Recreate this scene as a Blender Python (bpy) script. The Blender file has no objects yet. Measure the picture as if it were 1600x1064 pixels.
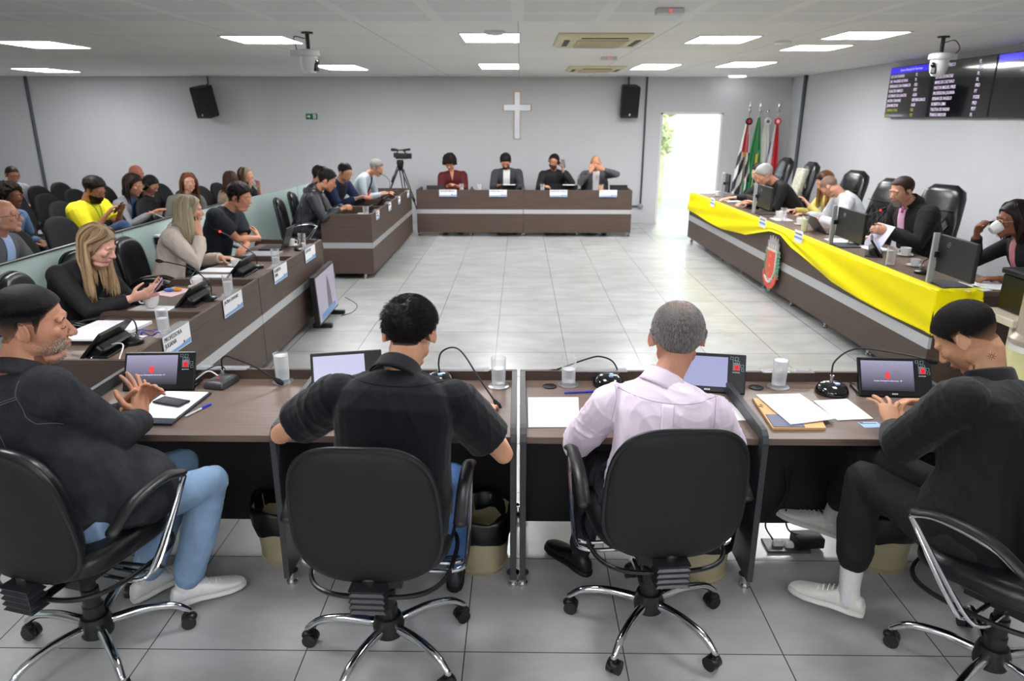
import bpy, bmesh, math, random
import numpy as np
from mathutils import Vector as V, Matrix as M, Euler, noise
from mathutils.bvhtree import BVHTree
random.seed(7)
PI = math.pi
R = math.radians
scene = bpy.context.scene
COL = scene.collection

# ---------------------------------------------------------------- camera
CAMZ = 1.93
def make_camera():
    pitch, yaw, roll = R(17.4), R(0.6), R(0.1)
    f = V((-math.sin(yaw)*math.cos(pitch), math.cos(yaw)*math.cos(pitch), -math.sin(pitch)))
    r0 = V((math.cos(yaw), math.sin(yaw), 0)); u0 = r0.cross(f)
    r = r0*math.cos(roll)+u0*math.sin(roll); u = -r0*math.sin(roll)+u0*math.cos(roll)
    cam = bpy.data.cameras.new('camera'); o = bpy.data.objects.new('camera', cam); COL.objects.link(o)
    m = M((r, u, -f)).transposed().to_4x4(); m.translation = V((0, 0, CAMZ)); o.matrix_world = m
    cam.sensor_width = 36; cam.lens = 1115/1600*36; cam.clip_start = 0.05; cam.clip_end = 200
    cam.dof.use_dof = True; cam.dof.focus_distance = 3.0; cam.dof.aperture_fstop = 3.5
    scene.camera = o
make_camera()

# ---------------------------------------------------------------- world, light, exposure
w = bpy.data.worlds.new('world'); scene.world = w; w.use_nodes = True
bg = w.node_tree.nodes['Background']; bg.inputs['Color'].default_value = (.82, .9, 1, 1); bg.inputs['Strength'].default_value = 2.6
scene.view_settings.view_transform = 'Standard'
scene.view_settings.look = 'None'
scene.view_settings.gamma = 1
scene.view_settings.use_curve_mapping = False
scene.view_settings.exposure = 0.2
scene.cycles.use_denoising = True
scene.cycles.max_bounces = 7
scene.cycles.diffuse_bounces = 4
scene.cycles.glossy_bounces = 3
scene.cycles.transmission_bounces = 6
scene.cycles.transparent_max_bounces = 12
scene.cycles.sample_clamp_indirect = 4
LED = 28.0         # emission of each ceiling light panel
CEIL = 2.62

# ---------------------------------------------------------------- materials
def lin(c):
    if isinstance(c, str):
        c = c.lstrip('#'); c = [int(c[i:i+2], 16)/255 for i in (0, 2, 4)]
    return tuple((x/12.92 if x <= .04045 else ((x+.055)/1.055)**2.4) for x in c[:3])+(1,)
MATS = {}
def nd(nt, t, **k):
    n = nt.nodes.new(t)
    for a, b in k.items():
        if a in n.inputs: n.inputs[a].default_value = b
        else: setattr(n, a, b)
    return n
def mat(name, color='#808080', rough=.5, metal=0, emit=None, es=1, var=0, vs=6, stretch=(1, 1, 1), bump=0, bs=40, bstretch=(1, 1, 1), spec=.5, coat=0, trans=0, ior=1.45, alpha=1, sheen=0, detail=4, var2=None):
    if name in MATS: return MATS[name]
    m = bpy.data.materials.new(name); m.use_nodes = True; nt = m.node_tree
    b = nt.nodes['Principled BSDF']; c = lin(color)
    b.inputs['Base Color'].default_value = c; b.inputs['Roughness'].default_value = rough
    b.inputs['Metallic'].default_value = metal; b.inputs['Specular IOR Level'].default_value = spec
    b.inputs['Coat Weight'].default_value = coat; b.inputs['Transmission Weight'].default_value = trans
    b.inputs['IOR'].default_value = ior; b.inputs['Alpha'].default_value = alpha
    if sheen: b.inputs['Sheen Weight'].default_value = sheen
    if emit is not None:
        b.inputs['Emission Color'].default_value = lin(emit); b.inputs['Emission Strength'].default_value = es
    L = nt.links.new
    if var or bump:
        tc = nd(nt, 'ShaderNodeTexCoord')
    if var:
        mp = nd(nt, 'ShaderNodeMapping'); mp.inputs['Scale'].default_value = stretch; L(tc.outputs['Object'], mp.inputs[0])
        n = nd(nt, 'ShaderNodeTexNoise'); n.inputs['Scale'].default_value = vs; n.inputs['Detail'].default_value = detail; L(mp.outputs[0], n.inputs[0])
        rp = nd(nt, 'ShaderNodeValToRGB'); L(n.outputs[0], rp.inputs[0])
        d = tuple(max(0, x*(1-var)) for x in c[:3])+(1,); e = tuple(min(1, x*(1+var)) for x in c[:3])+(1,)
        if var2: e = lin(var2); d = c
        rp.color_ramp.elements[0].position = .3; rp.color_ramp.elements[1].position = .7
        rp.color_ramp.elements[0].color = d; rp.color_ramp.elements[1].color = e
        L(rp.outputs[0], b.inputs['Base Color'])
    if bump:
        mp2 = nd(nt, 'ShaderNodeMapping'); mp2.inputs['Scale'].default_value = bstretch; L(tc.outputs['Object'], mp2.inputs[0])
        n2 = nd(nt, 'ShaderNodeTexNoise'); n2.inputs['Scale'].default_value = bs; n2.inputs['Detail'].default_value = 3; L(mp2.outputs[0], n2.inputs[0])
        bp = nd(nt, 'ShaderNodeBump'); bp.inputs['Strength'].default_value = bump; bp.inputs['Distance'].default_value = .01
        L(n2.outputs[0], bp.inputs['Height']); L(bp.outputs[0], b.inputs['Normal'])
    MATS[name] = m
    return m
def attr_mat(name, c0, c1, rough=.5, bump=.3, bs=300, hue=0.0, bstretch=(1, 1, 1), mottled=None):
    """mixes c0 (scalp / base lock) and c1 (hair) by the mesh attribute 'dens'"""
    if name in MATS: return MATS[name]
    m = bpy.data.materials.new(name); m.use_nodes = True; nt = m.node_tree; b = nt.nodes['Principled BSDF']
    a = nd(nt, 'ShaderNodeAttribute'); a.attribute_name = 'dens'
    mx = nd(nt, 'ShaderNodeMix'); mx.data_type = 'RGBA'
    mx.inputs[6].default_value = lin(c0); mx.inputs[7].default_value = lin(c1)
    L = nt.links.new; L(a.outputs['Fac'], mx.inputs[0]); tc = nd(nt, 'ShaderNodeTexCoord')
    n2 = nd(nt, 'ShaderNodeTexNoise'); n2.inputs['Scale'].default_value = bs; n2.inputs['Detail'].default_value = 2
    mp = nd(nt, 'ShaderNodeMapping'); mp.inputs['Scale'].default_value = bstretch; L(tc.outputs['Object'], mp.inputs[0]); L(mp.outputs[0], n2.inputs[0])
    if mottled:
        mx2 = nd(nt, 'ShaderNodeMix'); mx2.data_type = 'RGBA'; L(mx.outputs[2], mx2.inputs[6]); mx2.inputs[7].default_value = lin(mottled)
        rp = nd(nt, 'ShaderNodeValToRGB'); rp.color_ramp.elements[0].position = .48; rp.color_ramp.elements[1].position = .62
        L(n2.outputs[0], rp.inputs[0])
        mu = nd(nt, 'ShaderNodeMath', operation='MULTIPLY'); L(rp.outputs[0], mu.inputs[0]); L(a.outputs['Fac'], mu.inputs[1])
        L(mu.outputs[0], mx2.inputs[0]); L(mx2.outputs[2], b.inputs['Base Color'])
    else:
        L(mx.outputs[2], b.inputs['Base Color'])
    bp = nd(nt, 'ShaderNodeBump'); bp.inputs['Strength'].default_value = bump; bp.inputs['Distance'].default_value = .004
    L(n2.outputs[0], bp.inputs['Height']); L(bp.outputs[0], b.inputs['Normal'])
    b.inputs['Roughness'].default_value = rough; b.inputs['Specular IOR Level'].default_value = .18
    MATS[name] = m
    return m

# ---------------------------------------------------------------- mesh builder
def rotm(rx=0, ry=0, rz=0): return Euler((R(rx), R(ry), R(rz))).to_matrix()
class MB:
    def __init__(s): s.v = []; s.f = []; s.mi = []; s.m = 0; s.dens = None
    def add(s, vs, fs):
        k = len(s.v); s.v += [V(v) for v in vs]; s.f += [tuple(i+k for i in f) for f in fs]; s.mi += [s.m]*len(fs)
        if s.dens is not None: s.dens += [s.cur]*len(vs)
    def box(s, c, d, rot=None, taper=1):
        x, y, z = d[0]/2, d[1]/2, d[2]/2
        vs = [V((sx*x*(taper if sz > 0 else 1), sy*y*(taper if sz > 0 else 1), sz*z)) for sz in (-1, 1) for sy in (-1, 1) for sx in (-1, 1)]
        if rot: vs = [rot @ v for v in vs]
        s.add([v+V(c) for v in vs], [(0, 2, 3, 1), (4, 5, 7, 6), (0, 1, 5, 4), (2, 6, 7, 3), (0, 4, 6, 2), (1, 3, 7, 5)]); return s
    def box2(s, a, b): return s.box([(a[i]+b[i])/2 for i in range(3)], [abs(b[i]-a[i]) for i in range(3)])
    def ell(s, c, r, rot=None, n=16, m=10):
        if not hasattr(r, '__len__'): r = (r, r, r)
        vs = [(0, 0, r[2])]+[(r[0]*math.sin(PI*j/m)*math.cos(2*PI*i/n), r[1]*math.sin(PI*j/m)*math.sin(2*PI*i/n), r[2]*math.cos(PI*j/m)) for j in range(1, m) for i in range(n)]+[(0, 0, -r[2])]
        fs = [(0, 1+i, 1+(i+1) % n) for i in range(n)]
        for j in range(m-2):
            for i in range(n):
                a = 1+j*n+i; b = 1+j*n+(i+1) % n; fs.append((a, a+n, b+n, b))
        k = len(vs)-1; fs += [(k, 1+(m-2)*n+(i+1) % n, 1+(m-2)*n+i) for i in range(n)]
        vs = [V(v) for v in vs]
        if rot: vs = [rot @ v for v in vs]
        s.add([v+V(c) for v in vs], fs); return s
    def tube(s, pts, r, n=8, flat=None, round_cap=True, up=None):
        """swept tube; r number, list, or list of (a,b); flat = squash of the second axis"""
        pts = [V(p) for p in pts]; N = len(pts)
        rr = [(r[i] if hasattr(r, '__len__') else r) for i in range(N)]
        rr = [(q if hasattr(q, '__len__') else (q, q*(flat or 1))) for q in rr]
        T = [(pts[min(i+1, N-1)]-pts[max(i-1, 0)]).normalized() for i in range(N)]
        u = V(up) if up else (V((0, 0, 1)) if abs(T[0].z) < .9 else V((0, 1, 0)))
        rings = []
        P, Q, TT = [], [], []
        if round_cap:
            for k in (0.0, .3, .7):
                a = k; P.append(pts[0]-T[0]*min(rr[0])*math.sqrt(max(0, 1-a*a))); Q.append((rr[0][0]*max(a, .02), rr[0][1]*max(a, .02))); TT.append(T[0])
        for i in range(N): P.append(pts[i]); Q.append(rr[i]); TT.append(T[i])
        if round_cap:
            for k in (.7, .3, 0.0):
                a = k; P.append(pts[-1]+T[-1]*min(rr[-1])*math.sqrt(max(0, 1-a*a))); Q.append((rr[-1][0]*max(a, .02), rr[-1][1]*max(a, .02))); TT.append(T[-1])
        vs = []; pu = u
        for p, q, t in zip(P, Q, TT):
            x = pu-t*pu.dot(t)
            if x.length < 1e-5: x = t.orthogonal()
            x.normalize(); y = t.cross(x); pu = x
            vs += [p+y*(q[0]*math.cos(2*PI*i/n))+x*(q[1]*math.sin(2*PI*i/n)) for i in range(n)]
        K = len(P); fs = [(j*n+i, j*n+(i+1) % n, (j+1)*n+(i+1) % n, (j+1)*n+i) for j in range(K-1) for i in range(n)]
        fs += [tuple(reversed(range(n))), tuple((K-1)*n+i for i in range(n))]
        s.add(vs, fs); return s
    def cyl(s, a, b, r, n=20, r2=None):
        return s.tube([a, b], [r, r2 if r2 is not None else r], n=n, round_cap=False)
    def lathe(s, prof, c=(0, 0, 0), n=24, rot=None):
        vs = []; c = V(c)
        for r, z in prof:
            for i in range(n):
                v = V((max(r, 1e-5)*math.cos(2*PI*i/n), max(r, 1e-5)*math.sin(2*PI*i/n), z)); vs.append((rot @ v if rot else v)+c)
        K = len(prof); fs = [(j*n+i, j*n+(i+1) % n, (j+1)*n+(i+1) % n, (j+1)*n+i) for j in range(K-1) for i in range(n)]
        fs += [tuple(reversed(range(n))), tuple((K-1)*n+i for i in range(n))]
        s.add(vs, fs); return s
    def prism(s, poly, o, ux, uy, th):
        """2-D polygon extruded by th along ux x uy; o origin"""
        o, ux, uy = V(o), V(ux).normalized(), V(uy).normalized(); nn = ux.cross(uy).normalized(); n = len(poly)
        a = [o+ux*p[0]+uy*p[1] for p in poly]; b = [p+nn*th for p in a]
        s.add(a+b, [tuple(reversed(range(n))), tuple(range(n, 2*n))]+[(i, (i+1) % n, n+(i+1) % n, n+i) for i in range(n)]); return s
    def loft(s, rings, cap=True):
        n = len(rings[0]); vs = [p for r in rings for p in r]; K = len(rings)
        fs = [(j*n+i, j*n+(i+1) % n, (j+1)*n+(i+1) % n, (j+1)*n+i) for j in range(K-1) for i in range(n)]
        if cap: fs += [tuple(reversed(range(n))), tuple((K-1)*n+i for i in range(n))]
        s.add(vs, fs); return s
    def mesh(s, name='m', mats=None, off=None, smooth=False):
        me = bpy.data.meshes.new(name); o = V(off) if off else V((0, 0, 0))
        me.from_pydata([tuple(v-o) for v in s.v], [], s.f); me.update()
        bm = bmesh.new(); bm.from_mesh(me); bmesh.ops.recalc_face_normals(bm, faces=bm.faces); bm.to_mesh(me); bm.free()
        for m in (mats or []): me.materials.append(m)
        if len(s.mi) == len(me.polygons): me.polygons.foreach_set('material_index', s.mi)
        if smooth: me.polygons.foreach_set('use_smooth', [True]*len(me.polygons))
        if s.dens is not None:
            at_ = me.attributes.new('dens', 'FLOAT', 'POINT'); at_.data.foreach_set('value', s.dens)
        return me
    def build(s, name, m, parent=None, smooth=False, bevel=0, off=None, sub=0, seg=2, autosm=40):
        ms = m if isinstance(m, (list, tuple)) else [m]
        me = s.mesh(name, ms, off, smooth)
        o = bpy.data.objects.new(name, me); COL.objects.link(o)
        if parent: o.parent = parent
        if bevel:
            b = o.modifiers.new('b', 'BEVEL'); b.width = bevel; b.segments = seg; b.limit_method = 'ANGLE'; b.angle_limit = R(35)
            b.harden_normals = False
        if sub:
            q = o.modifiers.new('s', 'SUBSURF'); q.levels = sub; q.render_levels = sub
        if smooth and autosm:
            me.set_sharp_from_angle(angle=R(autosm))
        return o
def thing(name, label, cat, loc=(0, 0, 0), rz=0, group=None):
    o = bpy.data.objects.new(name, None); COL.objects.link(o); o.location = loc; o.rotation_euler = (0, 0, rz)
    o.empty_display_size = .1; o['label'] = label; o['category'] = cat
    if group: o['group'] = group
    return o
def tag(o, label, cat, group=None, kind=None):
    o['label'] = label; o['category'] = cat
    if group: o['group'] = group
    if kind: o['kind'] = kind
    return o
def struct(name, mb, m, parent=None, **k):
    o = mb.build(name, m, parent, **k)
    if not parent: o['kind'] = 'structure'
    return o
KIDS = {}
def kids(o): return [c for c in bpy.data.objects if c.parent == o]
def dup(root, loc, rz=None, label=None, group=None, rot=None, name=None):
    if root.name not in KIDS:
        KIDS[root.name] = [(c, kids(c)) for c in kids(root)]
    r = root.copy(); COL.objects.link(r); r.location = loc
    if rz is not None: r.rotation_euler = (0, 0, rz)
    if rot is not None: r.rotation_euler = rot
    if label: r['label'] = label
    if group: r['group'] = group
    for c, gs in KIDS[root.name]:
        a = c.copy(); COL.objects.link(a); a.parent = r
        for g in gs:
            b = g.copy(); COL.objects.link(b); b.parent = a
    return r
def text(s, size, m, parent, loc, rot, name='lettering', align='LEFT', th=.0006, sx=1.0, off=None, bold=0):
    cu = bpy.data.curves.new(name, 'FONT'); cu.body = s; cu.size = size; cu.align_x = align; cu.align_y = 'CENTER'; cu.extrude = th; cu.resolution_u = 2
    cu.offset = bold
    o = bpy.data.objects.new(name+'_t', cu); COL.objects.link(o)
    dg = bpy.context.evaluated_depsgraph_get(); me = bpy.data.meshes.new_from_object(o.evaluated_get(dg)); bpy.data.objects.remove(o)
    me.materials.clear(); me.materials.append(m)
    q = bpy.data.objects.new(name, me); COL.objects.link(q); q.parent = parent; q.location = loc; q.rotation_euler = rot; q.scale = (sx, 1, 1)
    return q
def lerp(a, b, t): return a+(b-a)*t
def interp(x, xs, ys):
    if x <= xs[0]: return ys[0]
    for i in range(1, len(xs)):
        if x <= xs[i]: return lerp(ys[i-1], ys[i], (x-xs[i-1])/(xs[i]-xs[i-1]))
    return ys[-1]
def sstep(a, b, x):
    t = min(1, max(0, (x-a)/(b-a))); return t*t*(3-2*t)
def bez(pts, n=16):
    """Catmull-Rom through pts"""
    pts = [V(p) for p in pts]; P = [pts[0]*2-pts[1]]+pts+[pts[-1]*2-pts[-2]]; out = []
    seg = len(pts)-1; per = max(2, n//seg)
    for i in range(seg):
        a, b, c, d = P[i:i+4]
        for k in range(per):
            t = k/per; out.append(.5*((2*b)+(c-a)*t+(2*a-5*b+4*c-d)*t*t+(3*b-a-3*c+d)*t**3))
    out.append(pts[-1]); return out

# ================================================================ THE ROOM
def brick_mat(name, c1, c2, mortar, W, H, msize, off, rough, vscale, bumpy=0, veins=.3, spec=.5, msmooth=.1):
    m = bpy.data.materials.new(name); m.use_nodes = True; nt = m.node_tree; b = nt.nodes['Principled BSDF']; L = nt.links.new
    tc = nd(nt, 'ShaderNodeTexCoord'); mp = nd(nt, 'ShaderNodeMapping'); mp.inputs['Location'].default_value = off; L(tc.outputs['Object'], mp.inputs[0])
    br = nd(nt, 'ShaderNodeTexBrick'); br.offset = 0; br.offset_frequency = 1; br.squash = 1; L(mp.outputs[0], br.inputs[0])
    br.inputs['Scale'].default_value = 1; br.inputs['Brick Width'].default_value = W; br.inputs['Row Height'].default_value = H
    br.inputs['Mortar Size'].default_value = msize; br.inputs['Mortar Smooth'].default_value = msmooth
    br.inputs['Color1'].default_value = lin(c1); br.inputs['Color2'].default_value = lin(c2); br.inputs['Mortar'].default_value = lin(mortar)
    n = nd(nt, 'ShaderNodeTexNoise'); mp2 = nd(nt, 'ShaderNodeMapping'); mp2.inputs['Scale'].default_value = vscale; L(tc.outputs['Object'], mp2.inputs[0]); L(mp2.outputs[0], n.inputs[0])
    n.inputs['Scale'].default_value = 1; n.inputs['Detail'].default_value = 7; n.inputs['Roughness'].default_value = .6
    rp = nd(nt, 'ShaderNodeValToRGB'); L(n.outputs[0], rp.inputs[0]); rp.color_ramp.elements[0].position = .3; rp.color_ramp.elements[1].position = .72
    lo = 1-veins; rp.color_ramp.elements[0].color = (lo, lo, lo*.98, 1); rp.color_ramp.elements[1].color = (1, 1, 1, 1)
    mx = nd(nt, 'ShaderNodeMix'); mx.data_type = 'RGBA'; mx.blend_type = 'MULTIPLY'; mx.inputs[0].default_value = 1
    L(br.outputs[0], mx.inputs[6]); L(rp.outputs[0], mx.inputs[7]); L(mx.outputs[2], b.inputs['Base Color'])
    b.inputs['Roughness'].default_value = rough; b.inputs['Specular IOR Level'].default_value = spec
    return m
FLOOR = brick_mat('porcelain_tiles', '#b4b4b3', '#b8b8b7', '#4c4b49', .6, .6, .0024, (-.4+6, -2.22+6, 0), .24, (2.2, 4.0, 1), veins=.26, spec=1.0)
CEILA = brick_mat('ceiling_tiles_perforated', '#e6e8e8', '#e9ebeb', '#f6f6f4', .6125, .6125, .05, (.02, 1.3, 0), .6, (.5, .5, 1), veins=.06, msmooth=.3)
CEILB = brick_mat('ceiling_tiles_plain', '#f8f8f5', '#f9f9f6', '#b5b5b1', 1.25, 1.25, .004, (.02+6.25, -.6+.0, 0), .6, (.5, .5, 1), veins=.08)
WALL = mat('wall_paint', '#cbcccf', .7, var=.012, vs=1, stretch=(14, 14, .05), bump=.03, bs=60)
WHITE = mat('white_paint', '#e6e6e4', .5)
BLACK = mat('black_plastic', '#17181a', .45)
CHROME = mat('chrome', '#d5d6d8', .12, 1)
STEEL = mat('brushed_steel', '#b9babb', .35, .9)
XL, XR, YB, YF = -11.5, 4.91, 13.7, -3.5
struct('floor', MB().box2((XL-.3, YF-.3, -.1), (XR+.3, YB+6, 0)), FLOOR)
struct('ceiling', MB().box2((XL-.3, 5.88, CEIL), (XR+.3, YB+.2, CEIL+.1)), CEILB)
struct('ceiling', MB().box2((XL-.3, YF-.3, CEIL), (XR+.3, 5.88, CEIL+.1)), CEILA)
DX0, DX1, DZ = 2.58, 3.70, 2.01
mb = MB(); mb.box2((XL, YB, 0), (DX0, YB+.15, CEIL)); mb.box2((DX1, YB, 0), (XR+.3, YB+.15, CEIL)); mb.box2((DX0, YB, DZ), (DX1, YB+.15, CEIL))
struct('wall_back', mb, WALL)
struct('wall_right', MB().box2((XR, YF, 0), (XR+.15, YB, CEIL)), WALL)
struct('wall_left', MB().box2((XL-.15, YF, 0), (XL, YB, CEIL)), WALL)
struct('wall_front', MB().box2((XL, YF-.15, 0), (XR, YF, CEIL)), WALL)
# door frame and the bright outdoors beyond it
mb = MB(); mb.box2((DX0-.01, YB-.01, 0), (DX0+.03, YB+.16, DZ)); mb.box2((DX1-.03, YB-.01, 0), (DX1+.01, YB+.16, DZ)); mb.box2((DX0-.01, YB-.01, DZ-.03), (DX1+.01, YB+.16, DZ+.01))
struct('trim_1', mb, WHITE)
OUTW = mat('sunlit_white_wall', '#f2f2ec', .8)
struct('wall_outside', MB().box2((DX0+.35, YB+3.6, 0), (8.5, YB+3.75, 3.0)), OUTW)
GR = mat('leaf_green', '#cfdba6', .6, var=.25, vs=8)
def bush(c, r, n, label):
    mb = MB(); rnd = random.Random(3)
    for i in range(n):
        a, b_, q = rnd.uniform(0, 2*PI), rnd.uniform(-1, 1), rnd.uniform(.6, 1)
        p = V(c)+V((r[0]*math.cos(a)*math.sqrt(1-b_*b_), r[1]*math.sin(a)*math.sqrt(1-b_*b_), r[2]*b_))*q
        d = V((rnd.uniform(-1, 1), rnd.uniform(-1, 1), rnd.uniform(-.4, 1))).normalized(); s = d.orthogonal().normalized()*.035
        mb.add([p-d*.02, p+s+d*.09, p+d*.22, p-s+d*.09], [(0, 1, 2, 3)])
    mb.tube([(c[0], c[1], 0), (c[0], c[1], c[2])], .04)
    tag(mb.build('leafy_shrub', GR, off=(c[0], c[1], 0)), label, 'shrub').location = (c[0], c[1], 0)
bush((3.14, YB+2.6, 1.45), (.14, .18, .36), 240, 'pale green shrub outside the open doorway, at its left side')
bush((3.28, YB+3.2, 2.12), (.26, .2, .2), 300, 'pale green foliage high outside the doorway, above the shrub')
sunl = bpy.data.lights.new('sun', 'SUN'); sunl.energy = 3; sunl.angle = .02; so = bpy.data.objects.new('sun', sunl); COL.objects.link(so); so.rotation_euler = (R(-38), R(12), 0)

# ceiling light panels (real emitting panels in frames)
LEDM = mat('led_diffuser', '#ffffff', .5, emit='#fdfdff', es=LED)
LEDN = mat('led_diffuser_near', '#ffffff', .5, emit='#fbfbff', es=LED*1.05)  # panels overhead and behind the camera, emission tuned separately to light the near rows
def ceiling_light(x, y, label, sx=.55, sy=.66, rz=0):
    t = thing('ceiling_light', label, 'ceiling light', (x, y, CEIL), rz, 'recessed ceiling light panels')
    mb = MB(); a, b = sx/2, sy/2; fr = .018
    for s in (-1, 1):
        mb.box((s*(a+fr/2), 0, -.004), (fr, sy+2*fr, .008)); mb.box((0, s*(b+fr/2), -.004), (sx, fr, .008))
    mb.build('frame', WHITE, t)
    MB().box((0, 0, -.004), (sx, sy, .005)).build('diffuser', LEDM if y > 5 else LEDN, t)
    return t
LP = [(-4.82, 7.7, 'rectangular ceiling light, the larger of the two at the far left of the ceiling', .57, .72),
      (-7.45, 11.9, 'rectangular ceiling light, the farther of the two at far left, near the back wall', .55, .9),
      (-2.42, 7.22, 'rectangular ceiling light just left of the hanging white camera on the left', .56, .64),
      (-2.62, 11.15, 'rectangular ceiling light right behind the left hanging camera', .57, 1.0),
      (-.27, 7.03, 'rectangular ceiling light in the middle, ahead of the smaller looking one over the cross', .51, .74),
      (-.3, 10.9, 'rectangular ceiling light above and in front of the wall cross', .54, 1.0),
      (1.86, 7.17, 'rectangular ceiling light just right of the nearer air conditioner', .53, .65),
      (1.92, 10.95, 'rectangular ceiling light above the right loudspeaker', .53, 1.1),
      (3.01, 6.8, 'rectangular ceiling light nearest the wall screens, left of the right camera', .52, .58),
      (3.04, 7.97, 'rectangular ceiling light beside the round white detector', .52, .6),
      (3.06, 10.45, 'rectangular ceiling light above the open doorway', .55, .98)]
for x, y, l, sx, sy in LP: ceiling_light(x, y, l, sx, sy)
for x in (-2.4, -.27, 1.86): ceiling_light(x, 3.1, 'rectangular ceiling light overhead, above the top of the photo', .55, .65)
for x in (-7.4, ): ceiling_light(x, 7.4, 'rectangular ceiling light over the public seats, outside the photo on the left', .55, .65)
for x in (-2.4, -.27, 1.86):
    for y in (-.7, -2.4): ceiling_light(x, y, 'rectangular ceiling light behind the photographer', .55, .65)
t = thing('ceiling_light', 'small round ceiling light close to the back wall, above the flags', 'ceiling light', (3.8, 13.35, CEIL))
MB().lathe([(.0, -.001), (.13, -.001), (.15, -.012), (.13, -.02), (0, -.022)], n=28).build('diffuser', mat('round_diffuser', '#ffffff', .5, emit='#fdfdff', es=5), t)

# air conditioners
CREAM = mat('yellowed_plastic', '#cfc7a4', .5)
DARK = mat('dark_slot', '#26241e', .6)
def aircon(x, y, label, s=.8, sy=.95):
    t = thing('ceiling_air_conditioner', label, 'air conditioner', (x, y, CEIL))
    a = s/2; b = sy/2; mb = MB()
    rings = []
    for (k, z) in ((1, 0), (1, -.012), (.94, -.03), (.62, -.035)):
        rings.append([V((sx*a*k, sy_*b*k, z)) for sx, sy_ in ((-1, -1), (1, -1), (1, 1), (-1, 1))])
    mb.loft(rings); mb.build('cover_panel', CREAM, t, bevel=.006)
    g = MB().box((0, 0, -.04), (s*.56, sy*.56, .012)).build('intake_grille', mat('aircon_grille', '#b9b294', .6), t, bevel=.003)
    q = MB()
    for i in range(9): q.box((0, -sy*.25+i*sy*.0625, -.048), (s*.5, .01, .004))
    q.build('grille_slats', CREAM, g)
    for k, (dx, dy, lx, ly) in enumerate(((-.39*s, 0, .05, sy*.5), (.39*s, 0, .05, sy*.5), (0, -.39*sy, s*.5, .05), (0, .39*sy, s*.5, .05))):
        MB().box((dx, dy, -.034), (lx, ly, .006)).build('air_slot', DARK, t)
    return t
aircon(.74, 7.2, 'cream cassette air conditioner in the ceiling, the nearer and larger one', .82, 1.1)
aircon(1.1, 11.3, 'cream cassette air conditioner in the ceiling, the farther one above the back desk', .82, 1.0)
RED = mat('red_led', '#ff3030', .4, emit='#ff2020', es=3)
for x, y, l in ((.99, 5.2, 'small ceiling device with a red light, nearest above the hall'), (1.06, 9.2, 'small ceiling device with a red light between the two air conditioners')):
    t = thing('alarm_sensor', l, 'sensor', (x, y, CEIL)); MB().box((0, 0, -.02), (.18, .1, .04)).build('body', mat('sensor_grey', '#cfd0d1', .5), t, bevel=.008)
    MB().ell((0, -.05, -.02), .007).build('lamp', RED, t)
t = thing('smoke_detector', 'round white smoke detector on the ceiling left of a light panel', 'smoke detector', (2.5, 7.38, CEIL))
MB().lathe([(0, 0), (.075, 0), (.075, -.02), (.05, -.035), (0, -.04)]).build('body', WHITE, t, smooth=True)
t = thing('smoke_detector', 'round white detector on the ceiling beside the middle light panel', 'smoke detector', (-.22, 6.52, CEIL))
MB().lathe([(0, 0), (.09, 0), (.09, -.018), (.06, -.03), (0, -.034)]).build('body', mat('det2', '#cfd2d8', .5), t, smooth=True)
# loose ceiling joints
for (a, b) in (((-2.0, 5.86), (-1.0, 5.86)), ((1.2, 5.95), (2.2, 5.95))):
    pass

# PTZ cameras
def ptz(x, y, rz, label):
    t = thing('ceiling_camera', label, 'camera', (x, y, CEIL), rz)
    MB().cyl((0, 0, 0), (0, 0, -.012), .05).tube([(0, 0, -.01), (0, 0, -.14)], .018).build('mount_pole', BLACK, t)
    PW = mat('camera_white', '#dcdedd', .35)
    mb = MB(); mb.lathe([(0, -.14), (.08, -.14), (.095, -.15), (.098, -.185), (.09, -.195), (0, -.195)], n=28)
    mb.box((0, .09, -.17), (.15, .10, .05)); mb.build('base', PW, t, smooth=True, bevel=.004)
    h = MB(); h.lathe([(0, -.195), (.075, -.195), (.078, -.24), (.068, -.30), (.05, -.33), (0, -.34)], n=28); h = h.build('head', PW, t, smooth=True)
    MB().box((0, -.062, -.262), (.05, .03, .11), rotm(-8, 0, 0)).build('lens_window', BLACK, h, bevel=.01)
    MB().lathe([(0, 0), (.02, 0), (.022, .012), (0, .014)], (0, -.078, -.24), rot=rotm(90, 0, 0)).build('lens', mat('lens_glass', '#0a0a10', .05, coat=1), h)
    MB().tube(bez([(.03, .13, -.17), (.06, .17, -.1), (.02, .15, -.03), (0, .03, -.05)], 20), .004, n=6).build('cable', BLACK, t)
ptz(-1.83, 6.6, R(70), 'white ceiling camera hanging on the left, between two light panels')
ptz(3.76, 6.9, R(-60), 'white ceiling camera hanging on the right, in front of the wall screens')

# pipes on the walls
PIPE = mat('pipe_grey', '#4b5257', .5)
def pipe(name, pts, r, label, m=PIPE):
    mb = MB(); mb.tube(bez(pts, 8) if len(pts) > 2 else pts, r, n=10)
    o = mb.build(name, m, smooth=True); tag(o, label, 'pipe'); return o
pipe('wall_conduit', [(-8.98, YB-.03, CEIL), (-8.98, YB-.03, .1)], .028, 'dark vertical conduit on the back wall at far left, behind the public seats')
t = thing('wall_conduit', 'grey conduit down the back wall left of the doorway, bending to the back desk', 'pipe', (2.28, YB-.03, 0))
MB().tube([(0, 0, CEIL), (0, 0, .36)], .018).tube([(0, 0, .32), (-.42, 0, .32)], .018).build('tube', PIPE, t, smooth=True)
MB().ell((0, 0, .32), (.055, .04, .055)).build('junction_box', mat('pipe_light', '#9aa0a4', .4), t, smooth=True)
pipe('wall_conduit', [(XR-.03, 13.05, CEIL), (XR-.03, 13.05, .05)], .03, 'dark vertical conduit on the right wall, near the corner with the flags')

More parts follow.
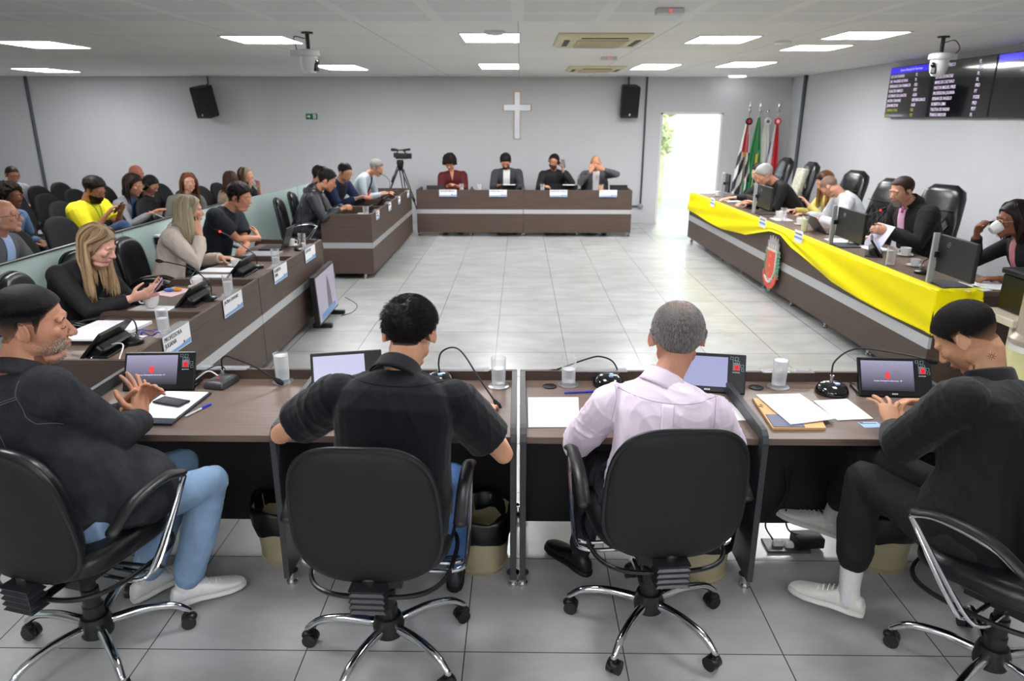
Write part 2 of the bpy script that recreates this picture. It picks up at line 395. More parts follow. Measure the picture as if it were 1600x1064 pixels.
# cross
CR = mat('cross_white_metal', '#dfe3ea', .3, .2); CG = mat('cross_gold_edge', '#b79a63', .35, .6)
t = thing('wall_cross', 'white cross with a thin gold edge on the back wall', 'cross', (-.055, YB, 1.54))
def cross_poly(a, H, arm, cz): return [(-a, 0), (a, 0), (a, cz-a), (arm, cz-a), (arm, cz+a), (a, cz+a), (a, H), (-a, H), (-a, cz+a), (-arm, cz+a), (-arm, cz-a), (-a, cz-a)]
MB().prism(cross_poly(.058, .83, .262, .555), (0, 0, 0), (1, 0, 0), (0, 0, 1), .035).build('gold_edge', CG, t)
MB().prism([(x*.9, z*.985+.006) for x, z in cross_poly(.052, .82, .27, .553)], (0, -.03, 0), (1, 0, 0), (0, 0, 1), .02).build('white_face', CR, t)

# loudspeakers
def speaker(x, z, rz, label, tilt=12):
    t = thing('wall_loudspeaker', label, 'loudspeaker', (x, YB-.2, z), rz)
    rt = rotm(tilt, 0, 0); H, Wd, D = .54, .33, .27
    poly = [(-Wd/2, -D/2), (Wd/2, -D/2), (Wd/2*.8, D/2), (-Wd/2*.8, D/2)]
    mb = MB(); mb.loft([[rt @ V((p[0], p[1], zz)) for p in poly] for zz in (-H/2, H/2)]); mb.build('cabinet', mat('speaker_cabinet', '#1a1b1e', .55), t, bevel=.02)
    g = MB().box(rt @ V((0, -D/2-.004, .02)), (Wd*.9, .012, H*.88), rt).build('front_grille', mat('speaker_grille', '#121316', .7, bump=.6, bs=400), t, bevel=.006)
    MB().box(rt @ V((0, -D/2-.012, -H*.38)), (.02, .006, .035), rt).build('badge', mat('badge_white', '#e8e8e8', .4), g)
    MB().tube([(0, .05, H/2-.02), (0, .12, H/2+.05), (0, .12, CEIL-z)], .012).build('hanging_bracket', BLACK, t)
speaker(-5.68, 2.18, R(-22), 'black loudspeaker high on the back wall at the left')
speaker(1.95, 2.2, R(3), 'black loudspeaker high on the back wall, right of the cross')
# exit sign
t = thing('exit_sign', 'small green exit sign on the back wall between left speaker and cross', 'exit sign', (-3.83, YB, 1.93))
EG = mat('sign_green', '#1f6b4c', .5); EW = mat('sign_white', '#e8efe8', .5)
MB().box((0, -.008, 0), (.21, .012, .1)).build('plate', EG, t)
mb = MB(); mb.prism([(-.085, -.012), (-.05, -.012), (-.05, -.03), (-.02, 0), (-.05, .03), (-.05, .012), (-.085, .012)], (0, -.0145, 0), (1, 0, 0), (0, 0, 1), .002)
mb.build('arrow_symbol', EW, t)
mb = MB(); mb.box((.055, -.016, 0), (.05, .002, .075)); mb.build('doorway_symbol', EW, t)
mb = MB(); mb.ell((.056, -.018, .022), (.007, .003, .007)); mb.tube([(.056, -.018, .012), (.052, -.018, -.006), (.064, -.018, -.028)], .004, n=6); mb.tube([(.052, -.018, -.006), (.044, -.018, -.028)], .004, n=6); mb.tube([(.042, -.018, .004), (.056, -.018, .01), (.068, -.018, -.002)], .003, n=6)
mb.build('running_figure_symbol', EG, t)

# wall screens on the right wall
SCR = mat('screen_black', '#06070a', .08, emit='#08090c', es=.6, coat=.5)
SBL = mat('screen_blue', '#2a22c8', .2, emit='#2a20d0', es=.9)
TXT = mat('screen_text', '#d8c8e0', .4, emit='#c9bcd6', es=.55)
def wall_screen(y0, y1, label, rows, header=None, colx=(.04, .62), yellow=0):
    zt, zb = 2.545, 1.93
    t = thing('wall_screen', label, 'screen', (XR-.02, y1, zb)); W_ = y1-y0; H_ = zt-zb
    # local: screen spans y from 0 (far) to -W_ (near), facing -x
    MB().box((-.03, -W_/2, H_/2), (.06, W_, H_)).build('housing', mat('screen_bezel', '#0b0b0c', .35), t, bevel=.004)
    MB().box((-.062, -W_/2, H_/2), (.004, W_-.02, H_-.02)).build('display', SCR, t)
    rot = (R(90), 0, R(-90))
    zz = H_-.05
    if header is not None:
        MB().box((-.0655, -W_/2, H_-.045), (.003, W_-.03, .07)).build('blue_header', SBL, t)
        if header: text(header, .04, TXT, t, (-.068, -W_/2, H_-.045), rot, align='CENTER')
        zz = H_-.115
    n = len(rows); dz = (zz-.03)/max(1, n-1) if n else 0
    YE = mat('screen_yellow', '#8a8428', .3, emit='#8a8428', es=.7)
    for i, (a, b) in enumerate(rows):
        m_ = YE if i >= n-yellow else TXT
        text(a, .05, m_, t, (-.067, -W_*colx[0], zz-i*dz), rot, sx=.86, bold=.0006)
        if b: text(b, .05, m_, t, (-.067, -W_*colx[1], zz-i*dz), rot, sx=.86, bold=.0006)
wall_screen(8.93, 9.98, 'black wall screen with a blue header and a list, the farthest of the row',
    [('LEO DA PADARIA', 'PL'), ('DR. WAGNER ROVINA', 'PL'), ('FERNANDO DA FARMACIA', 'PSD'), ('GUALTER AMADO', 'PDT'), ('GUTINHO DO LANCHE', 'AGIR'), ('JACIRA CHAVARE', 'REPUBLICANOS'), ('JEAN MIZZONI', 'AGIR'), ('JUNINHO DIAS', 'PSD'), ('JUCA', 'PSD')], 'Câmara Municipal de Americana', yellow=2)
wall_screen(7.79, 8.92, 'black wall screen listing names without a blue header, middle of the row',
    [('LEONORA PÉRICO', 'PL'), ('LEVI ROSSI', 'PSD'), ('LUCAS LEONCINE', 'PL'), ('MARCOS CAETANO', 'PL'), ('PASTOR MIGUEL PIRES', 'PRD'), ('PROFESSORA JULIANA', 'PT'), ('RENAN DE ANGELO', 'PODE'), ('ROBERTA LIMA', 'PRD'), ('TALITHA DE NADAI', 'PDT'), ('THIAGO BROCHI', 'PL')], None, colx=(.04, .74))
wall_screen(6.6, 7.78, 'black wall screen with a blue header cut by the right edge of the photo', [], '')

# ================================================================ DESKS
def wood(name, axis, dark='#43362f', light='#54453c', rough=.5):
    st = {'x': (1.5, 60, 60), 'y': (60, 1.5, 60), 'z': (60, 60, 1.5)}[axis]
    return mat(name, dark, rough, var=.01, var2=light, vs=1.6, stretch=st, detail=6)
WX, WY = wood('wood_grain_x', 'x'), wood('wood_grain_y', 'y')
TX = wood('worktop_lit_grain_x', 'x', '#5f4f46', '#736156', .38)  # lighter copy of the desk wood, light on the tops put into the colour
PANEL = mat('dark_panel_edge', '#333538', .42)
BLKP = mat('black_melamine', '#0e0e10', .5)
STRIPE = mat('metal_stripe', '#c9cbcd', .28, .55)
FOOT = mat('foot_metal', '#b4b5b6', .25, .9)
ACR = mat('clear_acrylic', '#e8eaec', .05, trans=.6, alpha=.45)
PAPER = mat('paper', '#f2f3f5', .7)
BLUE = mat('print_blue', '#7ba9dc', .6)
INK = mat('print_ink', '#3a3f46', .6)
REDP = mat('print_red', '#c0453c', .6)

def foot(mb, x, y, z=.06):
    mb.lathe([(.024, 0), (.024, .012), (.017, .02), (.017, z-.008), (.028, z-.004), (.028, z)], (x, y, 0), n=14)
def sidepanel(t, x, D, top, name='side_panel', m=None):
    """profile in local y (0 person side .. D outer) with a rounded near-top corner"""
    pr = [(.0, .06), (0, top-.05), (.012, top-.02), (.035, top-.003), (.07, top), (D, top), (D, .06)]
    MB().prism(pr, (x-.0125, 0, 0), (0, 1, 0), (0, 0, 1), .025).build(name, m or PANEL, t, bevel=.002)
def desk(label, L, D, top, bays, loc, rz, outer=True, group=None, work=.70, ends=True, skip=(), name='meeting_desk', pm=None):
    t = thing(name, label, 'desk', loc, rz, group)
    MB().box2((.012, .05, work-.03), (L-.012, D-.02, work)).build('worktop', TX, t, bevel=.002)
    # low lip along the outer edge
    MB().box2((.0, D-.022, work-.04), (L, D, top)).build('front_lip' if not outer else 'front_board_upper', WX, t, bevel=.002)
    if outer:
        MB().box2((0, D-.022, .455), (L, D, work-.04)).build('front_board_middle', WX, t)
        MB().box2((0, D-.020, .385), (L, D+.003, .455)).build('metal_stripe', STRIPE, t)
        MB().box2((0, D-.022, .07), (L, D, .385)).build('front_board_lower', WX, t)
    else:
        MB().box2((.012, .40, .10), (L-.012, .42, work-.03)).build('modesty_panel', BLKP, t)
    for i in range(bays+1):
        x = L*i/bays; x = min(max(x, .0125), L-.0125)
        if i in skip: continue
        sidepanel(t, x, D-.022, top, m=pm)
        for yy in (.06, D-.1):
            f = MB(); foot(f, x, yy); f.build('foot', FOOT, t, smooth=True)
    return t
DG = 'meeting desks of the front row'
D1 = desk('two-seat dark wood desk of the near row, left half, under the open folder', .97*2, .72, .75, 2, (-1.949, 2.575, 0), 0, outer=False)
D2 = desk('two-seat dark wood desk of the near row, where the pink-shirted man sits', .97*2, .72, .75, 2, (.006, 2.575, 0), 0, outer=False)
# left row (outer face towards +x)
D3 = desk('nearer dark wood desk of the left row, before the blonde woman in black', 1.92, .68, .745, 2, (-2.68, 5.33, 0), R(-90), pm=WY)
D4 = desk('farther dark wood desk of the left row, behind the tilted screen on the floor', 1.83, .68, .745, 2, (-2.68, 7.17, 0), R(-90), pm=WY)
# far left group: near end closed by a panel with its own stripe
D5 = desk('long dark wood desk at the far left with a striped end panel facing the camera', 3.34, .62, .80, 4, (-2.42, 12.02, 0), R(-90), skip=(4,), pm=WY)
mb = MB(); mb.box2((3.34-.022, 0, .455), (3.34, .60, .80)); mb.box2((3.34-.022, 0, .07), (3.34, .60, .385)); mb.build('end_board', WY, D5)
MB().box2((3.34-.02, .01, .385), (3.343, .597, .455)).build('end_stripe', STRIPE, D5)
f = MB(); foot(f, 3.3, .5, .07); foot(f, 3.3, .1, .07); f.build('foot', FOOT, D5, smooth=True)
# back table, outer face towards the camera
for k, (x1, lb) in enumerate(((.055, 'long dark wood desk before the back wall, left half, with the woman in red'), (1.86, 'long dark wood desk before the back wall, right half, with the bald man'))):
    desk(lb, 1.775 if k == 0 else 1.80, .66, .775, 2, (x1, 12.67, 0), R(180), pm=WX)

# ---- dais on the right
A_, B_ = V((2.93, 4.9, 0)), V((2.735, 11.65, 0)); dv = (B_-A_); DL = dv.length; ang = math.atan2(dv.y, dv.x)
# local frame: x along the dais (near to far), y towards the floor (-x world)
DAIS = thing('dais_desk', 'long raised dark wood desk along the right, draped with yellow cloth', 'desk', A_, ang)
TOPD = .765
MB().box2((0, -.66, TOPD-.035), (DL, -.0, TOPD)).build('worktop', TX, DAIS, bevel=.003)
for n_, a, b, m in (('front_board_upper', .43, TOPD-.035, WX), ('metal_stripe', .345, .43, STRIPE), ('front_board_lower', .075, .345, WX)):
    MB().box2((0, -.022 if m is WX else -.02, a), (DL, 0 if m is WX else .004, b)).build(n_, m, DAIS)
for x in (.0, DL*.25, DL*.5, DL*.75, DL-.025):
    MB().box2((x, -.64, .075), (x+.025, -.022, TOPD-.035)).build('end_panel' if x < .01 else 'divider_panel', WY, DAIS)
for i in range(9):
    f = MB(); foot(f, .06+i*(DL-.12)/8, -.06, .075); f.build('foot', FOOT, DAIS, smooth=True)
for i in range(4):
    MB().box2((.3+i*DL/4, -.5, .0), (.3+i*DL/4+.12, -.3, .075)).build('cable_duct', BLKP, DAIS)

# yellow cloth: one draped sheet over the top edge
YEL = mat('yellow_satin', '#f7e800', .6, spec=.2, bump=.12, bs=5, bstretch=(1, 1, 3))
def cloth():
    ys = [4.9, 4.95, 5.34, 5.85, 6.45, 6.89, 7.40, 7.68, 7.93, 8.03, 8.14, 8.86, 9.77, 10.72, 11.65]
    zs = [.46, .465, .463, .472, .49, .55, .64, .725, .722, .712, .69, .54, .474, .484, .50]
    N, Q = 260, 34; vs = []; rnd = random.Random(5)
    for i in range(N+1):
        u = i/N; y = 4.878+u*6.772; s = (y-4.9)/6.75*DL
        zb = interp(y, ys, zs)
        for j in range(Q+1):
            v = j/Q
            if v < .2:      # on the top, running to the edge
                k = v/.2; p = V((s, -.075+.083*k, TOPD+.006+.004*math.sin(s*9)*0))
                if k > .9: p.z -= .003
            else:
                k = (v-.2)/.8; z = lerp(TOPD+.004, zb, k)
                pin = math.exp(-((y-8.0)/.35)**2)
                far = abs(y-8.0); ph = (k*3.2-far*1.15)*2.6
                am = .020*k*(1-.3*pin)*math.exp(-far*.30)+.005*k
                p = V((s, .012+am*(1+math.sin(ph))+.010*pin*math.sin(k*PI), z))
            vs.append(p)
    fs = [(i*(Q+1)+j, (i+1)*(Q+1)+j, (i+1)*(Q+1)+j+1, i*(Q+1)+j+1) for i in range(N) for j in range(Q)]
    mb = MB(); mb.add(vs, fs)
    # part wrapped round the near end, bunched at the corner
    N2 = 40; vs = []
    for i in range(N2+1):
        u = i/N2; y = .018-u*.33
        zb = interp(u, [0, .12, .25, .6, 1], [.455, .47, .53, .62, .69])
        for j in range(25):
            v = j/24
            if v < .3: k = v/.3; p = V((.07-.085*k, min(y, .024), TOPD+.008+.006*math.sin(u*16)*(.3+k)))
            else:
                k = (v-.3)/.7; w_ = .012*math.sin((u*1.6+k*.5)*15)*k
                p = V((-.016-abs(w_)-.012*k, y, lerp(TOPD+.006, zb, k)))
            vs.append(p)
    mb.add(vs, [(i*25+j, i*25+j+1, (i+1)*25+j+1, (i+1)*25+j) for i in range(N2) for j in range(24)])
    o = mb.build('yellow_drape', YEL, smooth=True, autosm=0)
    o.location = A_; o.rotation_euler = (0, 0, ang)
    so_ = o.modifiers.new('s', 'SOLIDIFY'); so_.thickness = .003; so_.offset = 0
    tag(o, 'yellow cloth swagged along the front edge of the right dais', 'drape')
cloth()
# crest board on the dais front
def crest():
    c = A_+dv.normalized()*((7.86-4.9)/6.75*DL)
    t = thing('crest_board', 'painted city crest with red shield and green wreath on the dais front', 'crest', (c.x-.035, c.y, .12), ang)
    GY = mat('crest_grey', '#a9a6a6', .5); GN = mat('crest_green', '#6fa585', .5); WH = mat('crest_cream', '#ddd6c6', .5); RD = mat('crest_red', '#d85546', .5); GD = mat('crest_gold', '#d8a03c', .5)
    # local frame here: +x along the dais, z up, faces +y.  width .56, height .58
    def P(pts, y, th, name, m):
        MB().prism([(a, b) for a, b in pts], (0, y, 0), (-1, 0, 0), (0, 0, 1), th).build(name, m, t)
    H = .565
    crown = [(-.17, .36), (-.19, .50), (-.15, .47), (-.13, .555), (-.08, .49), (-.05, H), (0, .50), (.05, H), (.08, .49), (.13, .555), (.15, .47), (.19, .50), (.17, .36)]
    P(crown, .0, .012, 'mural_crown', GY)
    q = MB()
    for a in (-.1, -.03, .04, .11): q.box((a, .0165, .45), (.018, .006, .04))
    q.build('crown_windows', WH, t)
    for s in (-1, 1):
        pts = [(s*.13, .12)]
        for i in range(9):
            z = .12+i*.035; pts += [(s*(.25+.012*math.sin(i*2)), z), (s*(.225), z+.018)]
        pts += [(s*.13, .43)]
        P(pts if s > 0 else pts[::-1], .0, .010, 'wreath', GN)
        q = MB()
        for i in range(7): q.ell((-s*(.195+.01*(i % 2)), .013, .15+i*.04), (.026, .004, .012), rotm(0, s*35, 0), n=8, m=5)
        q.build('wreath_leaves', mat('crest_green2', '#3f8b63', .5), t)
    sh = [(-.15, .42), (-.15, .2), (-.12, .13), (-.06, .08), (0, .06), (.06, .08), (.12, .13), (.15, .2), (.15, .42)]
    P(sh, .008, .012, 'shield_border', WH)
    P([(x*.84, (z-.25)*.86+.252) for x, z in sh], .016, .012, 'shield', RD)
    q = MB(); q.ell((0, .03, .35), (.018, .004, .02), n=8, m=6); q.ell((0, .03, .24), (.022, .004, .022), n=8, m=6); q.ell((0, .03, .15), (.016, .004, .018), n=8, m=6); q.build('shield_charges', GD, t)
    rb = [(-.245, .13), (-.21, .17), (-.17, .12), (-.10, .06), (0, .035), (.10, .06), (.17, .12), (.21, .17), (.245, .13), (.20, .06), (.12, .0), (0, -.02), (-.12, .0), (-.20, .06)]
    P(rb, .012, .012, 'ribbon', RD)
    q = MB(); q.tube([(-.13, .027, .105), (-.07, .027, .062), (0, .027, .05), (.07, .027, .062), (.13, .027, .105)], .012, n=6); q.build('ribbon_trim', WH, t)
    q = MB(); q.ell((-.03, .01, -.03), (.035, .006, .018), rotm(0, 30, 0)); q.ell((.035, .01, -.035), (.035, .006, .018), rotm(0, -40, 0)); q.build('leaf_sprig', GN, t)
    t.scale = (.86, 1, 1)
crest()

# ---- partition of green glass with a metal rail
GL = bpy.data.materials.new('green_glass'); GL.use_nodes = True
def _gl():
    nt = GL.node_tree; b = nt.nodes['Principled BSDF']; b.inputs['Base Color'].default_value = lin('#d3e6e2'); b.inputs['Roughness'].default_value = .12
    tr = nd(nt, 'ShaderNodeBsdfTransparent'); tr.inputs[0].default_value = (.86, .95, .93, 1); mx = nd(nt, 'ShaderNodeMixShader'); mx.inputs[0].default_value = .72
    nt.links.new(tr.outputs[0], mx.inputs[1]); nt.links.new(b.outputs[0], mx.inputs[2]); nt.links.new(mx.outputs[0], nt.nodes['Material Output'].inputs[0])
_gl()
RAIL = mat('rail_dark_metal', '#5d6262', .35, .7)
t = thing('glass_partition', 'low green glass partition between the left desk row and the public seats', 'partition')
pts = [(-3.52, 1.2), (-3.50, 3.0), (-3.49, 4.6), (-3.48, 6.2), (-3.46, 7.4), (-3.42, 8.5), (-3.2, 10.4), (-3.07, 12.2)]
for a, b in zip(pts, pts[1:]):
    a, b = V(a), V(b); d = (b-a).normalized(); L_ = (b-a).length; c = (a+b)/2; r_ = M.Rotation(math.atan2(d.y, d.x), 3, 'Z')
    MB().box((c.x, c.y, .50), (L_-.012, .010, .94), r_).build('glass_panel', GL, t)
    if b.y < 8.6: MB().box((c.x, c.y, .975), (L_, .03, .014), r_).build('top_rail', RAIL, t, bevel=.003)
    MB().box((b.x, b.y, .485), (.018, .018, .97)).build('clamp_post', mat('post_glass', '#9fc0ba', .2), t)
t = thing('floor_socket_box', 'small black and white box fixed on the glass partition behind the left desks', 'socket', (-3.45, 6.75, .80))
MB().box((0, 0, 0), (.05, .07, .075)).build('body', BLACK, t, bevel=.006)
MB().box((.0, 0, .045), (.055, .09, .02)).build('white_cap', WHITE, t, bevel=.004)

# ================================================================ CHAIRS
VIN = mat('black_vinyl', '#101114', .33, bump=.12, bs=60, spec=.5)
SHELL = mat('black_shell', '#0c0d0e', .62, bump=.25, bs=500)
BPL = mat('chair_black_plastic', '#141416', .4)
FAB = mat('black_fabric', '#1a1b1e', .85, bump=.3, bs=300)
def pad(W, H, th, n=3.2, seg=56, rings=5, curve=.03, taper=.05, front=True, round_=.6):
    """upholstered rounded pad in the xz plane, thickness along +y"""
    vs = []; R_ = [(0.02, 1), (.5, 1), (.85, .985), (.95, .86), (1.0, .5), (1.0, .12), (.97, 0), (.6, 0), (.02, 0)]
    rg = []
    for k, yy in R_:
        ring = []
        for i in range(seg):
            a = 2*PI*i/seg; ca, sa = math.cos(a), math.sin(a)
            x = abs(ca)**(2/n)*(1 if ca > 0 else -1)*W/2*k; z = abs(sa)**(2/n)*(1 if sa > 0 else -1)*H/2*k
            x *= 1-taper*(z/(H/2))
            ring.append(V((x, yy*th+curve*(x/(W/2))**2, z)))
        rg.append(ring)
    mb = MB(); mb.loft(rg); return mb
def rim(W, H, n=3.2, curve=.03, taper=.05, y=0, r=.009, seg=72, k=1.0):
    pts = []
    for i in range(seg+1):
        a = 2*PI*i/seg; ca, sa = math.cos(a), math.sin(a)
        x = abs(ca)**(2/n)*(1 if ca > 0 else -1)*W/2*k; z = abs(sa)**(2/n)*(1 if sa > 0 else -1)*H/2*k
        x *= 1-taper*(z/(H/2)); pts.append(V((x, y+curve*(x/(W/2))**2, z)))
    return pts
def xf(mb, m, k=0):
    mb.v = mb.v[:k]+[m @ v for v in mb.v[k:]]; return mb
def op_chair(label, loc, heading, base=0, arms=True, tilt=8, group=None, fabric=False, zb=.715):
    t = thing('office_chair', label, 'chair', loc, R(-heading), group)
    CM = FAB if fabric else VIN
    T = M.Translation((0, -.25, zb)) @ Euler((R(tilt), 0, 0)).to_matrix().to_4x4()
    b = xf(pad(.47, .50, .055), T).build('backrest', CM, t, smooth=True, autosm=60)
    xf(pad(.482, .512, -.022, curve=.032), T @ M.Translation((0, -.001, 0))).build('back_shell', SHELL, t, smooth=True, autosm=60)
    m = MB().tube(rim(.482, .512, y=-.002), .010, n=8, round_cap=False); xf(m, T).build('back_piping', VIN, b, smooth=True)
    # seat
    S = M.Translation((0, .02, .455)) @ Euler((R(-90), 0, 0)).to_matrix().to_4x4()
    s = xf(pad(.50, .47, -.075, curve=-.012, taper=-.04), S).build('seat', CM, t, smooth=True, autosm=60)
    m = MB().tube(rim(.505, .475, y=.0, curve=0, taper=-.04), .009, n=8, round_cap=False); xf(m, M.Translation((0, .02, .395)) @ Euler((R(-90), 0, 0)).to_matrix().to_4x4()).build('seat_piping', VIN, s, smooth=True)
    # bellows and bracket
    mb = MB(); prof = []
    for i in range(9):
        prof += [(.052 if i % 2 == 0 else .040, i*.011)]
    q = [[V((a*.062*(1 if r > .05 else .82), b_*.036*(1 if r > .05 else .8)-.235, .365+z)) for a, b_ in ((-1, -1), (1, -1), (1, 1), (-1, 1))] for r, z in prof]
    mb.loft(q); mb.build('bellows', mat('bellows_plastic', '#26272a', .3), t, bevel=.002)
    MB().tube([(0, -.235, .47), (0, -.225, .37), (0, -.17, .355), (0, .05, .36)], .02, n=8, flat=.5).build('back_bracket', BPL, t, smooth=True)
    MB().box((0, 0, .365), (.16, .2, .045)).tube([(.06, .05, .36), (.26, .09, .35)], .007).build('tilt_mechanism', BPL, t, bevel=.006)
    MB().lathe([(.036, .09), (.036, .2), (.031, .205), (.031, .27), (.024, .275), (.022, .35)]).build('gas_column', BPL, t, smooth=True)
    MB().lathe([(.0, .075), (.055, .078), (.06, .12), (.048, .155), (.0, .16)]).build('hub', BPL, t, smooth=True)
    for i in range(5):
        a = R(base+heading+72*i); d = V((math.cos(a), math.sin(a), 0))
        p = bez([d*.045+V((0, 0, .118)), d*.16+V((0, 0, .128)), d*.26+V((0, 0, .112)), d*.315+V((0, 0, .072))], 14)
        l = MB().tube(p, [lerp(.019, .013, i_/(len(p)-1)) for i_ in range(len(p))], n=10).build('base_leg', CHROME, t, smooth=True)
        c = MB(); cc = d*.315; s_ = V((-d.y, d.x, 0))
        c.tube([cc+V((0, 0, .075)), cc+V((0, 0, .045))], .011)
        for q_ in (-1, 1): c.cyl(cc+s_*q_*.004+V((0, 0, .027))-d*.008, cc+s_*q_*.024+V((0, 0, .027))-d*.008, .027, n=18)
        c.ell(cc+V((0, 0, .043)), (.026, .026, .016)); c.build('caster', BPL, l, smooth=True)
    if arms:
        for s_ in (-1, 1):
            q = MB()
            for o_ in (0, .05):
                q.tube(bez([(s_*.14, .0-o_, .385), (s_*.27, .01-o_, .385), (s_*.30, .05-o_*.7, .42), (s_*.298, .20-o_*.2, .63), (s_*.295, .215, .665), (s_*.295, .13, .690), (s_*.295, -.02, .672), (s_*.295, -.10, .632)], 34), .008, n=8)
            a_ = q.build('armrest', CHROME, t, smooth=True)
            p = bez([(s_*.295, .215, .682), (s_*.295, .13, .706), (s_*.295, -.02, .690), (s_*.295, -.13, .628)], 14)
            MB().tube(p, [(.024, .013)]*len(p), n=12, up=(0, 0, 1)).build('arm_pad', BPL, a_, smooth=True)
    return t
op_chair('black office chair of the man in the dark denim jacket, cut by the left edge', (-1.58, 2.22, 0), 15, base=-47)
op_chair('black office chair with its back to the camera, under the man in the black polo', (-.485, 2.235, 0), 2, base=-40)
op_chair('black office chair with its back to the camera, under the man in the pink shirt', (.515, 2.385, 0), -5, base=-50)
op_chair('black office chair at the right edge, under the man in the black jacket', (1.68, 2.10, 0), -35, base=0)
C5 = op_chair('black office chair of the blonde woman in the black blazer, left row', (-3.0, 4.5, 0), 75, base=10)
dup(C5, (-3.06, 5.22, 0), R(-112), 'empty black office chair between the blonde woman in black and the woman in beige')
dup(C5, (-3.02, 5.86, 0), R(-85), 'black office chair under the woman in the beige sweater')
dup(C5, (-2.98, 6.72, 0), R(-85), 'black office chair under the man in the dark t-shirt, left row')
dup(C5, (-3.05, 3.75, 0), R(-80), 'black office chair at the nearest place of the left row, mostly outside the photo')
for x, y, l in ((-2.72, 8.88, 'black office chair with its back shell showing, under the man in the dark puffer jacket'), (-2.78, 9.62, 'black office chair at the far left desk, behind the puffer jacket man'), (-2.74, 10.2, 'black office chair under the man in the blue sweater'), (-2.62, 11.25, 'black office chair under the grey haired man in the pale jacket')):
    dup(C5, (x, y, 0), R(-80), l)
for x, l in ((-1.18, 'black office chair under the woman in red at the back desk'), (-.25, 'black office chair under the man in the grey jacket at the back desk'), (.6, 'black office chair under the man with a phone at the back desk'), (1.32, 'black office chair under the bald man at the back desk')):
    dup(C5, (x+.03, 12.95, 0), R(190 if x < -1 else 180), l)

# executive chairs on the dais
def exec_chair(label, loc, heading, beige=False):
    t = thing('executive_chair', label, 'chair', loc, R(-heading))
    LE = mat('black_leather', '#141517', .26, bump=.15, bs=14, spec=.6)
    # tall back built as a loft of rounded sections up an S curve
    rings = []
    for k in range(15):
        u = k/14; z = .43+u*.87; y = interp(u, [0, .25, .5, .75, .9, 1], [-.22, -.25, -.27, -.33, -.37, -.37]); wd = interp(u, [0, .3, .55, .8, .9, .97, 1], [.23, .25, .255, .228, .215, .18, .12]); th = interp(u, [0, .2, .6, .75, .93, 1], [.05, .06, .055, .08, .075, .03])
        ring = []
        for i in range(28):
            a = 2*PI*i/28; ca, sa = math.cos(a), math.sin(a)
            ring.append(V((abs(ca)**.7*(1 if ca > 0 else -1)*wd, y+abs(sa)**.7*(1 if sa > 0 else -1)*th, z)))
        rings.append(ring)
    b = MB().loft(rings).build('backrest', LE, t, smooth=True, autosm=0)
    q = MB(); S_ = []
    def fy(z): u = (z-.43)/.87; return interp(u, [0, .25, .5, .75, .9, 1], [-.22, -.25, -.27, -.33, -.37, -.37])+interp(u, [0, .2, .6, .75, .93, 1], [.05, .06, .055, .08, .075, .03])
    for s_ in (-1, 1):
        for o_ in (-.36, -.27, -.18, -.09, 0, .09, .18, .27, .36):
            pp = []
            for i in range(14):
                z = .52+i*.037; x = s_*(o_+(z-.78)*.62)
                if abs(x) < .2: pp.append((x, fy(z)+.002, z))
            if len(pp) > 2: q.tube(pp, .0075, n=5)
    q.build('quilted_seams', mat('seam_leather', '#0c0c0e', .35), b)
    MB().box((0, fy(1.06)-.0, 1.065), (.40, .02, .006)).build('headrest_seam', mat('seam_leather', '#0c0c0e', .35), b)
    MB().box((0, .04, .43), (.52, .50, .11)).build('seat', LE, t, bevel=.045, smooth=True, seg=4)
    MB().lathe([(.04, .08), (.035, .2), (.025, .38)]).build('gas_column', BPL, t, smooth=True)
    for i in range(5):
        a = R(72*i+20); d = V((math.cos(a), math.sin(a), 0))
        l = MB().tube([d*.03+V((0, 0, .12)), d*.18+V((0, 0, .11)), d*.31+V((0, 0, .075))], [.024, .02, .015]).build('base_leg', BPL, t, smooth=True)
        MB().ell(d*.31+V((0, 0, .03)), (.03, .03, .03)).build('caster', BPL, l, smooth=True)
    for s_ in (-1, 1):
        MB().tube(bez([(s_*.27, -.22, .58), (s_*.30, -.05, .66), (s_*.30, .15, .65), (s_*.27, .2, .56), (s_*.24, .1, .44)], 16), [(.028, .02)]*17, n=10).build('armrest', LE, t, smooth=True)
    if beige:
        MB().box((0, -.20, 1.0), (.30, .10, .42), rotm(12, 0, 0)).build('beige_cushion', mat('beige_pattern', '#b9b6a4', .8, var=.25, vs=25), b, bevel=.03, seg=3, smooth=True)
    return t
exec_chair('tall black quilted leather chair, empty, beside the man in the pink shirt at the dais', (3.87, 7.05, 0), -116)
exec_chair('tall black leather chair behind the man in the pink shirt reading a paper', (3.68, 7.86, 0), -100)
exec_chair('tall black leather chair behind the man in the pale shirt who bends forward', (3.85, 9.1, 0), -102)
exec_chair('tall black leather chair with a beige cushion, empty, seen from its side', (3.98, 10.95, 0), -90, True)
exec_chair('tall black leather chair at the far end of the dais, near the flags', (4.02, 12.1, 0), -95)
exec_chair('tall black leather chair of the woman with headband, right edge of the photo', (4.2, 5.25, 0), -85)

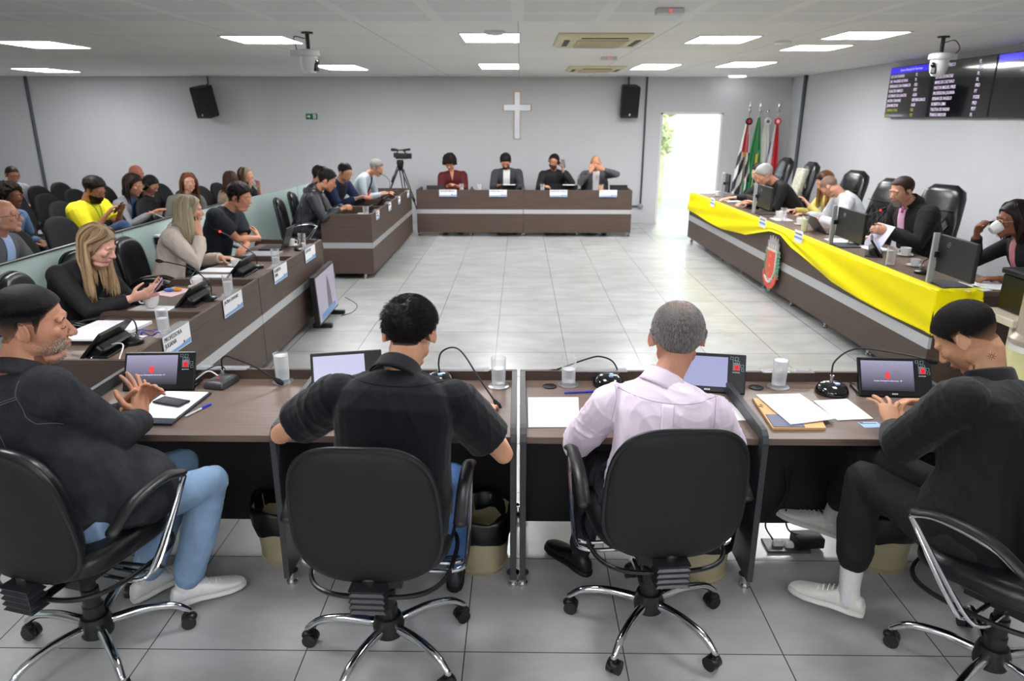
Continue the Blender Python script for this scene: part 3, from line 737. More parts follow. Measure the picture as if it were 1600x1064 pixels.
# public seats: black shell chairs with fabric pads and looped arms
def public_chair(label, loc, heading):
    t = thing('public_chair', label, 'chair', loc, R(-heading), 'black chairs of the public seating')
    T = M.Translation((0, -.23, .72)) @ Euler((R(14), 0, 0)).to_matrix().to_4x4()
    xf(pad(.46, .50, .05, n=2.5, taper=.10), T).build('backrest', FAB, t, smooth=True, autosm=60)
    S = M.Translation((0, .02, .44)) @ Euler((R(-90), 0, 0)).to_matrix().to_4x4()
    xf(pad(.48, .46, -.07, curve=-.01, taper=-.04), S).build('seat', FAB, t, smooth=True, autosm=60)
    MB().tube([(0, -.25, .55), (0, -.24, .38), (0, 0, .36)], .025, flat=.5).build('back_bracket', BPL, t)
    MB().box((0, 0, .2), (.06, .12, .34)).box((0, 0, .02), (.1, .46, .04)).build('pedestal', BPL, t, bevel=.01)
    for s_ in (-1, 1):
        MB().tube(bez([(s_*.2, -.05, .40), (s_*.27, -.1, .48), (s_*.27, -.12, .62), (s_*.27, .05, .665), (s_*.27, .18, .62), (s_*.26, .15, .45), (s_*.2, .1, .40)], 20), .013, n=8).build('armrest', BPL, t, smooth=True)
    return t

# ================================================================ THINGS ON THE DESKS
ZF = .70
def clear_mat(name, color, f, tint=(1, 1, 1, 1), rough=.05):
    m = bpy.data.materials.new(name); m.use_nodes = True; nt = m.node_tree; b = nt.nodes['Principled BSDF']; b.inputs['Base Color'].default_value = lin(color); b.inputs['Roughness'].default_value = rough
    tr = nd(nt, 'ShaderNodeBsdfTransparent'); tr.inputs[0].default_value = tint; mx = nd(nt, 'ShaderNodeMixShader'); fr = nd(nt, 'ShaderNodeLayerWeight'); fr.inputs[0].default_value = .35
    ma = nd(nt, 'ShaderNodeMath', operation='MULTIPLY_ADD'); ma.inputs[1].default_value = .55; ma.inputs[2].default_value = f
    nt.links.new(fr.outputs['Facing'], ma.inputs[0]); nt.links.new(ma.outputs[0], mx.inputs[0])
    nt.links.new(tr.outputs[0], mx.inputs[1]); nt.links.new(b.outputs[0], mx.inputs[2]); nt.links.new(mx.outputs[0], nt.nodes['Material Output'].inputs[0]); return m
GLASS = clear_mat('drinking_glass', '#eef2f4', .06)
WATER = clear_mat('water', '#eef1f4', .28)
COAST = mat('coaster_black', '#1b1a1a', .4); SILV = mat('silver_rim', '#c9cbcc', .3, .8)
CERAM = mat('white_ceramic', '#f0f0ee', .25, coat=.3)
def glass_of_water(loc, label, level=.7, coaster=True, h=.142, r=.036, liquid=None, name='water_glass'):
    t = thing(name, label, 'glass', loc)
    z0 = .004 if coaster else 0
    MB().lathe([(0, z0), (r*.9, z0), (r, h+z0), (r-.002, h+z0), (r*.9-.002, z0+.012), (0, z0+.012)], n=26).build('tumbler', GLASS, t, smooth=True, autosm=35)
    if level: MB().lathe([(0, z0+.013), (r*.88-.003, z0+.013), (r*.9+.1*r*level-.004, z0+h*level), (0, z0+h*level)], n=24).build('water', liquid or WATER, t, smooth=True, autosm=35)
    if coaster:
        c = MB().lathe([(0, 0), (.048, 0), (.048, .004), (0, .004)], n=28).build('coaster', COAST, t)
        MB().lathe([(.046, .0), (.051, .0), (.051, .005), (.046, .005)], n=28).build('silver_rim', SILV, c)
    return t
glass_of_water((-1.145, 3.235, ZF), 'full water glass on a coaster, left of the black polo man', .93)
glass_of_water((-.097, 3.19, ZF), 'half full water glass on a coaster, right of the black polo man', .62)
glass_of_water((.238, 3.215, ZF), 'water glass on a coaster left of the pink-shirted man, behind his microphone', .55)
glass_of_water((1.238, 3.20, ZF), 'full water glass on a coaster, right of the pink-shirted man', .93)
ZL = .70
glass_of_water((-2.115, 4.05, ZL), 'water glass on the left desk behind the nearest name plate', .6)
glass_of_water((-2.10, 5.0, ZL), 'water glass on the left desk in front of the blonde woman in black', .65)
glass_of_water((-2.10, 6.05, ZL), 'half full water glass on the left desk before the dark t-shirt man', .5)
glass_of_water((-2.12, 6.9, ZL), 'water glass at the far end of the left desk row, before a microphone', .35)
glass_of_water((-1.93, 9.0, .70), 'water glass on the far left desk near the puffer jacket man', .5, h=.15)
glass_of_water((3.06, 5.85, TOPD), 'tall glass on the dais between the drape and the coffee cup', .0, coaster=False, h=.15)
for x, l, o in ((-.98, 'small water glass on the back desk beside the woman in red', 0), (-.68, 'water glass on the back desk between the woman in red and the grey jacket man', 0), (.68-.3, 'water glass on the back desk left of the man with the phone', 0)):
    glass_of_water((x, 12.2, .70), l, .6, h=.155)
glass_of_water((1.36, 12.2, .70), 'glass of orange juice on the back desk in front of the bald man', .85, False, .15, .042, liquid=mat('orange_juice', '#f3a51e', .4), name='juice_glass')

# ---- voting terminals
TB = mat('terminal_black', '#101215', .3)
def grad_mat(name, top, bot, es=1.0):
    m = bpy.data.materials.new(name); m.use_nodes = True; nt = m.node_tree; b = nt.nodes['Principled BSDF']; L = nt.links.new
    tc = nd(nt, 'ShaderNodeTexCoord'); sp = nd(nt, 'ShaderNodeSeparateXYZ'); L(tc.outputs['Generated'], sp.inputs[0])
    rp = nd(nt, 'ShaderNodeValToRGB'); L(sp.outputs[2], rp.inputs[0]); rp.color_ramp.elements[0].color = lin(bot); rp.color_ramp.elements[1].color = lin(top)
    b.inputs['Base Color'].default_value = (.01, .01, .01, 1); b.inputs['Roughness'].default_value = .15
    L(rp.outputs[0], b.inputs['Emission Color']); b.inputs['Emission Strength'].default_value = es
    return m
SCG = grad_mat('terminal_screen', '#9c98b4', '#22222c'); SCL = mat('screen_lavender', '#101010', .2, emit='#cfcfee', es=.85)
def terminal(loc, heading, label, screen=SCG, tilt=28, back=False, detail=True):
    """slab leaning back, screen towards local -y"""
    t = thing('voting_terminal', label, 'terminal', loc, R(-heading))
    T = M.Translation((0, 0, .004)) @ Euler((R(-tilt), 0, 0)).to_matrix().to_4x4()
    W_, H_ = .33, .185
    q = MB().box((0, .008, H_/2), (W_, .018, H_)); xf(q, T).build('slab', TB, t, bevel=.005)
    q = MB().box((0, .045, H_*.35), (W_*.9, .06, H_*.55)); xf(q, T); q.build('rear_housing', TB, t, bevel=.015)
    MB().box((0, .09, .006), (W_*.95, .11, .012)).build('stand_foot', TB, t, bevel=.004)
    q = MB().box((-.035, -.0018, H_*.53), (.235, .002, .14)); s = xf(q, T).build('screen', screen, t)
    if not detail: return t
    rx = R(90-tilt)
    def put(x, z, y=-.003): return T @ V((x, y, z))
    if screen is SCG:
        q = MB().prism([(-.009, .016), (-.011, -.004), (-.014, -.008), (0, -.017), (.014, -.008), (.011, -.004), (.009, .016)], (-.035, -.003, .098), (1, 0, 0), (0, 0, 1), .0008); xf(q, T).build('crest_mark', mat('crest_mark_red', '#c03238', .4, emit='#b82a30', es=.7), s)
        text('Câmara Municipal de Americana - SP', .0085, TXT, s, put(-.035, .074), (rx, 0, 0), align='CENTER')
    WM = mat('mark_white', '#e4e4e4', .5); GM = mat('mark_teal', '#8fb0b4', .5)
    q = MB()
    for i, (a, w_) in enumerate(((0, .005), (.006, .003), (.010, .004), (.015, .003), (.019, .007))): q.prism([(a, 0), (a+w_, 0), (a+w_+.001, .006), (a+.001, .006)], (-.02, -.0022, .011), (1, 0, 0), (0, 0, 1), .0006)
    xf(q, T).build('maker_mark', WM, t)
    q = MB()
    for (x, z, s_) in ((.1, .165, .012), (.122, .163, .014), (.112, .149, .012), (.13, .147, .01), (.147, .13, .013), (.15, .112, .011)):
        for d in (0, 1):
            for o in (-1, 1): q.box((x+(0 if d else o*s_/2), -.002, z+(o*s_/2 if d else 0)), (.0012 if not d else s_, .001, s_ if not d else .0012))
    xf(q, T).build('square_pattern', GM, t)
    q = MB().box((.121, -.003, .125), (.032, .008, .036)); xf(q, T); a = q.build('finger_reader', mat('reader_grey', '#6b7072', .4), t, bevel=.002)
    q = MB().box((.122, -.0075, .122), (.018, .002, .02)); xf(q, T).build('red_sensor', mat('reader_red', '#c01018', .2, emit='#ff1020', es=.8), a)
    text('BIOMETRIA', .0065, WM, t, put(.121, .099), (rx, 0, 0), align='CENTER')
    return t
terminal((-1.69, 3.10, ZF), -3, 'voting terminal with a dark crest screen on the left desk, behind the open folder')
terminal((-.80, 3.12, ZF), -14, 'voting terminal with a lavender screen, half hidden by the man in the black polo', SCL, tilt=26, detail=False)
terminal((.885, 3.12, ZF), 10, 'voting terminal beside the right shoulder of the pink-shirted man', mat('screen_lavender2', '#101010', .2, emit='#a9acd6', es=.85), tilt=24)
terminal((1.735, 3.07, ZF), 3, 'voting terminal with a dark crest screen before the man in the black jacket')
TN = SCG
# the same terminals of the left row seen from behind; they face -x
for i, (x, y, l) in enumerate(((-2.33, 3.72, 'black voting terminal seen from behind, on the nearest left desk beside the white cables'), (-2.32, 4.78, 'black voting terminal seen from behind, before the blonde woman in black'), (-2.34, 5.72, 'black voting terminal seen from behind, before the woman in beige'))):
    terminal((x, y, ZL), 90, l, tilt=42, detail=False)

# ---- gooseneck microphones
MG = mat('mic_grey', '#3a3b3d', .4); MF = mat('mic_foam', '#141415', .9, bump=.4, bs=900)
def mic(base, pts, label, kind='wedge', heading=0, red=False, foam=.014):
    t = thing('gooseneck_microphone', label, 'microphone', base, R(-heading)); inv = M.Rotation(R(heading), 4, 'Z') @ M.Translation(-V(base))
    P = [inv @ V(p) for p in pts]
    if kind == 'wedge':
        q = MB(); q.loft([[V((sx*a, y*b_, z)) for sx, y in ((-1, -1), (1, -1), (1, 1), (-1, 1))] for a, b_, z in ((.050, .070, 0), (.052, .072, .012), (.045, .062, .034), (.032, .05, .040))]); q.build('base', MG, t, bevel=.006, smooth=True)
        MB().box((0, -.025, .041), (.022, .016, .005)).build('talk_button', mat('button_red', '#9c2a2c', .4), t, bevel=.002)
    elif kind == 'dome':
        MB().lathe([(0, 0), (.074, 0), (.076, .01), (.066, .034), (.045, .050), (.02, .055), (0, .056)], n=32).build('base', mat('mic_gloss_black', '#0e0f12', .12, coat=.5), t, smooth=True)
        q = MB().lathe([(0, .050), (.012, .052), (.012, .0585), (0, .0595)], (.008, -.028, 0)); q.build('talk_button', mat('button_blue', '#8fb4d8', .2), t)
    else:
        MB().lathe([(0, 0), (.06, 0), (.06, .02), (.045, .032), (0, .034)], n=24).build('base', mat('mic_blueblack', '#181a38' if kind == 'blue' else '#111214', .3), t, smooth=True)
    MB().cyl(P[0], P[0]+V((0, 0, .035)), .010, n=14).build('collar', mat('collar_chrome', '#c6c6c6', .2, .9), t, smooth=True)
    c = bez([P[0]+V((0, 0, .03))]+P[1:], 30)
    n = MB().tube(c, .0042, n=8).build('gooseneck', BLACK, t, smooth=True)
    d = (c[-1]-c[-3]).normalized()
    h = MB().tube([c[-1]-d*.004, c[-1]+d*.02, c[-1]+d*.034], [.008, foam, foam*.85], n=12).build('foam_head', MF, n, smooth=True)
    if red: MB().tube([c[-1]-d*.012, c[-1]-d*.004], .0085, n=12).build('red_ring', RED, n)
    return t
mic((-1.425, 3.19, ZF), [(-1.425, 3.215, .735), (-1.425, 3.22, .815), (-1.405, 3.22, .835), (-1.365, 3.218, .825), (-1.265, 3.21, .785), (-1.165, 3.19, .73)], 'grey microphone with a red button beside the open folder, head bent to the right', 'wedge', 12)
mic((-.385, 3.23, ZF), [(-.385, 3.25, .72), (-.388, 3.25, .80), (-.372, 3.25, .852), (-.318, 3.23, .882), (-.262, 3.15, .88), (-.18, 3.03, .80), (-.105, 2.95, .72)], 'microphone arching over the desk to the right of the black polo man', 'dome', 0)
mic((.43, 3.22, ZF), [(.476, 3.27, .71), (.477, 3.28, .76), (.452, 3.29, .798), (.402, 3.30, .815), (.352, 3.30, .81), (.22, 3.29, .765), (.17, 3.29, .745)], 'microphone at the left of the pink-shirted man, head bent far left', 'dome', 0)
mic((1.463, 3.13, ZF), [(1.463, 3.15, .745), (1.462, 3.155, .80), (1.47, 3.158, .845), (1.525, 3.16, .895), (1.6, 3.14, .915), (1.74, 3.05, .915), (1.80, 3.0, .91)], 'round glossy black microphone in front of the man in the black jacket', 'dome', 0)
mic((-2.19, 3.83, ZL), [(-2.17, 3.85, .72), (-2.165, 3.85, .80), (-2.186, 3.85, .841), (-2.274, 3.85, .859), (-2.385, 3.85, .844), (-2.52, 3.85, .815)], 'black microphone on the nearest left desk behind the nearest name plate', 'round', 90)
mic((-2.17, 4.83, ZL), [(-2.156, 4.83, .73), (-2.147, 4.83, .78), (-2.164, 4.83, .834), (-2.263, 4.83, .924), (-2.392, 4.83, .962), (-2.465, 4.83, .975)], 'microphone with a dark foam head before the blonde woman in black', 'blue', 90)
mic((-2.235, 5.95, ZL), [(-2.229, 5.95, .72), (-2.229, 5.95, .803), (-2.304, 5.95, .868), (-2.428, 5.95, .965), (-2.52, 5.95, 1.012)], 'microphone with a reddish head between the woman in beige and the dark t-shirt man', 'blue', 90, foam=.010, red=True)
mic((-2.11, 6.8, ZL), [(-2.11, 6.82, .72), (-2.1, 6.85, .85), (-2.096, 6.85, .945), (-2.088, 6.85, 1.09)], 'upright thin microphone at the far end of the left desk row', 'round', 90, foam=.007)
mic((3.2, 6.85, TOPD), [(3.2, 6.85, .79), (3.18, 6.8, .92), (3.22, 6.7, 1.05), (3.31, 6.62, 1.125)], 'microphone with a lit red ring pointing at the man reading at the dais', 'round', -90, red=True)
mic((3.15, 5.52, TOPD), [(3.15, 5.55, .79), (3.17, 5.55, .86), (3.25, 5.5, .93), (3.36, 5.42, 1.0)], 'microphone on the dais next to the nearest monitor', 'round', -90)
mic((-2.0, 11.0, .70), [(-2.0, 11.0, .73), (-1.97, 11.0, .98), (-2.03, 11.0, 1.07), (-2.1, 11.05, 1.10)], 'thin microphone before the grey haired man in the pale jacket', 'round', 90, foam=.009)
mic((.98, 12.35, .70), [(.98, 12.35, .72), (.98, 12.35, .95), (1.02, 12.35, 1.0), (1.1, 12.35, 1.01)], 'microphone on the back desk between the phone man and the bald man', 'round', 180, foam=.010)
mic((-.05, 12.22, .70), [(-.05, 12.22, .72), (-.05, 12.22, .80), (-.03, 12.25, .84), (0, 12.3, .86)], 'small microphone on the back desk right of the grey jacket man', 'round', 180, foam=.008)

# ---- papers
def sheet(name, corners, z, label, cat='paper', th=.0015, m=PAPER, lines=0, tilt=None, parent=None, base=None):
    c = [V((x, y, 0)) for x, y in corners]; o = sum(c, V())/4
    t = thing(name, label, cat, (o.x, o.y, z))
    q = MB(); q.add([p-o for p in c]+[p-o+V((0, 0, th)) for p in c], [(3, 2, 1, 0), (4, 5, 6, 7), (0, 1, 5, 4), (1, 2, 6, 5), (2, 3, 7, 6), (3, 0, 4, 7)]); q.build('sheet', m, t)
    if lines:
        a, b, d, e = c[0]-o, c[1]-o, c[3]-o, c[2]-o  # near-left, near-right, far-left, far-right
        q = MB(); rnd = random.Random(len(label))
        for i in range(lines):
            v = .9-.8*i/lines; p0 = a.lerp(d, v); p1 = b.lerp(e, v); u0 = .1; u1 = rnd.uniform(.55, .9)
            s = p0.lerp(p1, u0); f_ = p0.lerp(p1, u1); w_ = (d-a).normalized()*.0018
            q.add([s+V((0, 0, th+.0003)), f_+V((0, 0, th+.0003)), f_+w_+V((0, 0, th+.0003)), s+w_+V((0, 0, th+.0003))], [(0, 1, 2, 3)])
        q.build('printed_lines', mat('print_grey', '#9fa3ab', .7), t)
    return t
sheet('paper_sheet', [(.04, 2.715), (.253, 2.72), (.272, 3.045), (.042, 3.04)], ZF+.001, 'blank white sheet on the desk left of the pink-shirted man', th=.004)
sheet('paper_sheet', [(.83, 2.80), (.975, 2.80), (.955, 3.0), (.83, 3.0)], ZF+.001, 'white sheet sticking out right of the pink-shirted man, before his terminal', th=.002)
t = thing('document_folder', 'brown envelope with a dark sheet inside, under the large white papers', 'envelope', (1.15, 2.87, ZF))
q = MB(); q.prism([(-.105, -.165), (.115, -.160), (.17, .12), (-.085, .165)], (0, 0, .001), (1, 0, 0), (0, 1, 0), .010); q.build('envelope', mat('kraft', '#d8ac74', .7), t)
q = MB(); q.prism([(-.10, -.158), (.03, -.158), (.05, -.03), (-.09, -.03)], (0, 0, .0112), (1, 0, 0), (0, 1, 0), .003); q.build('dark_cover', mat('slate_cover', '#5b5f77', .5), t)
text('A+', .035, mat('print_brown', '#6b4a33', .6), t, (-.085, .05, .0125), (0, 0, R(70)))
sheet('paper_sheets', [(1.125, 2.725), (1.335, 2.785), (1.29, 3.07), (1.085, 3.055)], ZF+.0155, 'large white papers lying on the brown envelope at the right front desk', th=.004)
sheet('document_folder', [(1.352, 2.803), (1.512, 2.822), (1.498, 3.045), (1.335, 3.02)], ZF+.001, 'printed page on a dark folder in front of the round glossy microphone', 'paper', th=.004, lines=12)
t = thing('id_card', 'small light blue card near the spread hand of the man in the black jacket', 'card', (1.475, 2.765, ZF), R(4))
MB().box((0, 0, .001), (.085, .056, .0015)).build('card', mat('card_blue', '#9fc4e0', .35), t, bevel=.001)
MB().box((0, .012, .0022), (.06, .006, .0004)).box((-.03, .018, .0022), (.016, .014, .0004)).build('card_print', mat('card_blue2', '#39607f', .4), t)
# open folder with phone and pen in front of man 1
t = thing('document_folder', 'open dark blue leather folder with white papers, left front desk', 'folder', (-1.585, 2.90, ZF), R(-3))
MB().box((0, 0, .005), (.30, .36, .010)).build('cover', mat('navy_leather', '#1d2433', .45, bump=.1), t, bevel=.003)
MB().box((.04, .02, .0115), (.20, .30, .003)).box((-.115, .03, .0115), (.08, .28, .003)).build('paper_pad', PAPER, t)
MB().box((.04, .12, .0133), (.14, .002, .0004)).build('ruled_line', mat('print_grey', '#9fa3ab', .7), t)
def pen(loc, rz, label, m=None, z=0):
    t = thing('ballpoint_pen', label, 'pen', loc, rz)
    MB().tube([(-.07, 0, .005), (.045, 0, .005)], .0042, n=8).build('barrel', m or mat('pen_clear', '#cfd4de', .2), t, smooth=True)
    MB().tube([(.02, 0, .005), (.072, 0, .005)], .0052, n=8).build('cap', mat('pen_blue', '#2a32c0', .3), t, smooth=True)
pen((-1.40, 2.87, ZF+.001), R(70), 'clear ballpoint pen with blue cap beside the dark folder')
pen((.285, 3.11, ZF), R(8), 'blue pen on the desk between the glass and the pink-shirted man', mat('pen_blue', '#2a32c0', .3))
def phone(loc, rot, label, m='#20222a', scr=None):
    t = thing('mobile_phone', label, 'phone', loc); t.rotation_euler = rot
    MB().box((0, 0, 0), (.072, .15, .009)).build('body', mat('phone'+m, m, .25), t, bevel=.004)
    if scr: MB().box((0, 0, .0048), (.064, .138, .0006)).build('screen', mat('ph_scr', '#9fb0c8', .2, emit='#8fa4c0', es=.6), t)
phone((-1.545, 2.93, ZF+.02), (0, 0, R(70)), 'dark mobile phone lying on the open folder, behind the steepled hands')
def grommet(x, y, l):
    t = thing('cable_grommet', l, 'grommet', (x, y, ZF)); MB().lathe([(0, 0), (.034, 0), (.034, .004), (.026, .006), (0, .005)], n=24).build('cap', BLACK, t); MB().box((.015, -.01, .005), (.03, .02, .002)).build('slot', mat('slot_dark', '#050505', .6), t)
grommet(.148, 3.19, 'round black cable cap on the desk left of the water glass of the pink-shirted man')
grommet(1.13, 3.19, 'round black cable cap on the desk left of the rightmost front glass')
def cable(name, pts, r, m, label, n=30):
    o = MB().tube(bez(pts, n), r, n=6).build(name, m, smooth=True); tag(o, label, 'cable'); return o
WC = mat('white_cable', '#e6e6e2', .4)
cable('white_cable', [(-1.54, 3.16, .735), (-1.49, 3.2, .765), (-1.45, 3.21, .74), (-1.44, 3.2, .72)], .0035, WC, 'white cable between the left front terminal and the grey microphone')
cable('black_cable', [(-1.54, 3.17, .75), (-1.46, 3.26, .775), (-1.40, 3.25, .72)], .003, BLACK, 'black cable looping behind the grey microphone with the red button')
cable('white_cable', [(-2.27, 3.56, .705), (-2.22, 3.66, .745), (-2.13, 3.63, .76), (-2.08, 3.50, .73), (-2.07, 3.46, .705)], .0035, WC, 'white cable loop on the nearest left desk beside the terminal')
cable('black_cable', [(1.52, 3.2, .703), (1.56, 3.24, .72), (1.63, 3.2, .705)], .003, BLACK, 'black cable between round glossy microphone and right front terminal')

# ---- name plates
def plate(loc, heading, label, lines, drop=True, size=(.20, .105)):
    """paper plate in a clear holder hooked over a desk edge; its face looks along heading"""
    t = thing('name_plate', label, 'name plate', loc, R(180-heading)); W_, H_ = size
    MB().box((0, -.006, -H_/2), (W_, .003, H_)).build('paper', PAPER, t)
    MB().box((0, .02, .004), (W_+.01, .06, .003)).build('clear_holder', ACR, t)
    q = MB(); q.prism([(-W_/2+.006, -H_+.004), (W_/2-.004, -H_+.004), (W_/2-.004, -H_+.035), (W_*.1, -H_+.024), (-W_/2+.006, -H_+.022)], (0, -.0078, 0), (1, 0, 0), (0, 0, 1), .0006); q.build('blue_band', BLUE, t)
    q = MB(); q.prism([(-.008, .008), (-.008, -.004), (0, -.012), (.008, -.004), (.008, .008)], (W_*.22, -.009, -H_+.032), (1, 0, 0), (0, 0, 1), .0006); q.build('crest_mark', REDP, t)
    for i, s in enumerate(lines): text(s, .036*(W_/.33)**.6 if len(s) < 12 else .031*(W_/.33)**.6, INK, t, (-W_/2+.012, -.0085, -.024-i*.036), (R(90), 0, 0), bold=.0004)
    return t
EZ = .748
plate((-1.998, 3.95, EZ), 90, 'name plate with two lines of text, nearest the camera on the left desk row', ['PROFESSORA', 'JULIANA'], size=(.33, .125))
plate((-1.998, 4.80, EZ), 90, 'second name plate on the left desk row, before the blonde woman in black', ['JACIRA CHAVARE'], size=(.33, .125))
plate((-1.998, 5.83, EZ), 90, 'third name plate on the left desk row, before the woman in beige', ['ROBERTA', 'LIMA'], size=(.33, .125))
plate((-1.998, 6.71, EZ), 90, 'fourth name plate on the left desk row, the one above the floor screen', ['LEVI ROSSI'], size=(.33, .125))
for y, l in ((9.05, 'first name plate on the far left desk, closest to its striped end'), (9.92, 'second name plate on the far left desk, counted from its near end'), (10.72, 'third name plate on the far left desk, before the man in blue'), (11.6, 'last name plate on the far left desk, next to the corner')):
    plate((-1.797, y, .80), 90, l, ['LUCAS', 'LEONCINE'] if y < 9.5 else ['MARCOS'])
for x, l, n_ in ((-1.19, 'name plate on the back desk before the woman in red', 'LEONORA PÉRICO'), (-.36, 'name plate on the back desk before the man in the grey jacket', 'THIAGO BROCHI'), (.64, 'name plate on the back desk before the man with the phone', 'RENAN DE ANGELO'), (1.46, 'name plate on the back desk before the bald man', 'JUCA')):
    plate((x, 12.0, .778), 180, l, [n_], size=(.29, .11))
for x, l in ((-1.45, 'clear plate holder on the desk lip near the grey microphone'), (-.27, 'clear plate holder on the desk lip right of the black polo man'), (.40, 'clear plate holder on the desk lip behind the far left bent microphone'), (1.30, 'clear plate holder on the desk lip behind the rightmost front glass')):
    plate((x, 3.297, .752), 0, l, [''], size=(.24, .1))
DH = 90-math.degrees(ang)      # direction of the dais
for y, l in ((10.3, 'white plate with a blue stripe on the dais drape, the farthest one'), (8.28, 'white plate with a blue stripe on the dais drape, above the crest'), (7.25, 'white plate with a blue stripe on the dais drape, nearest one')):
    x = 2.93-(y-4.9)/6.75*.195
    t = thing('name_plate', l, 'name plate', (x-.012, y, .765), R(-90)+ang-PI/2)
    t.rotation_euler = (0, 0, -PI/2+.03)
    MB().box((0, -.024, .01), (.20, .004, .12)).build('paper', PAPER, t, bevel=.001)
    MB().box((0, -.0265, .0), (.19, .002, .022)).build('blue_band', BLUE, t)
    text('LEO DA PADARIA' if y > 9 else 'CÂMARA MUNICIPAL', .018, INK, t, (0, -.028, .04), (R(90), 0, 0), align='CENTER')

# ---- cups
def cup(loc, label, saucer=True, s=1.0, m=CERAM, rz=0, tilt=0):
    t = thing('coffee_cup', label, 'cup', loc, rz)
    MB().lathe([(0, .008), (.022*s, .008), (.034*s, .03*s), (.038*s, .062*s), (.035*s, .062*s), (.030*s, .03*s), (0, .014)], n=24).build('cup', m, t, smooth=True)
    MB().tube(bez([(.033*s, 0, .052*s), (.056*s, 0, .048*s), (.052*s, 0, .025*s), (.030*s, 0, .022*s)], 12), .004*s, n=6).build('handle', m, t, smooth=True)
    if saucer: MB().lathe([(0, 0), (.035, 0), (.068, .012), (.068, .015), (.03, .006), (0, .006)], n=28).build('saucer', m, t, smooth=True)
    return t
cup((-2.42, 5.22, ZL), 'white coffee cup on a saucer, right of the woman in beige sleeve end', rz=R(160), s=1.1)
cup((-2.44, 6.02, ZL), 'white coffee cup on a saucer, before the dark t-shirt man', rz=R(40))
cup((-2.27, 7.02, ZL), 'white coffee cup at the far end of the left desk row, beside the laptop', s=1.15)
cup((-2.02, 9.1, .70), 'white cup on the far left desk before the puffer jacket man')
cup((-1.99, 9.55, .70), 'white cup on the far left desk before the man in blue')
cup((-1.95, 9.8, .70), 'white cup on the far left desk beside another cup, farther along')
cup((3.40, 6.27, TOPD), 'white coffee cup on a saucer on the dais near the tall glass', rz=R(180), s=1.2)
cup((3.24, 5.80, TOPD), 'small clear coffee cup on a saucer by the dais microphone', m=mat('cup_glass', '#e9e9ea', .1, alpha=.7))
t = cup((-2.47, 4.62, ZL), 'large pink and white mug in front of the blonde woman in black', saucer=False, s=1.45, rz=R(180)); MB().lathe([(.051, .085), (.0565, .085), (.0565, .093), (.051, .093)], n=24).build('pink_rim', mat('pink_glaze', '#d98a94', .3), t)

# ---- things of the left row
sheet('paper_sheet', [(-2.60, 3.78), (-2.30, 3.78), (-2.30, 3.98), (-2.60, 3.98)], ZL+.03, 'white sheet at the nearest left place, closest to the camera', th=.01)
t = sheet('notebook', [(-2.64, 4.04), (-2.30, 4.04), (-2.28, 4.24), (-2.62, 4.24)], ZL+.001, 'white notebook at the nearest left place, behind the first sheet', 'notebook', th=.018, lines=5)
pen((-2.42, 4.01, ZL+.012), R(2), 'grey pen with blue cap between the sheet and the notebook')
sheet('paper_sheet', [(-2.27, 3.72), (-2.24, 3.72), (-2.18, 3.98), (-2.26, 3.98)], ZL+.001, 'narrow white sheet under the first left microphone')
def lanyard(c, label):
    pts = [(c[0]+.09*math.cos(a)*(1+.3*math.sin(3*a)), c[1]+.06*math.sin(a)*(1+.4*math.cos(2*a)), c[2]+.012+.012*math.sin(a*5)) for a in np.linspace(0, 2*PI*1.6, 18)]
    o = MB().tube(bez(pts, 70), .004, n=5, flat=.4).build('lanyard', mat('lanyard_blue', '#2b2f9a', .5), smooth=True); tag(o, label, 'lanyard')
lanyard((-2.16, 4.02, ZL), 'tangled blue lanyard on the nearest left desk beside the glass')
sheet('paper_sheet', [(-2.60, 4.52), (-2.32, 4.50), (-2.32, 4.66), (-2.58, 4.68)], ZL+.001, 'white sheet under the hands of the blonde woman in black', lines=4)
sheet('pink_napkin', [(-2.66, 5.0), (-2.48, 4.92), (-2.42, 5.14), (-2.60, 5.22)], ZL+.001, 'pale pink paper under a snack on the left row', 'paper', m=mat('pink_paper', '#ecc9cc', .6))
t = thing('snack_packet', 'blue and orange snack wrapper on the pale pink paper', 'snack', (-2.55, 5.08, ZL+.003))
MB().ell((-.02, 0, .012), (.04, .025, .012)).build('blue_wrapper', mat('wrap_blue', '#2f63c8', .3), t, smooth=True)
MB().ell((.035, .01, .014), (.035, .022, .014)).build('bread', mat('bread', '#d99b3c', .7), t, smooth=True)
sheet('paper_sheet', [(-2.62, 5.52), (-2.30, 5.50), (-2.28, 5.68), (-2.62, 5.68)], ZL+.001, 'white sheet before the woman in beige', lines=4)
sheet('paper_sheet', [(-2.66, 5.78), (-2.35, 5.76), (-2.31, 5.95), (-2.64, 5.95)], ZL+.001, 'white paper behind the coffee cup of the woman in beige')
sheet('document_folder', [(-2.58, 6.45), (-2.24, 6.45), (-2.24, 6.68), (-2.58, 6.68)], ZL+.001, 'grey clear folder before the dark t-shirt man', 'folder', th=.012, m=mat('clear_grey', '#9aa0a8', .3))
def laptop(loc, heading, label, open_=105, w_=.33, white=False):
    t = thing('laptop', label, 'laptop', loc, R(-heading))
    MB().box((0, 0, .008), (w_, .22, .016)).build('keyboard_base', mat('laptop_dark', '#26272a', .4), t, bevel=.004)
    T = M.Translation((0, .11, .012)) @ Euler((R(-(open_-90)), 0, 0)).to_matrix().to_4x4()
    q = MB().box((0, .004, .11), (w_, .008, .22)); l = xf(q, T).build('lid', mat('laptop_dark', '#26272a', .4), t, bevel=.003)
    q = MB().box((0, -.0012, .112), (w_-.02, .002, .195)); xf(q, T).build('screen', mat('lap_scr', '#0c0c10', .15, emit='#2c3340', es=.6), l)
    return t
laptop((-2.40, 6.88, ZL), 90, 'open dark laptop before the dark t-shirt man, seen from behind', 110, w_=.24)
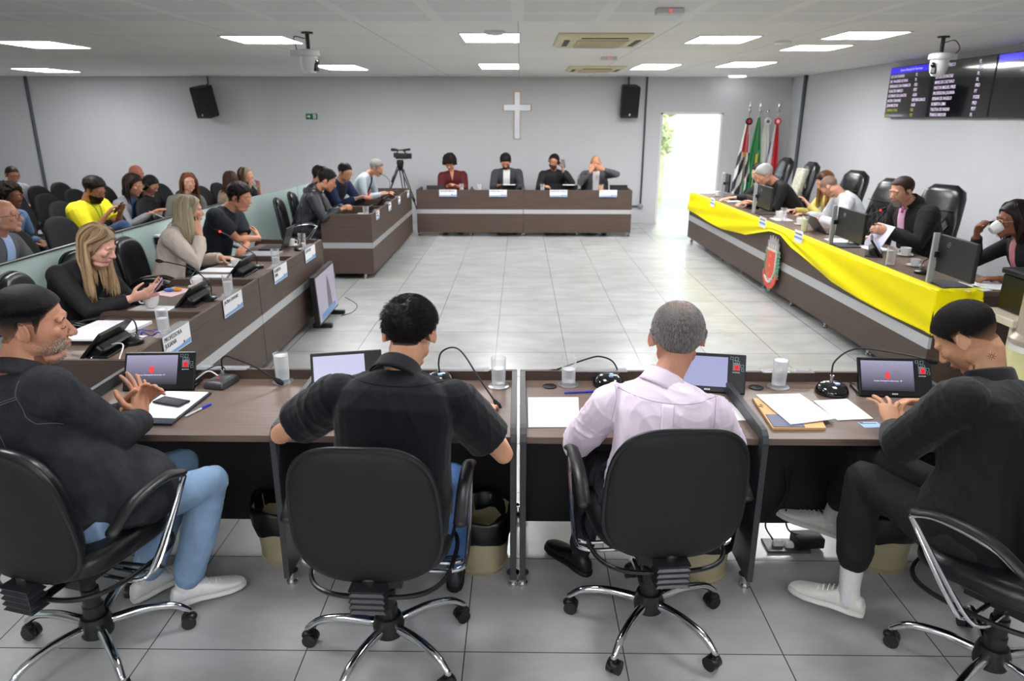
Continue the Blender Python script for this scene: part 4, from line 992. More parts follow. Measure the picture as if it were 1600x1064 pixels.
laptop((3.30, 7.62, TOPD), -90, 'open dark laptop on the dais before the bending man in a pale shirt', 128, w_=.36)
for x, l, o in ((-1.42, 'black laptop screen on the back desk left of the woman in red', 0), ):
    t = thing('laptop', l, 'laptop', (x, 12.2, .70), PI); MB().box((0, 0, .07), (.30, .012, .12), rotm(14, 0, 0)).build('lid', BLACK, t, bevel=.003); MB().box((0, .07, .006), (.3, .16, .012)).build('keyboard_base', BLACK, t)
for x, l in ((-.18, 'black tablet leaning on the back desk before the grey jacket man'), (.82, 'black tablet leaning on the back desk before the man with the phone'), (1.66, 'black tablet leaning at the right end of the back desk')):
    t = thing('voting_terminal', l, 'terminal', (x, 12.2, .70), PI)
    MB().box((0, -.02, .075), (.30, .02, .17), rotm(48, 0, 0)).build('slab', TB, t, bevel=.004); MB().box((0, .0, .006), (.28, .12, .012)).build('stand_foot', TB, t)
    if x < 1: MB().box((0, -.02, .142), (.2, .11, .004)).build('paper_on_top', PAPER, t)
# tall thin things on far left desk
for i, (y, l) in enumerate(((9.35, 'grey voting terminal before the puffer jacket man'), (10.35, 'dark voting terminal before the man in blue, seen from behind'), (11.35, 'dark voting terminal at the far end of the far left desk'))):
    t = thing('voting_terminal', l, 'terminal', (-1.98, y, .70), R(-90))
    MB().box((0, 0, .07), (.28, .02, .15), rotm(-40, 0, 0)).build('slab', TB, t, bevel=.004); MB().box((0, 0, .006), (.26, .12, .012)).build('stand_foot', TB, t)

# ---- dais monitors (their backs to the hall) with silver column stands
def monitor(x, y, label, w_=.44, h=.36, turn=0, logo=True, bot=.09):
    t = thing('desktop_monitor', label, 'monitor', (x, y, TOPD), R(-90)+R(turn))
    # local: +x = towards camera (-y world after rotation), -y -> hall side (-x world)
    MB().box((.06, .11, .006), (.26, .20, .012)).build('stand_base', mat('stand_dark', '#4a4b4f', .35, .4), t, bevel=.004)
    MB().box((0, .0, h/2+.006), (.022, .042, h+.012)).build('stand_column', mat('column_silver', '#c4c7ca', .3, .5), t, bevel=.004)
    MB().box((w_/2-.005, .045, h-(h-bot)/2), (w_, .028, h-bot)).build('housing', mat('monitor_back', '#1e1f20', .38), t, bevel=.006)
    MB().box((.0, .02, h*.6), (.05, .04, .04)).build('neck', BLACK, t)
    if logo:
        q = MB().tube(rim(.036, .036, n=2, curve=0, taper=0, y=.028, r=.002, seg=24), .0016, n=5); q.v = [v+V((w_*.28, 0, h*.84)) for v in q.v]; q.build('round_logo', mat('logo_grey', '#8b8e91', .4), t)
        text('DELL', .013, mat('logo_grey', '#8b8e91', .4), t, (w_*.28, .0295, h*.84), (R(90), 0, 0), align='CENTER')
    return t
monitor(3.02, 5.19, 'monitor seen from behind on the dais, nearest one, before the woman with the cup')
monitor(2.985, 6.85, 'monitor seen from behind on the dais, left of the man reading a paper', .56)
monitor(2.975, 9.19, 'monitor seen from behind on the dais, before the grey haired man in black', .50)
monitor(3.06, 11.0, 'thin monitor at the far end of the dais beside the doorway', .2, logo=False)
t = terminal((3.22, 6.3, TOPD), -65, 'black voting terminal seen from behind on the dais, before the man reading', tilt=35, detail=False)
t = terminal((3.18, 9.75, TOPD), -90, 'black voting terminal seen from behind on the dais, before the grey haired man', tilt=30, detail=False)
for (x, y, w_, d_, l, a_) in ((3.2, 5.05, .2, .28, 'white papers beside the nearest dais monitor', 15), (3.42, 5.12, .22, .3, 'white papers under the hand of the woman with the cup', -25), (3.3, 6.62, .2, .28, 'white papers beside the monitor of the man reading', 10), (3.12, 8.6, .2, .24, 'white papers on the dais behind the middle plate', 0), (3.15, 7.05, .18, .26, 'small white paper on the dais left of the second monitor', 5), (3.2, 9.95, .2, .25, 'white papers at the hands of the grey haired man on the dais', 8), (3.1, 10.6, .2, .3, 'white papers far along the dais by the doorway', 0)):
    q = rotm(0, 0, a_); c = [V((x, y, 0))+q @ V((sx*w_/2, sy*d_/2, 0)) for sx, sy in ((-1, -1), (1, -1), (1, 1), (-1, 1))]
    sheet('paper_sheets', [(p.x, p.y) for p in c], TOPD+.001, l, 'paper', th=.004, lines=4)
sheet('paper_strip', [(3.12, 5.02), (3.3, 4.97), (3.31, 5.01), (3.13, 5.07)], TOPD+.006, 'yellow-green strip on the white papers by the nearest dais monitor', m=mat('lime_paper', '#dff04a', .5))
glass_of_water((3.08, 8.42, TOPD), 'clear plastic bottle shaped glass on the dais behind the middle plate', .5, False, h=.16)
glass_of_water((3.02, 7.62, TOPD), 'pale tall glass on the dais between the two plates', .8, False, h=.17, liquid=mat('pale_drink', '#d9d6a8', .2))
for x, y, l in ((3.15, 8.75, 'white cup on the dais beside the bottle'), (3.05, 11.2, 'white cup near the far end of the dais'), (3.18, 8.15, 'white cup behind the middle plate of the dais')):
    cup((x, y, TOPD), l, s=1.3)

# ---- floor screen leaning by the left row
t = thing('floor_screen', 'flat screen standing on the floor against the left desk row', 'screen', (-1.90, 6.80, 0))
T = M.Rotation(R(2), 4, 'Z') @ M.Translation((0, 0, .05)) @ Euler((0, R(-3), 0)).to_matrix().to_4x4()
q = MB().box((0, 0, .235), (.05, .80, .47)); xf(q, T).build('housing', BLACK, t, bevel=.006)
SP = mat('floor_screen_picture', '#101010', .2, emit='#a79fb2', es=.7, var=0)
q = MB().box((.026, 0, .235), (.003, .75, .43)); sc_ = xf(q, T).build('display', SP, t)
q = MB().prism([(-.02, .05), (.16, .05), (.14, .2), (.10, .3), (.05, .38), (.01, .28)], (.0285, 0, .02), (0, 1, 0), (0, 0, 1), .001); xf(q, T).build('picture_figure', mat('pic_grey', '#101010', .3, emit='#5c5664', es=.7), sc_)
q = MB().prism([(-.30, .0), (.28, .0), (.28, .06), (-.30, .06)], (.0288, 0, .03), (0, 1, 0), (0, 0, 1), .001); xf(q, T).build('picture_blue_band', mat('pic_blue', '#101010', .3, emit='#5a86b8', es=.8), sc_)
for s_ in (-1, 1): MB().box((.02, s_*.25, .02), (.18, .05, .04)).build('stand_foot', BLACK, t, bevel=.005)
cable('black_cable', [(-1.80, 7.15, .15), (-1.70, 7.22, .05), (-1.72, 7.1, .006), (-1.8, 6.95, .006)], .004, BLACK, 'thin black cable hanging behind the floor screen')

# ---- TV camera on tripod behind the far left desk
t = thing('video_camera', 'professional video camera pointing right, on the tripod by the back wall', 'video camera', (-2.09, 12.9, 1.205))
t.scale = (.82, .82, .82)
CB = mat('camera_body', '#141517', .5)
MB().box((.02, 0, .08), (.26, .13, .12)).box((-.10, 0, .10), (.10, .14, .1)).build('body', CB, t, bevel=.015)
MB().tube([(.12, 0, .08), (.17, 0, .08)], .055, n=16).box((.19, 0, .08), (.07, .12, .11)).build('lens_hood', CB, t)
MB().tube(bez([(-.08, 0, .14), (-.06, 0, .19), (.04, 0, .20), (.1, 0, .15)], 12), .014).build('top_handle', CB, t, smooth=True)
MB().tube([(-.18, 0, .21), (-.08, 0, .205)], [.035, .025], n=12).build('viewfinder', CB, t, smooth=True)
MB().tube([(.06, 0, .20), (.19, 0, .215)], .024, n=12).build('shotgun_microphone', CB, t, smooth=True)
t = thing('camera_tripod', 'black tripod carrying the video camera, behind the far left desk', 'tripod', (-2.11, 12.9, 0))
t.scale = (.93, .93, .927)
MB().lathe([(.03, 1.10), (.05, 1.13), (.06, 1.20), (.07, 1.24), (.06, 1.30), (0, 1.30)], n=16).build('fluid_head', CB, t, smooth=True)
for a in (200, 330, 85):
    d = V((math.cos(R(a)), math.sin(R(a)), 0)); s_ = V((-d.y, d.x, 0))
    q = MB(); q.tube([d*.05+s_*.03+V((0, 0, 1.12)), d*.30+s_*.02+V((0, 0, .55))], .011); q.tube([d*.05-s_*.03+V((0, 0, 1.12)), d*.30-s_*.02+V((0, 0, .55))], .011); q.tube([d*.28+V((0, 0, .6)), d*.5+V((0, 0, .015))], .013)
    l = q.build('leg', CB, t, smooth=True); MB().ell(d*.3+V((0, 0, .56)), (.025, .025, .04)).build('leg_lock', CB, l)
MB().tube([(-.04, 0, 1.22), (-.15, -.1, .92)], .009).tube([(-.125, -.077, 1.0), (-.16, -.105, .90)], .015).build('pan_handle', CB, t, smooth=True)

# ---- flags
def flag(x, y, cols, label, top='spear', rnd=0, rosette=None):
    t = thing('flag_on_pole', label, 'flag', (x, y, 0)); r_ = random.Random(rnd)
    MB().cyl((0, 0, 0), (0, 0, 2.02), .013).build('pole', mat('pole_metal', '#b9b3a0', .3, .6), t, smooth=True)
    q = MB(); q.ell((0, 0, 2.03), .03); 
    if top == 'spear': q.lathe([(.006, 2.05), (.012, 2.07), (.022, 2.11), (.0, 2.20)], n=8)
    q.build('finial', mat('finial_silver', '#c8c8c8', .25, .8), t, smooth=True)
    MB().lathe([(0, 0), (.14, 0), (.14, .03), (.03, .06), (0, .06)], n=20).build('pole_foot', BLACK, t, smooth=True)
    # hanging folded cloth: narrow at the top, wide below
    N, Q = 60, 48; vs = []
    for j in range(Q+1):
        v = j/Q; z = 1.93-v*1.33; wd = .035+.30*v**.85; am = .012+.035*v
        for i in range(N+1):
            u = i/N; vs.append(V((-wd*.72+wd*u+.03*v, am*math.sin(u*PI*2*3.2+v*1.5+rnd)-.02, z-.06*u*v)))
    fs = [(j*(N+1)+i, j*(N+1)+i+1, (j+1)*(N+1)+i+1, (j+1)*(N+1)+i) for j in range(Q) for i in range(N)]
    mb = MB(); mb.add(vs, fs)
    ms = []; mi = []
    for c in cols['mats']:
        ms.append(mat('flag_'+c, c, .7, sheen=.2))
    for j in range(Q):
        for i in range(N): mi.append(cols['f'](i/N, j/Q))
    mb.mi = mi; o = mb.build('flag_cloth', ms, t, smooth=True, autosm=0)
    sd = o.modifiers.new('s', 'SOLIDIFY'); sd.thickness = .003
    if rosette:
        MB().lathe([(0, 0), (.065, 0), (.06, .012), (.035, .02), (0, .02)], (-.0, -.03, 1.86), rot=rotm(90, 0, 0)).build('rosette', mat('ros'+rosette[0], rosette[0], .6), t, smooth=True)
        MB().lathe([(0, 0), (.03, 0), (.028, .006), (0, .008)], (-.0, -.052, 1.86), rot=rotm(90, 0, 0)).build('rosette_centre', mat('ros'+rosette[1], rosette[1], .6), t)
    return t
def f_sp(u, v):   # black and white stripes with a red canton
    if v < .42: return 2 if (.25 < u < .75 or v > .2 and u < .8) and not (u < .15) else 1
    if v < .5 and .35 < u < .7: return 3
    return 0 if int((u*5+v*6)) % 2 else 1
def f_br(u, v):
    s = (u-.5)+(v-.55)*.25
    if v > .45 and abs(u-.72) < .16-(abs(v-.62)*.3): return 1 if abs(u-.72) > .06 or v < .55 else 2
    return 0
flag(4.05, 13.28, {'mats': ['#15161a', '#e8e6e2', '#c01f26', '#e0a030'], 'f': f_sp}, 'flag with black and white stripes and red corner, leftmost of the four flags', rnd=1, rosette=('#1a1a1c', '#c8303c'))
flag(4.24, 13.30, {'mats': ['#1f8a4c', '#e8c41c', '#26407e'], 'f': f_br}, 'green and yellow flag, second of the four flags', rnd=2.2)
flag(4.40, 13.34, {'mats': ['#e9e7e0', '#dcdcd8'], 'f': lambda u, v: 0}, 'plain white flag, third of the four flags', rnd=3.1, top='ball', rosette=('#dfe0e2', '#5a5c60'))
flag(4.57, 13.32, {'mats': ['#c51f2b', '#eceae6', '#3a4690'], 'f': lambda u, v: 0 if u > .5 else (1 if u > .18 or v < .3 else 2)}, 'red flag with white and blue folds, rightmost of the four flags', rnd=4, rosette=('#d23a44', '#f0e4e4'))

# ---- cart, printer and decorated can at the right edge
BEI = mat('beige_laminate', '#d6cbb4', .5)
t = thing('side_cart', 'beige cart table at the near end of the dais, under the black device', 'table', (3.47, 4.62, 0))
MB().box((0, 0, .66), (.60, .36, .05)).build('tabletop', BEI, t, bevel=.006)
for sx in (-1, 1):
    for sy in (-1, 1): MB().box((sx*.25, sy*.14, .318), (.06, .03, .636)).build('leg', BEI, t, bevel=.004)
MB().box((.0, .0, .30), (.56, .24, .02)).build('shelf', BEI, t)
t = thing('desktop_printer', 'black boxy printer with two small stickers on the beige cart', 'printer', (3.50, 4.64, .685))
MB().box((0, 0, .12), (.44, .30, .24)).build('body', mat('printer_black', '#141516', .3), t, bevel=.012)
MB().box((0, 0, .262), (.46, .32, .04)).build('scanner_lid', mat('printer_lid', '#1f2022', .4), t, bevel=.01)
MB().box((-.14, -.152, .20), (.055, .003, .028)).build('cream_sticker', mat('sticker_cream', '#cdbfa2', .6), t)
MB().box((-.04, -.152, .19), (.05, .003, .04)).build('green_sticker', mat('sticker_green', '#5f8f7a', .6), t)
t = thing('coffee_urn', 'tall cylindrical drink container with a coloured label, at the right edge', 'container', (3.05, 4.03, 0))
MB().lathe([(0, .0), (.14, .0), (.14, .66), (0, .66)], n=30).build('pedestal', mat('urn_white', '#d9d9d4', .4), t, smooth=True)
MB().lathe([(.142, .28), (.143, .28), (.143, .62), (.142, .62)], n=40).build('label_band', mat('urn_label', '#c9c890', .5, var=.2, vs=8), t, smooth=True)
q = MB()
for a in (200, 215, 232, 250): q.ell((.143*math.cos(R(a)), .143*math.sin(R(a)), .40), (.02, .02, .05), rotm(0, 15, 0), n=10, m=6)
q.build('red_print', REDP, t)
MB().lathe([(.145, .66), (.15, .67), (.15, .69), (.12, .72), (.12, 1.2), (0, 1.2)], n=30).build('upper_vessel', mat('urn_tan', '#a89c8c', .3, .2), t, smooth=True)

# ---- waste bins with black liners
def bin_(x, y, l):
    t = thing('waste_bin', l, 'bin', (x, y, 0), 0)
    MB().lathe([(0, 0), (.115, 0), (.125, .02), (.118, .024), (.14, .27), (.132, .27), (.11, .02), (0, .015)], n=30).build('bucket', mat('bin_cream', '#a39a7c', .45), t, smooth=True, autosm=50)
    vs = []; q = MB(); rr = []
    for k, (r, z) in enumerate(((.139, .16), (.150, .20), (.153, .262), (.148, .285), (.130, .275), (.122, .2))):
        rr.append([V(((r+.006*math.sin(i*1.7+k))*math.cos(2*PI*i/30), (r+.006*math.sin(i*1.7+k))*math.sin(2*PI*i/30), z+.012*math.sin(i*.9+k*.6))) for i in range(30)])
    q.loft(rr, cap=False); q.build('black_liner', mat('liner_black', '#0c0c0e', .35), t, smooth=True, autosm=0)
bin_(-1.06, 2.86, 'cream waste bin with black liner beside the left black chair, under the desk')
bin_(-.17, 2.80, 'cream waste bin with black liner under the desk, right of the black polo man')
bin_(.80, 2.75, 'cream waste bin half hidden behind the chair of the pink-shirted man')
bin_(1.64, 2.84, 'cream waste bin behind the legs of the man in the black jacket')
# power socket and cables under desk
t = thing('floor_outlet', 'open black floor outlet with white plugs under the right front desk', 'outlet', (1.26, 2.93, 0))
MB().box((0, 0, .006), (.20, .11, .012)).build('plate', mat('outlet_steel', '#55585a', .35, .6), t, bevel=.003)
MB().box((.10, .01, .035), (.13, .09, .05), rotm(0, 0, 5)).build('adapter_block', BLACK, t, bevel=.006)
MB().box((-.04, .0, .02), (.05, .03, .03)).box((.01, -.01, .018), (.04, .035, .028)).build('white_plugs', WHITE, t, bevel=.008)
cable('black_cable', [(1.20, 2.94, .03), (1.16, 2.95, .12), (1.24, 2.96, .25), (1.22, 2.96, .40)], .004, BLACK, 'black power cable rising from the floor outlet, left one of two')
cable('black_cable', [(1.36, 2.94, .05), (1.27, 2.95, .08), (1.25, 2.96, .2), (1.255, 2.96, .38)], .004, BLACK, 'black power cable rising from the floor outlet adapter, right one of two')
for y in ():
    pass
# public seating
spots = []

# ================================================================ PEOPLE
def merge_mesh(mb, voxel, it=3, fac=.5):
    """fuse overlapping closed shapes into one continuous smooth surface"""
    me = mb.mesh('tmp'); o = bpy.data.objects.new('tmp', me); COL.objects.link(o)
    r = o.modifiers.new('r', 'REMESH'); r.mode = 'VOXEL'; r.voxel_size = voxel; r.use_smooth_shade = True
    if it: s = o.modifiers.new('s', 'SMOOTH'); s.factor = fac; s.iterations = it
    dg = bpy.context.evaluated_depsgraph_get(); out = bpy.data.meshes.new_from_object(o.evaluated_get(dg))
    bpy.data.objects.remove(o); bpy.data.meshes.remove(me)
    return out
def coords(me):
    a = np.empty(len(me.vertices)*3); me.vertices.foreach_get('co', a); return a.reshape(-1, 3)
def setco(me, a): me.vertices.foreach_set('co', a.ravel()); me.update()
def finish(me, name, m, parent, off):
    setco(me, coords(me)-np.array(off)); me.materials.clear()
    for q in (m if isinstance(m, (list, tuple)) else [m]): me.materials.append(q)
    me.polygons.foreach_set('use_smooth', [True]*len(me.polygons))
    o = bpy.data.objects.new(name, me); COL.objects.link(o); o.parent = parent; return o
_rng = np.random.RandomState(4)
WV = [(_rng.normal(size=3), _rng.uniform(0, 6.28)) for _ in range(14)]
def folds(co, nr, amp, freq, aniso=(1, 1, 1), seed=0):
    """cheap cloth folds: warped sine ridges"""
    p = co*np.array(aniso)*freq; s = np.zeros(len(co)); w = np.zeros((len(co), 3))
    for k in range(3):
        d, ph = WV[(k+seed) % 14]; w[:, k] = np.sin(p @ d*.6+ph)
    q = p+w*1.3
    for k in range(4):
        d, ph = WV[(k+5+seed) % 14]; d = d/np.linalg.norm(d)
        s += (1-np.abs(np.sin(q @ d*(1+.5*k)+ph)))**2/(1+.5*k)
    s = s/2.4-.33
    return co+nr*(s*amp)[:, None]
def normals(me):
    a = np.empty(len(me.vertices)*3); me.vertices.foreach_get('normal', a); return a.reshape(-1, 3)
def bvh(me):
    vs = [v.co.copy() for v in me.vertices]; return BVHTree.FromPolygons(vs, [tuple(p.vertices) for p in me.polygons])
def fwd(h): return V((math.sin(R(h)), math.cos(R(h)), 0))
def rgt(h): return V((math.cos(R(h)), -math.sin(R(h)), 0))
def headm(yaw, pitch=0, roll=0):
    return M.Rotation(R(-yaw), 3, 'Z') @ M.Rotation(R(-pitch), 3, 'X') @ M.Rotation(R(roll), 3, 'Y')
def ik(a, b, l1, l2, pole):
    d = b-a; L = d.length; mx = (l1+l2)*.995
    if L > mx: b = a+d*(mx/L); d = b-a; L = mx
    n = d/L; x = (l1*l1-l2*l2+L*L)/(2*L); h = math.sqrt(max(0, l1*l1-x*x)); p = V(pole); p = p-n*p.dot(n)
    if p.length < 1e-4: p = V((0, 0, -1))-n*n.z*-1
    return a+n*x+p.normalized()*h, b

SKINS = {}
def skin(c):
    return mat('skin'+c, c, .5, var=.07, vs=22, spec=.35, bump=.06, bs=160)

def head_shapes(mb, H, m, s=1, fem=False, fat=0, eyes=True):
    def P(x, y, z): return H+m @ (V((x, y, z))*s)
    def E(c, r, rot=None):
        q = m if rot is None else m @ rot
        mb.ell(P(*c), [a*s for a in r], q, 20, 14)
    j = .92 if fem else 1
    E((0, -.014, .036), (.077, .096, .086)); E((0, .02, -.012), (.067*j+fat*.006, .072, .085))
    E((0, .030, -.045), (.054*j+fat*.012, .056, .055)); E((0, .062, -.088), (.026*j, .022, .020))
    for x in (-1, 1):
        E((x*.046*j, .002, -.052), (.020+fat*.008, .036, .030), rotm(-20, 0, 0))
        E((x*.040, .060, -.010), (.024, .022, .022))       # cheek
        E((x*.028, .077 if not fem else .073, .027), (.027, .012, .012))        # brow
        E((x*.011, .098, -.027), (.009, .010, .008))       # nostril wing
        E((x*.031, .0745, .006), (.016, .0125, .0105))     # lids
        # ear: disc with raised rim
        q = rotm(18, 0, x*-24)
        E((x*.080, -.012, .0), (.008, .017, .029), q)
        pts = [P(*(V((x*.084, -.012, 0))+q @ V((x*.004, .019*math.cos(a)-.001, .030*math.sin(a)+.001)))) for a in np.linspace(-1.4, 3.7, 12)]
        mb.tube(pts, .0045*s, n=6)
    E((0, .078, .034), (.030, .012, .016))
    mb.tube([P(0, .080, .022), P(0, .096, -.004), P(0, .106, -.022)], [.0075*s, .009*s, .0125*s], n=10)
    E((0, .086, -.050), (.024, .010, .0065)); E((0, .084, -.062), (.021, .010, .0075))
    if fat: E((0, .03, -.095), (.05, .045, .025))

FING = [(.024, .070, .0085), (.008, .079, .0088), (-.009, .074, .0085), (-.025, .058, .0075)]
def hand_shapes(mb, wr, d, pal, side, curl=(.5, .5, .5, .5), thumb=.4, spread=.1, s=1.0):
    """wrist, finger direction, palm normal (towards where the palm faces), side +1 right / -1 left"""
    d = V(d).normalized(); n = V(pal); n = (n-d*n.dot(d)).normalized(); x = d.cross(n)*side   # x: towards the thumb (index) side
    B = M((x, d, n)).transposed()
    if B.determinant() < 0: pass
    def P(a, b, c): return wr+(x*a+d*b+n*c)*s
    mb.tube([P(0, -.02, 0), P(0, .015, 0), P(.0, .05, 0), P(.0, .088, .0)], [(.027*s, .019*s), (.032*s, .018*s), (.041*s, .0155*s), (.039*s, .012*s)], n=14, up=n)
    mb.ell(P(.024, .028, .010), (.020*s, .020*s, .020*s))
    for i, (ox, L, r) in enumerate(FING):
        c = curl[i] if hasattr(curl, '__len__') else curl
        a0 = c*.75; p = P(ox*1.05, .084, 0); side_ = (ox/.024)*spread; dirn = (d+x*side_).normalized()
        pts = [P(ox*.95, .055, 0), p]; a = a0
        for k, fr in enumerate((.45, .32, .23)):
            v = dirn*math.cos(a)+n*math.sin(a); p = p+v*L*fr*s*1.05; pts.append(p); a += c*(1.15 if k == 0 else .8)
        mb.tube(pts, [r*s, r*1.02*s, r*.97*s, r*.9*s, r*.78*s], n=9)
    v1 = (x*.75+d*.65+n*(.2+thumb*.4)).normalized(); v2 = (x*(.45-thumb*.7)+d*.85+n*(.25+thumb*.5)).normalized()
    p0 = P(.022, .018, .004); p1 = p0+v1*.042*s; p2 = p1+v2*.034*s; p3 = p2+(v2+d*.2-x*thumb*.3).normalized()*.026*s
    mb.tube([p0, p1, p2, p3], [.015*s, .0115*s, .0105*s, .0085*s], n=10)

def torso(mb, Pv, N, h, hs, W=1, D=1, k=1, bottom=-.06, belly=0, chest=0, bulge=-.03, top=True, hipw=1, hipd=1):
    """lofted trunk from hips to neck"""
    ctrl = (Pv+N)/2+fwd(h)*bulge
    rings = []
    T = [(bottom/.5, .172*hipw, .125*hipd, 0), (0, .178*hipw, .135*hipd, 0), (.18, .165, .125*(hipd+1)/2, 0), (.38, .156, .116, 0), (.58, .166, .118, 0), (.75, .182, .118, 0), (.86, .178, .104, 0), (.93, .140, .088, 0), (.975, .098, .076, 0), (1.0, .074, .068, 0)]
    for t, a, b, c in T:
        u = min(max(t, 0), 1); p = Pv*(1-u)**2+ctrl*2*u*(1-u)+N*u*u
        if t < 0: p = Pv+V((0, 0, -1))*abs(t)*.5
        tg = ((ctrl-Pv)*(1-u)+(N-ctrl)*u).normalized()
        hh = lerp(h, hs, u); x = rgt(hh); x = (x-tg*x.dot(tg)).normalized(); y = tg.cross(x)
        aa = a*W*k; bb = b*D*k; off = 0
        if .02 < t < .7: e = belly*math.sin(PI*min(1, (t+.05)/.65)); bb += e*.5; aa += e*.35; off = e*.45
        if .5 < t < .9: off += chest*.5; bb += chest*.5
        ring = []
        for i in range(28):
            an = 2*PI*i/28; ca, sa = math.cos(an), math.sin(an)
            ring.append(p+x*(abs(ca)**.85*(1 if ca > 0 else -1)*aa)+y*(abs(sa)**.85*(1 if sa > 0 else -1)*bb+off))
        rings.append(ring)
    mb.loft(rings)

def shoe(parent, ank, toe_dir, m, sole, off, name='shoe', detail=False, s=1, pitch=0):
    d = V(toe_dir).normalized(); x = d.cross(V((0, 0, 1))).normalized(); up = x.cross(d).normalized()
    o = ank-up*.085*s-d*.055*s
    def ring(y, w, z0, z1, dx=0):
        return [o+d*y*s+x*((w*abs(math.cos(a))**.8*(1 if math.cos(a) > 0 else -1))+dx)*s+up*((z0+z1)/2+(z1-z0)/2*abs(math.sin(a))**.8*(1 if math.sin(a) > 0 else -1))*s for a in np.linspace(0, 2*PI, 22)[:-1]]
    S = [(-.012, .018), (0, .030), (.04, .036), (.10, .034), (.16, .044), (.21, .047), (.25, .038), (.272, .020), (.28, .008)]
    T = [.045, .075, .090, .088, .068, .054, .046, .038, .03]
    a = MB().loft([ring(y, w*.96, .018, t) for (y, w), t in zip(S, T)])
    a.tube([o+d*.045*s+up*.07*s, o+d*.05*s+up*.115*s], [.036*s, .034*s], n=14, round_cap=False)
    up_ = merge_mesh(a, .004 if detail else .008, 4); u = finish(up_, name, m, parent, off)
    sl = MB(); sl.loft([ring(y*1.015, w*1.08, 0, .026 if 0 <= y < .26 else .022) for (y, w) in S]); sl.build('sole', sole, u, smooth=True, off=off, autosm=50)
    if detail:
        q = MB()
        for i in range(6):
            y = .095+i*.018; z = .098-i*.0075; q.tube([o+d*y*s+x*q_*.022*s+up*(z+(.003 if abs(q_) < .5 else -.006))*s for q_ in (-1, -.4, .4, 1)], .0032*s, n=6)
        q.build('laces', m, u, smooth=True, off=off)
    return u

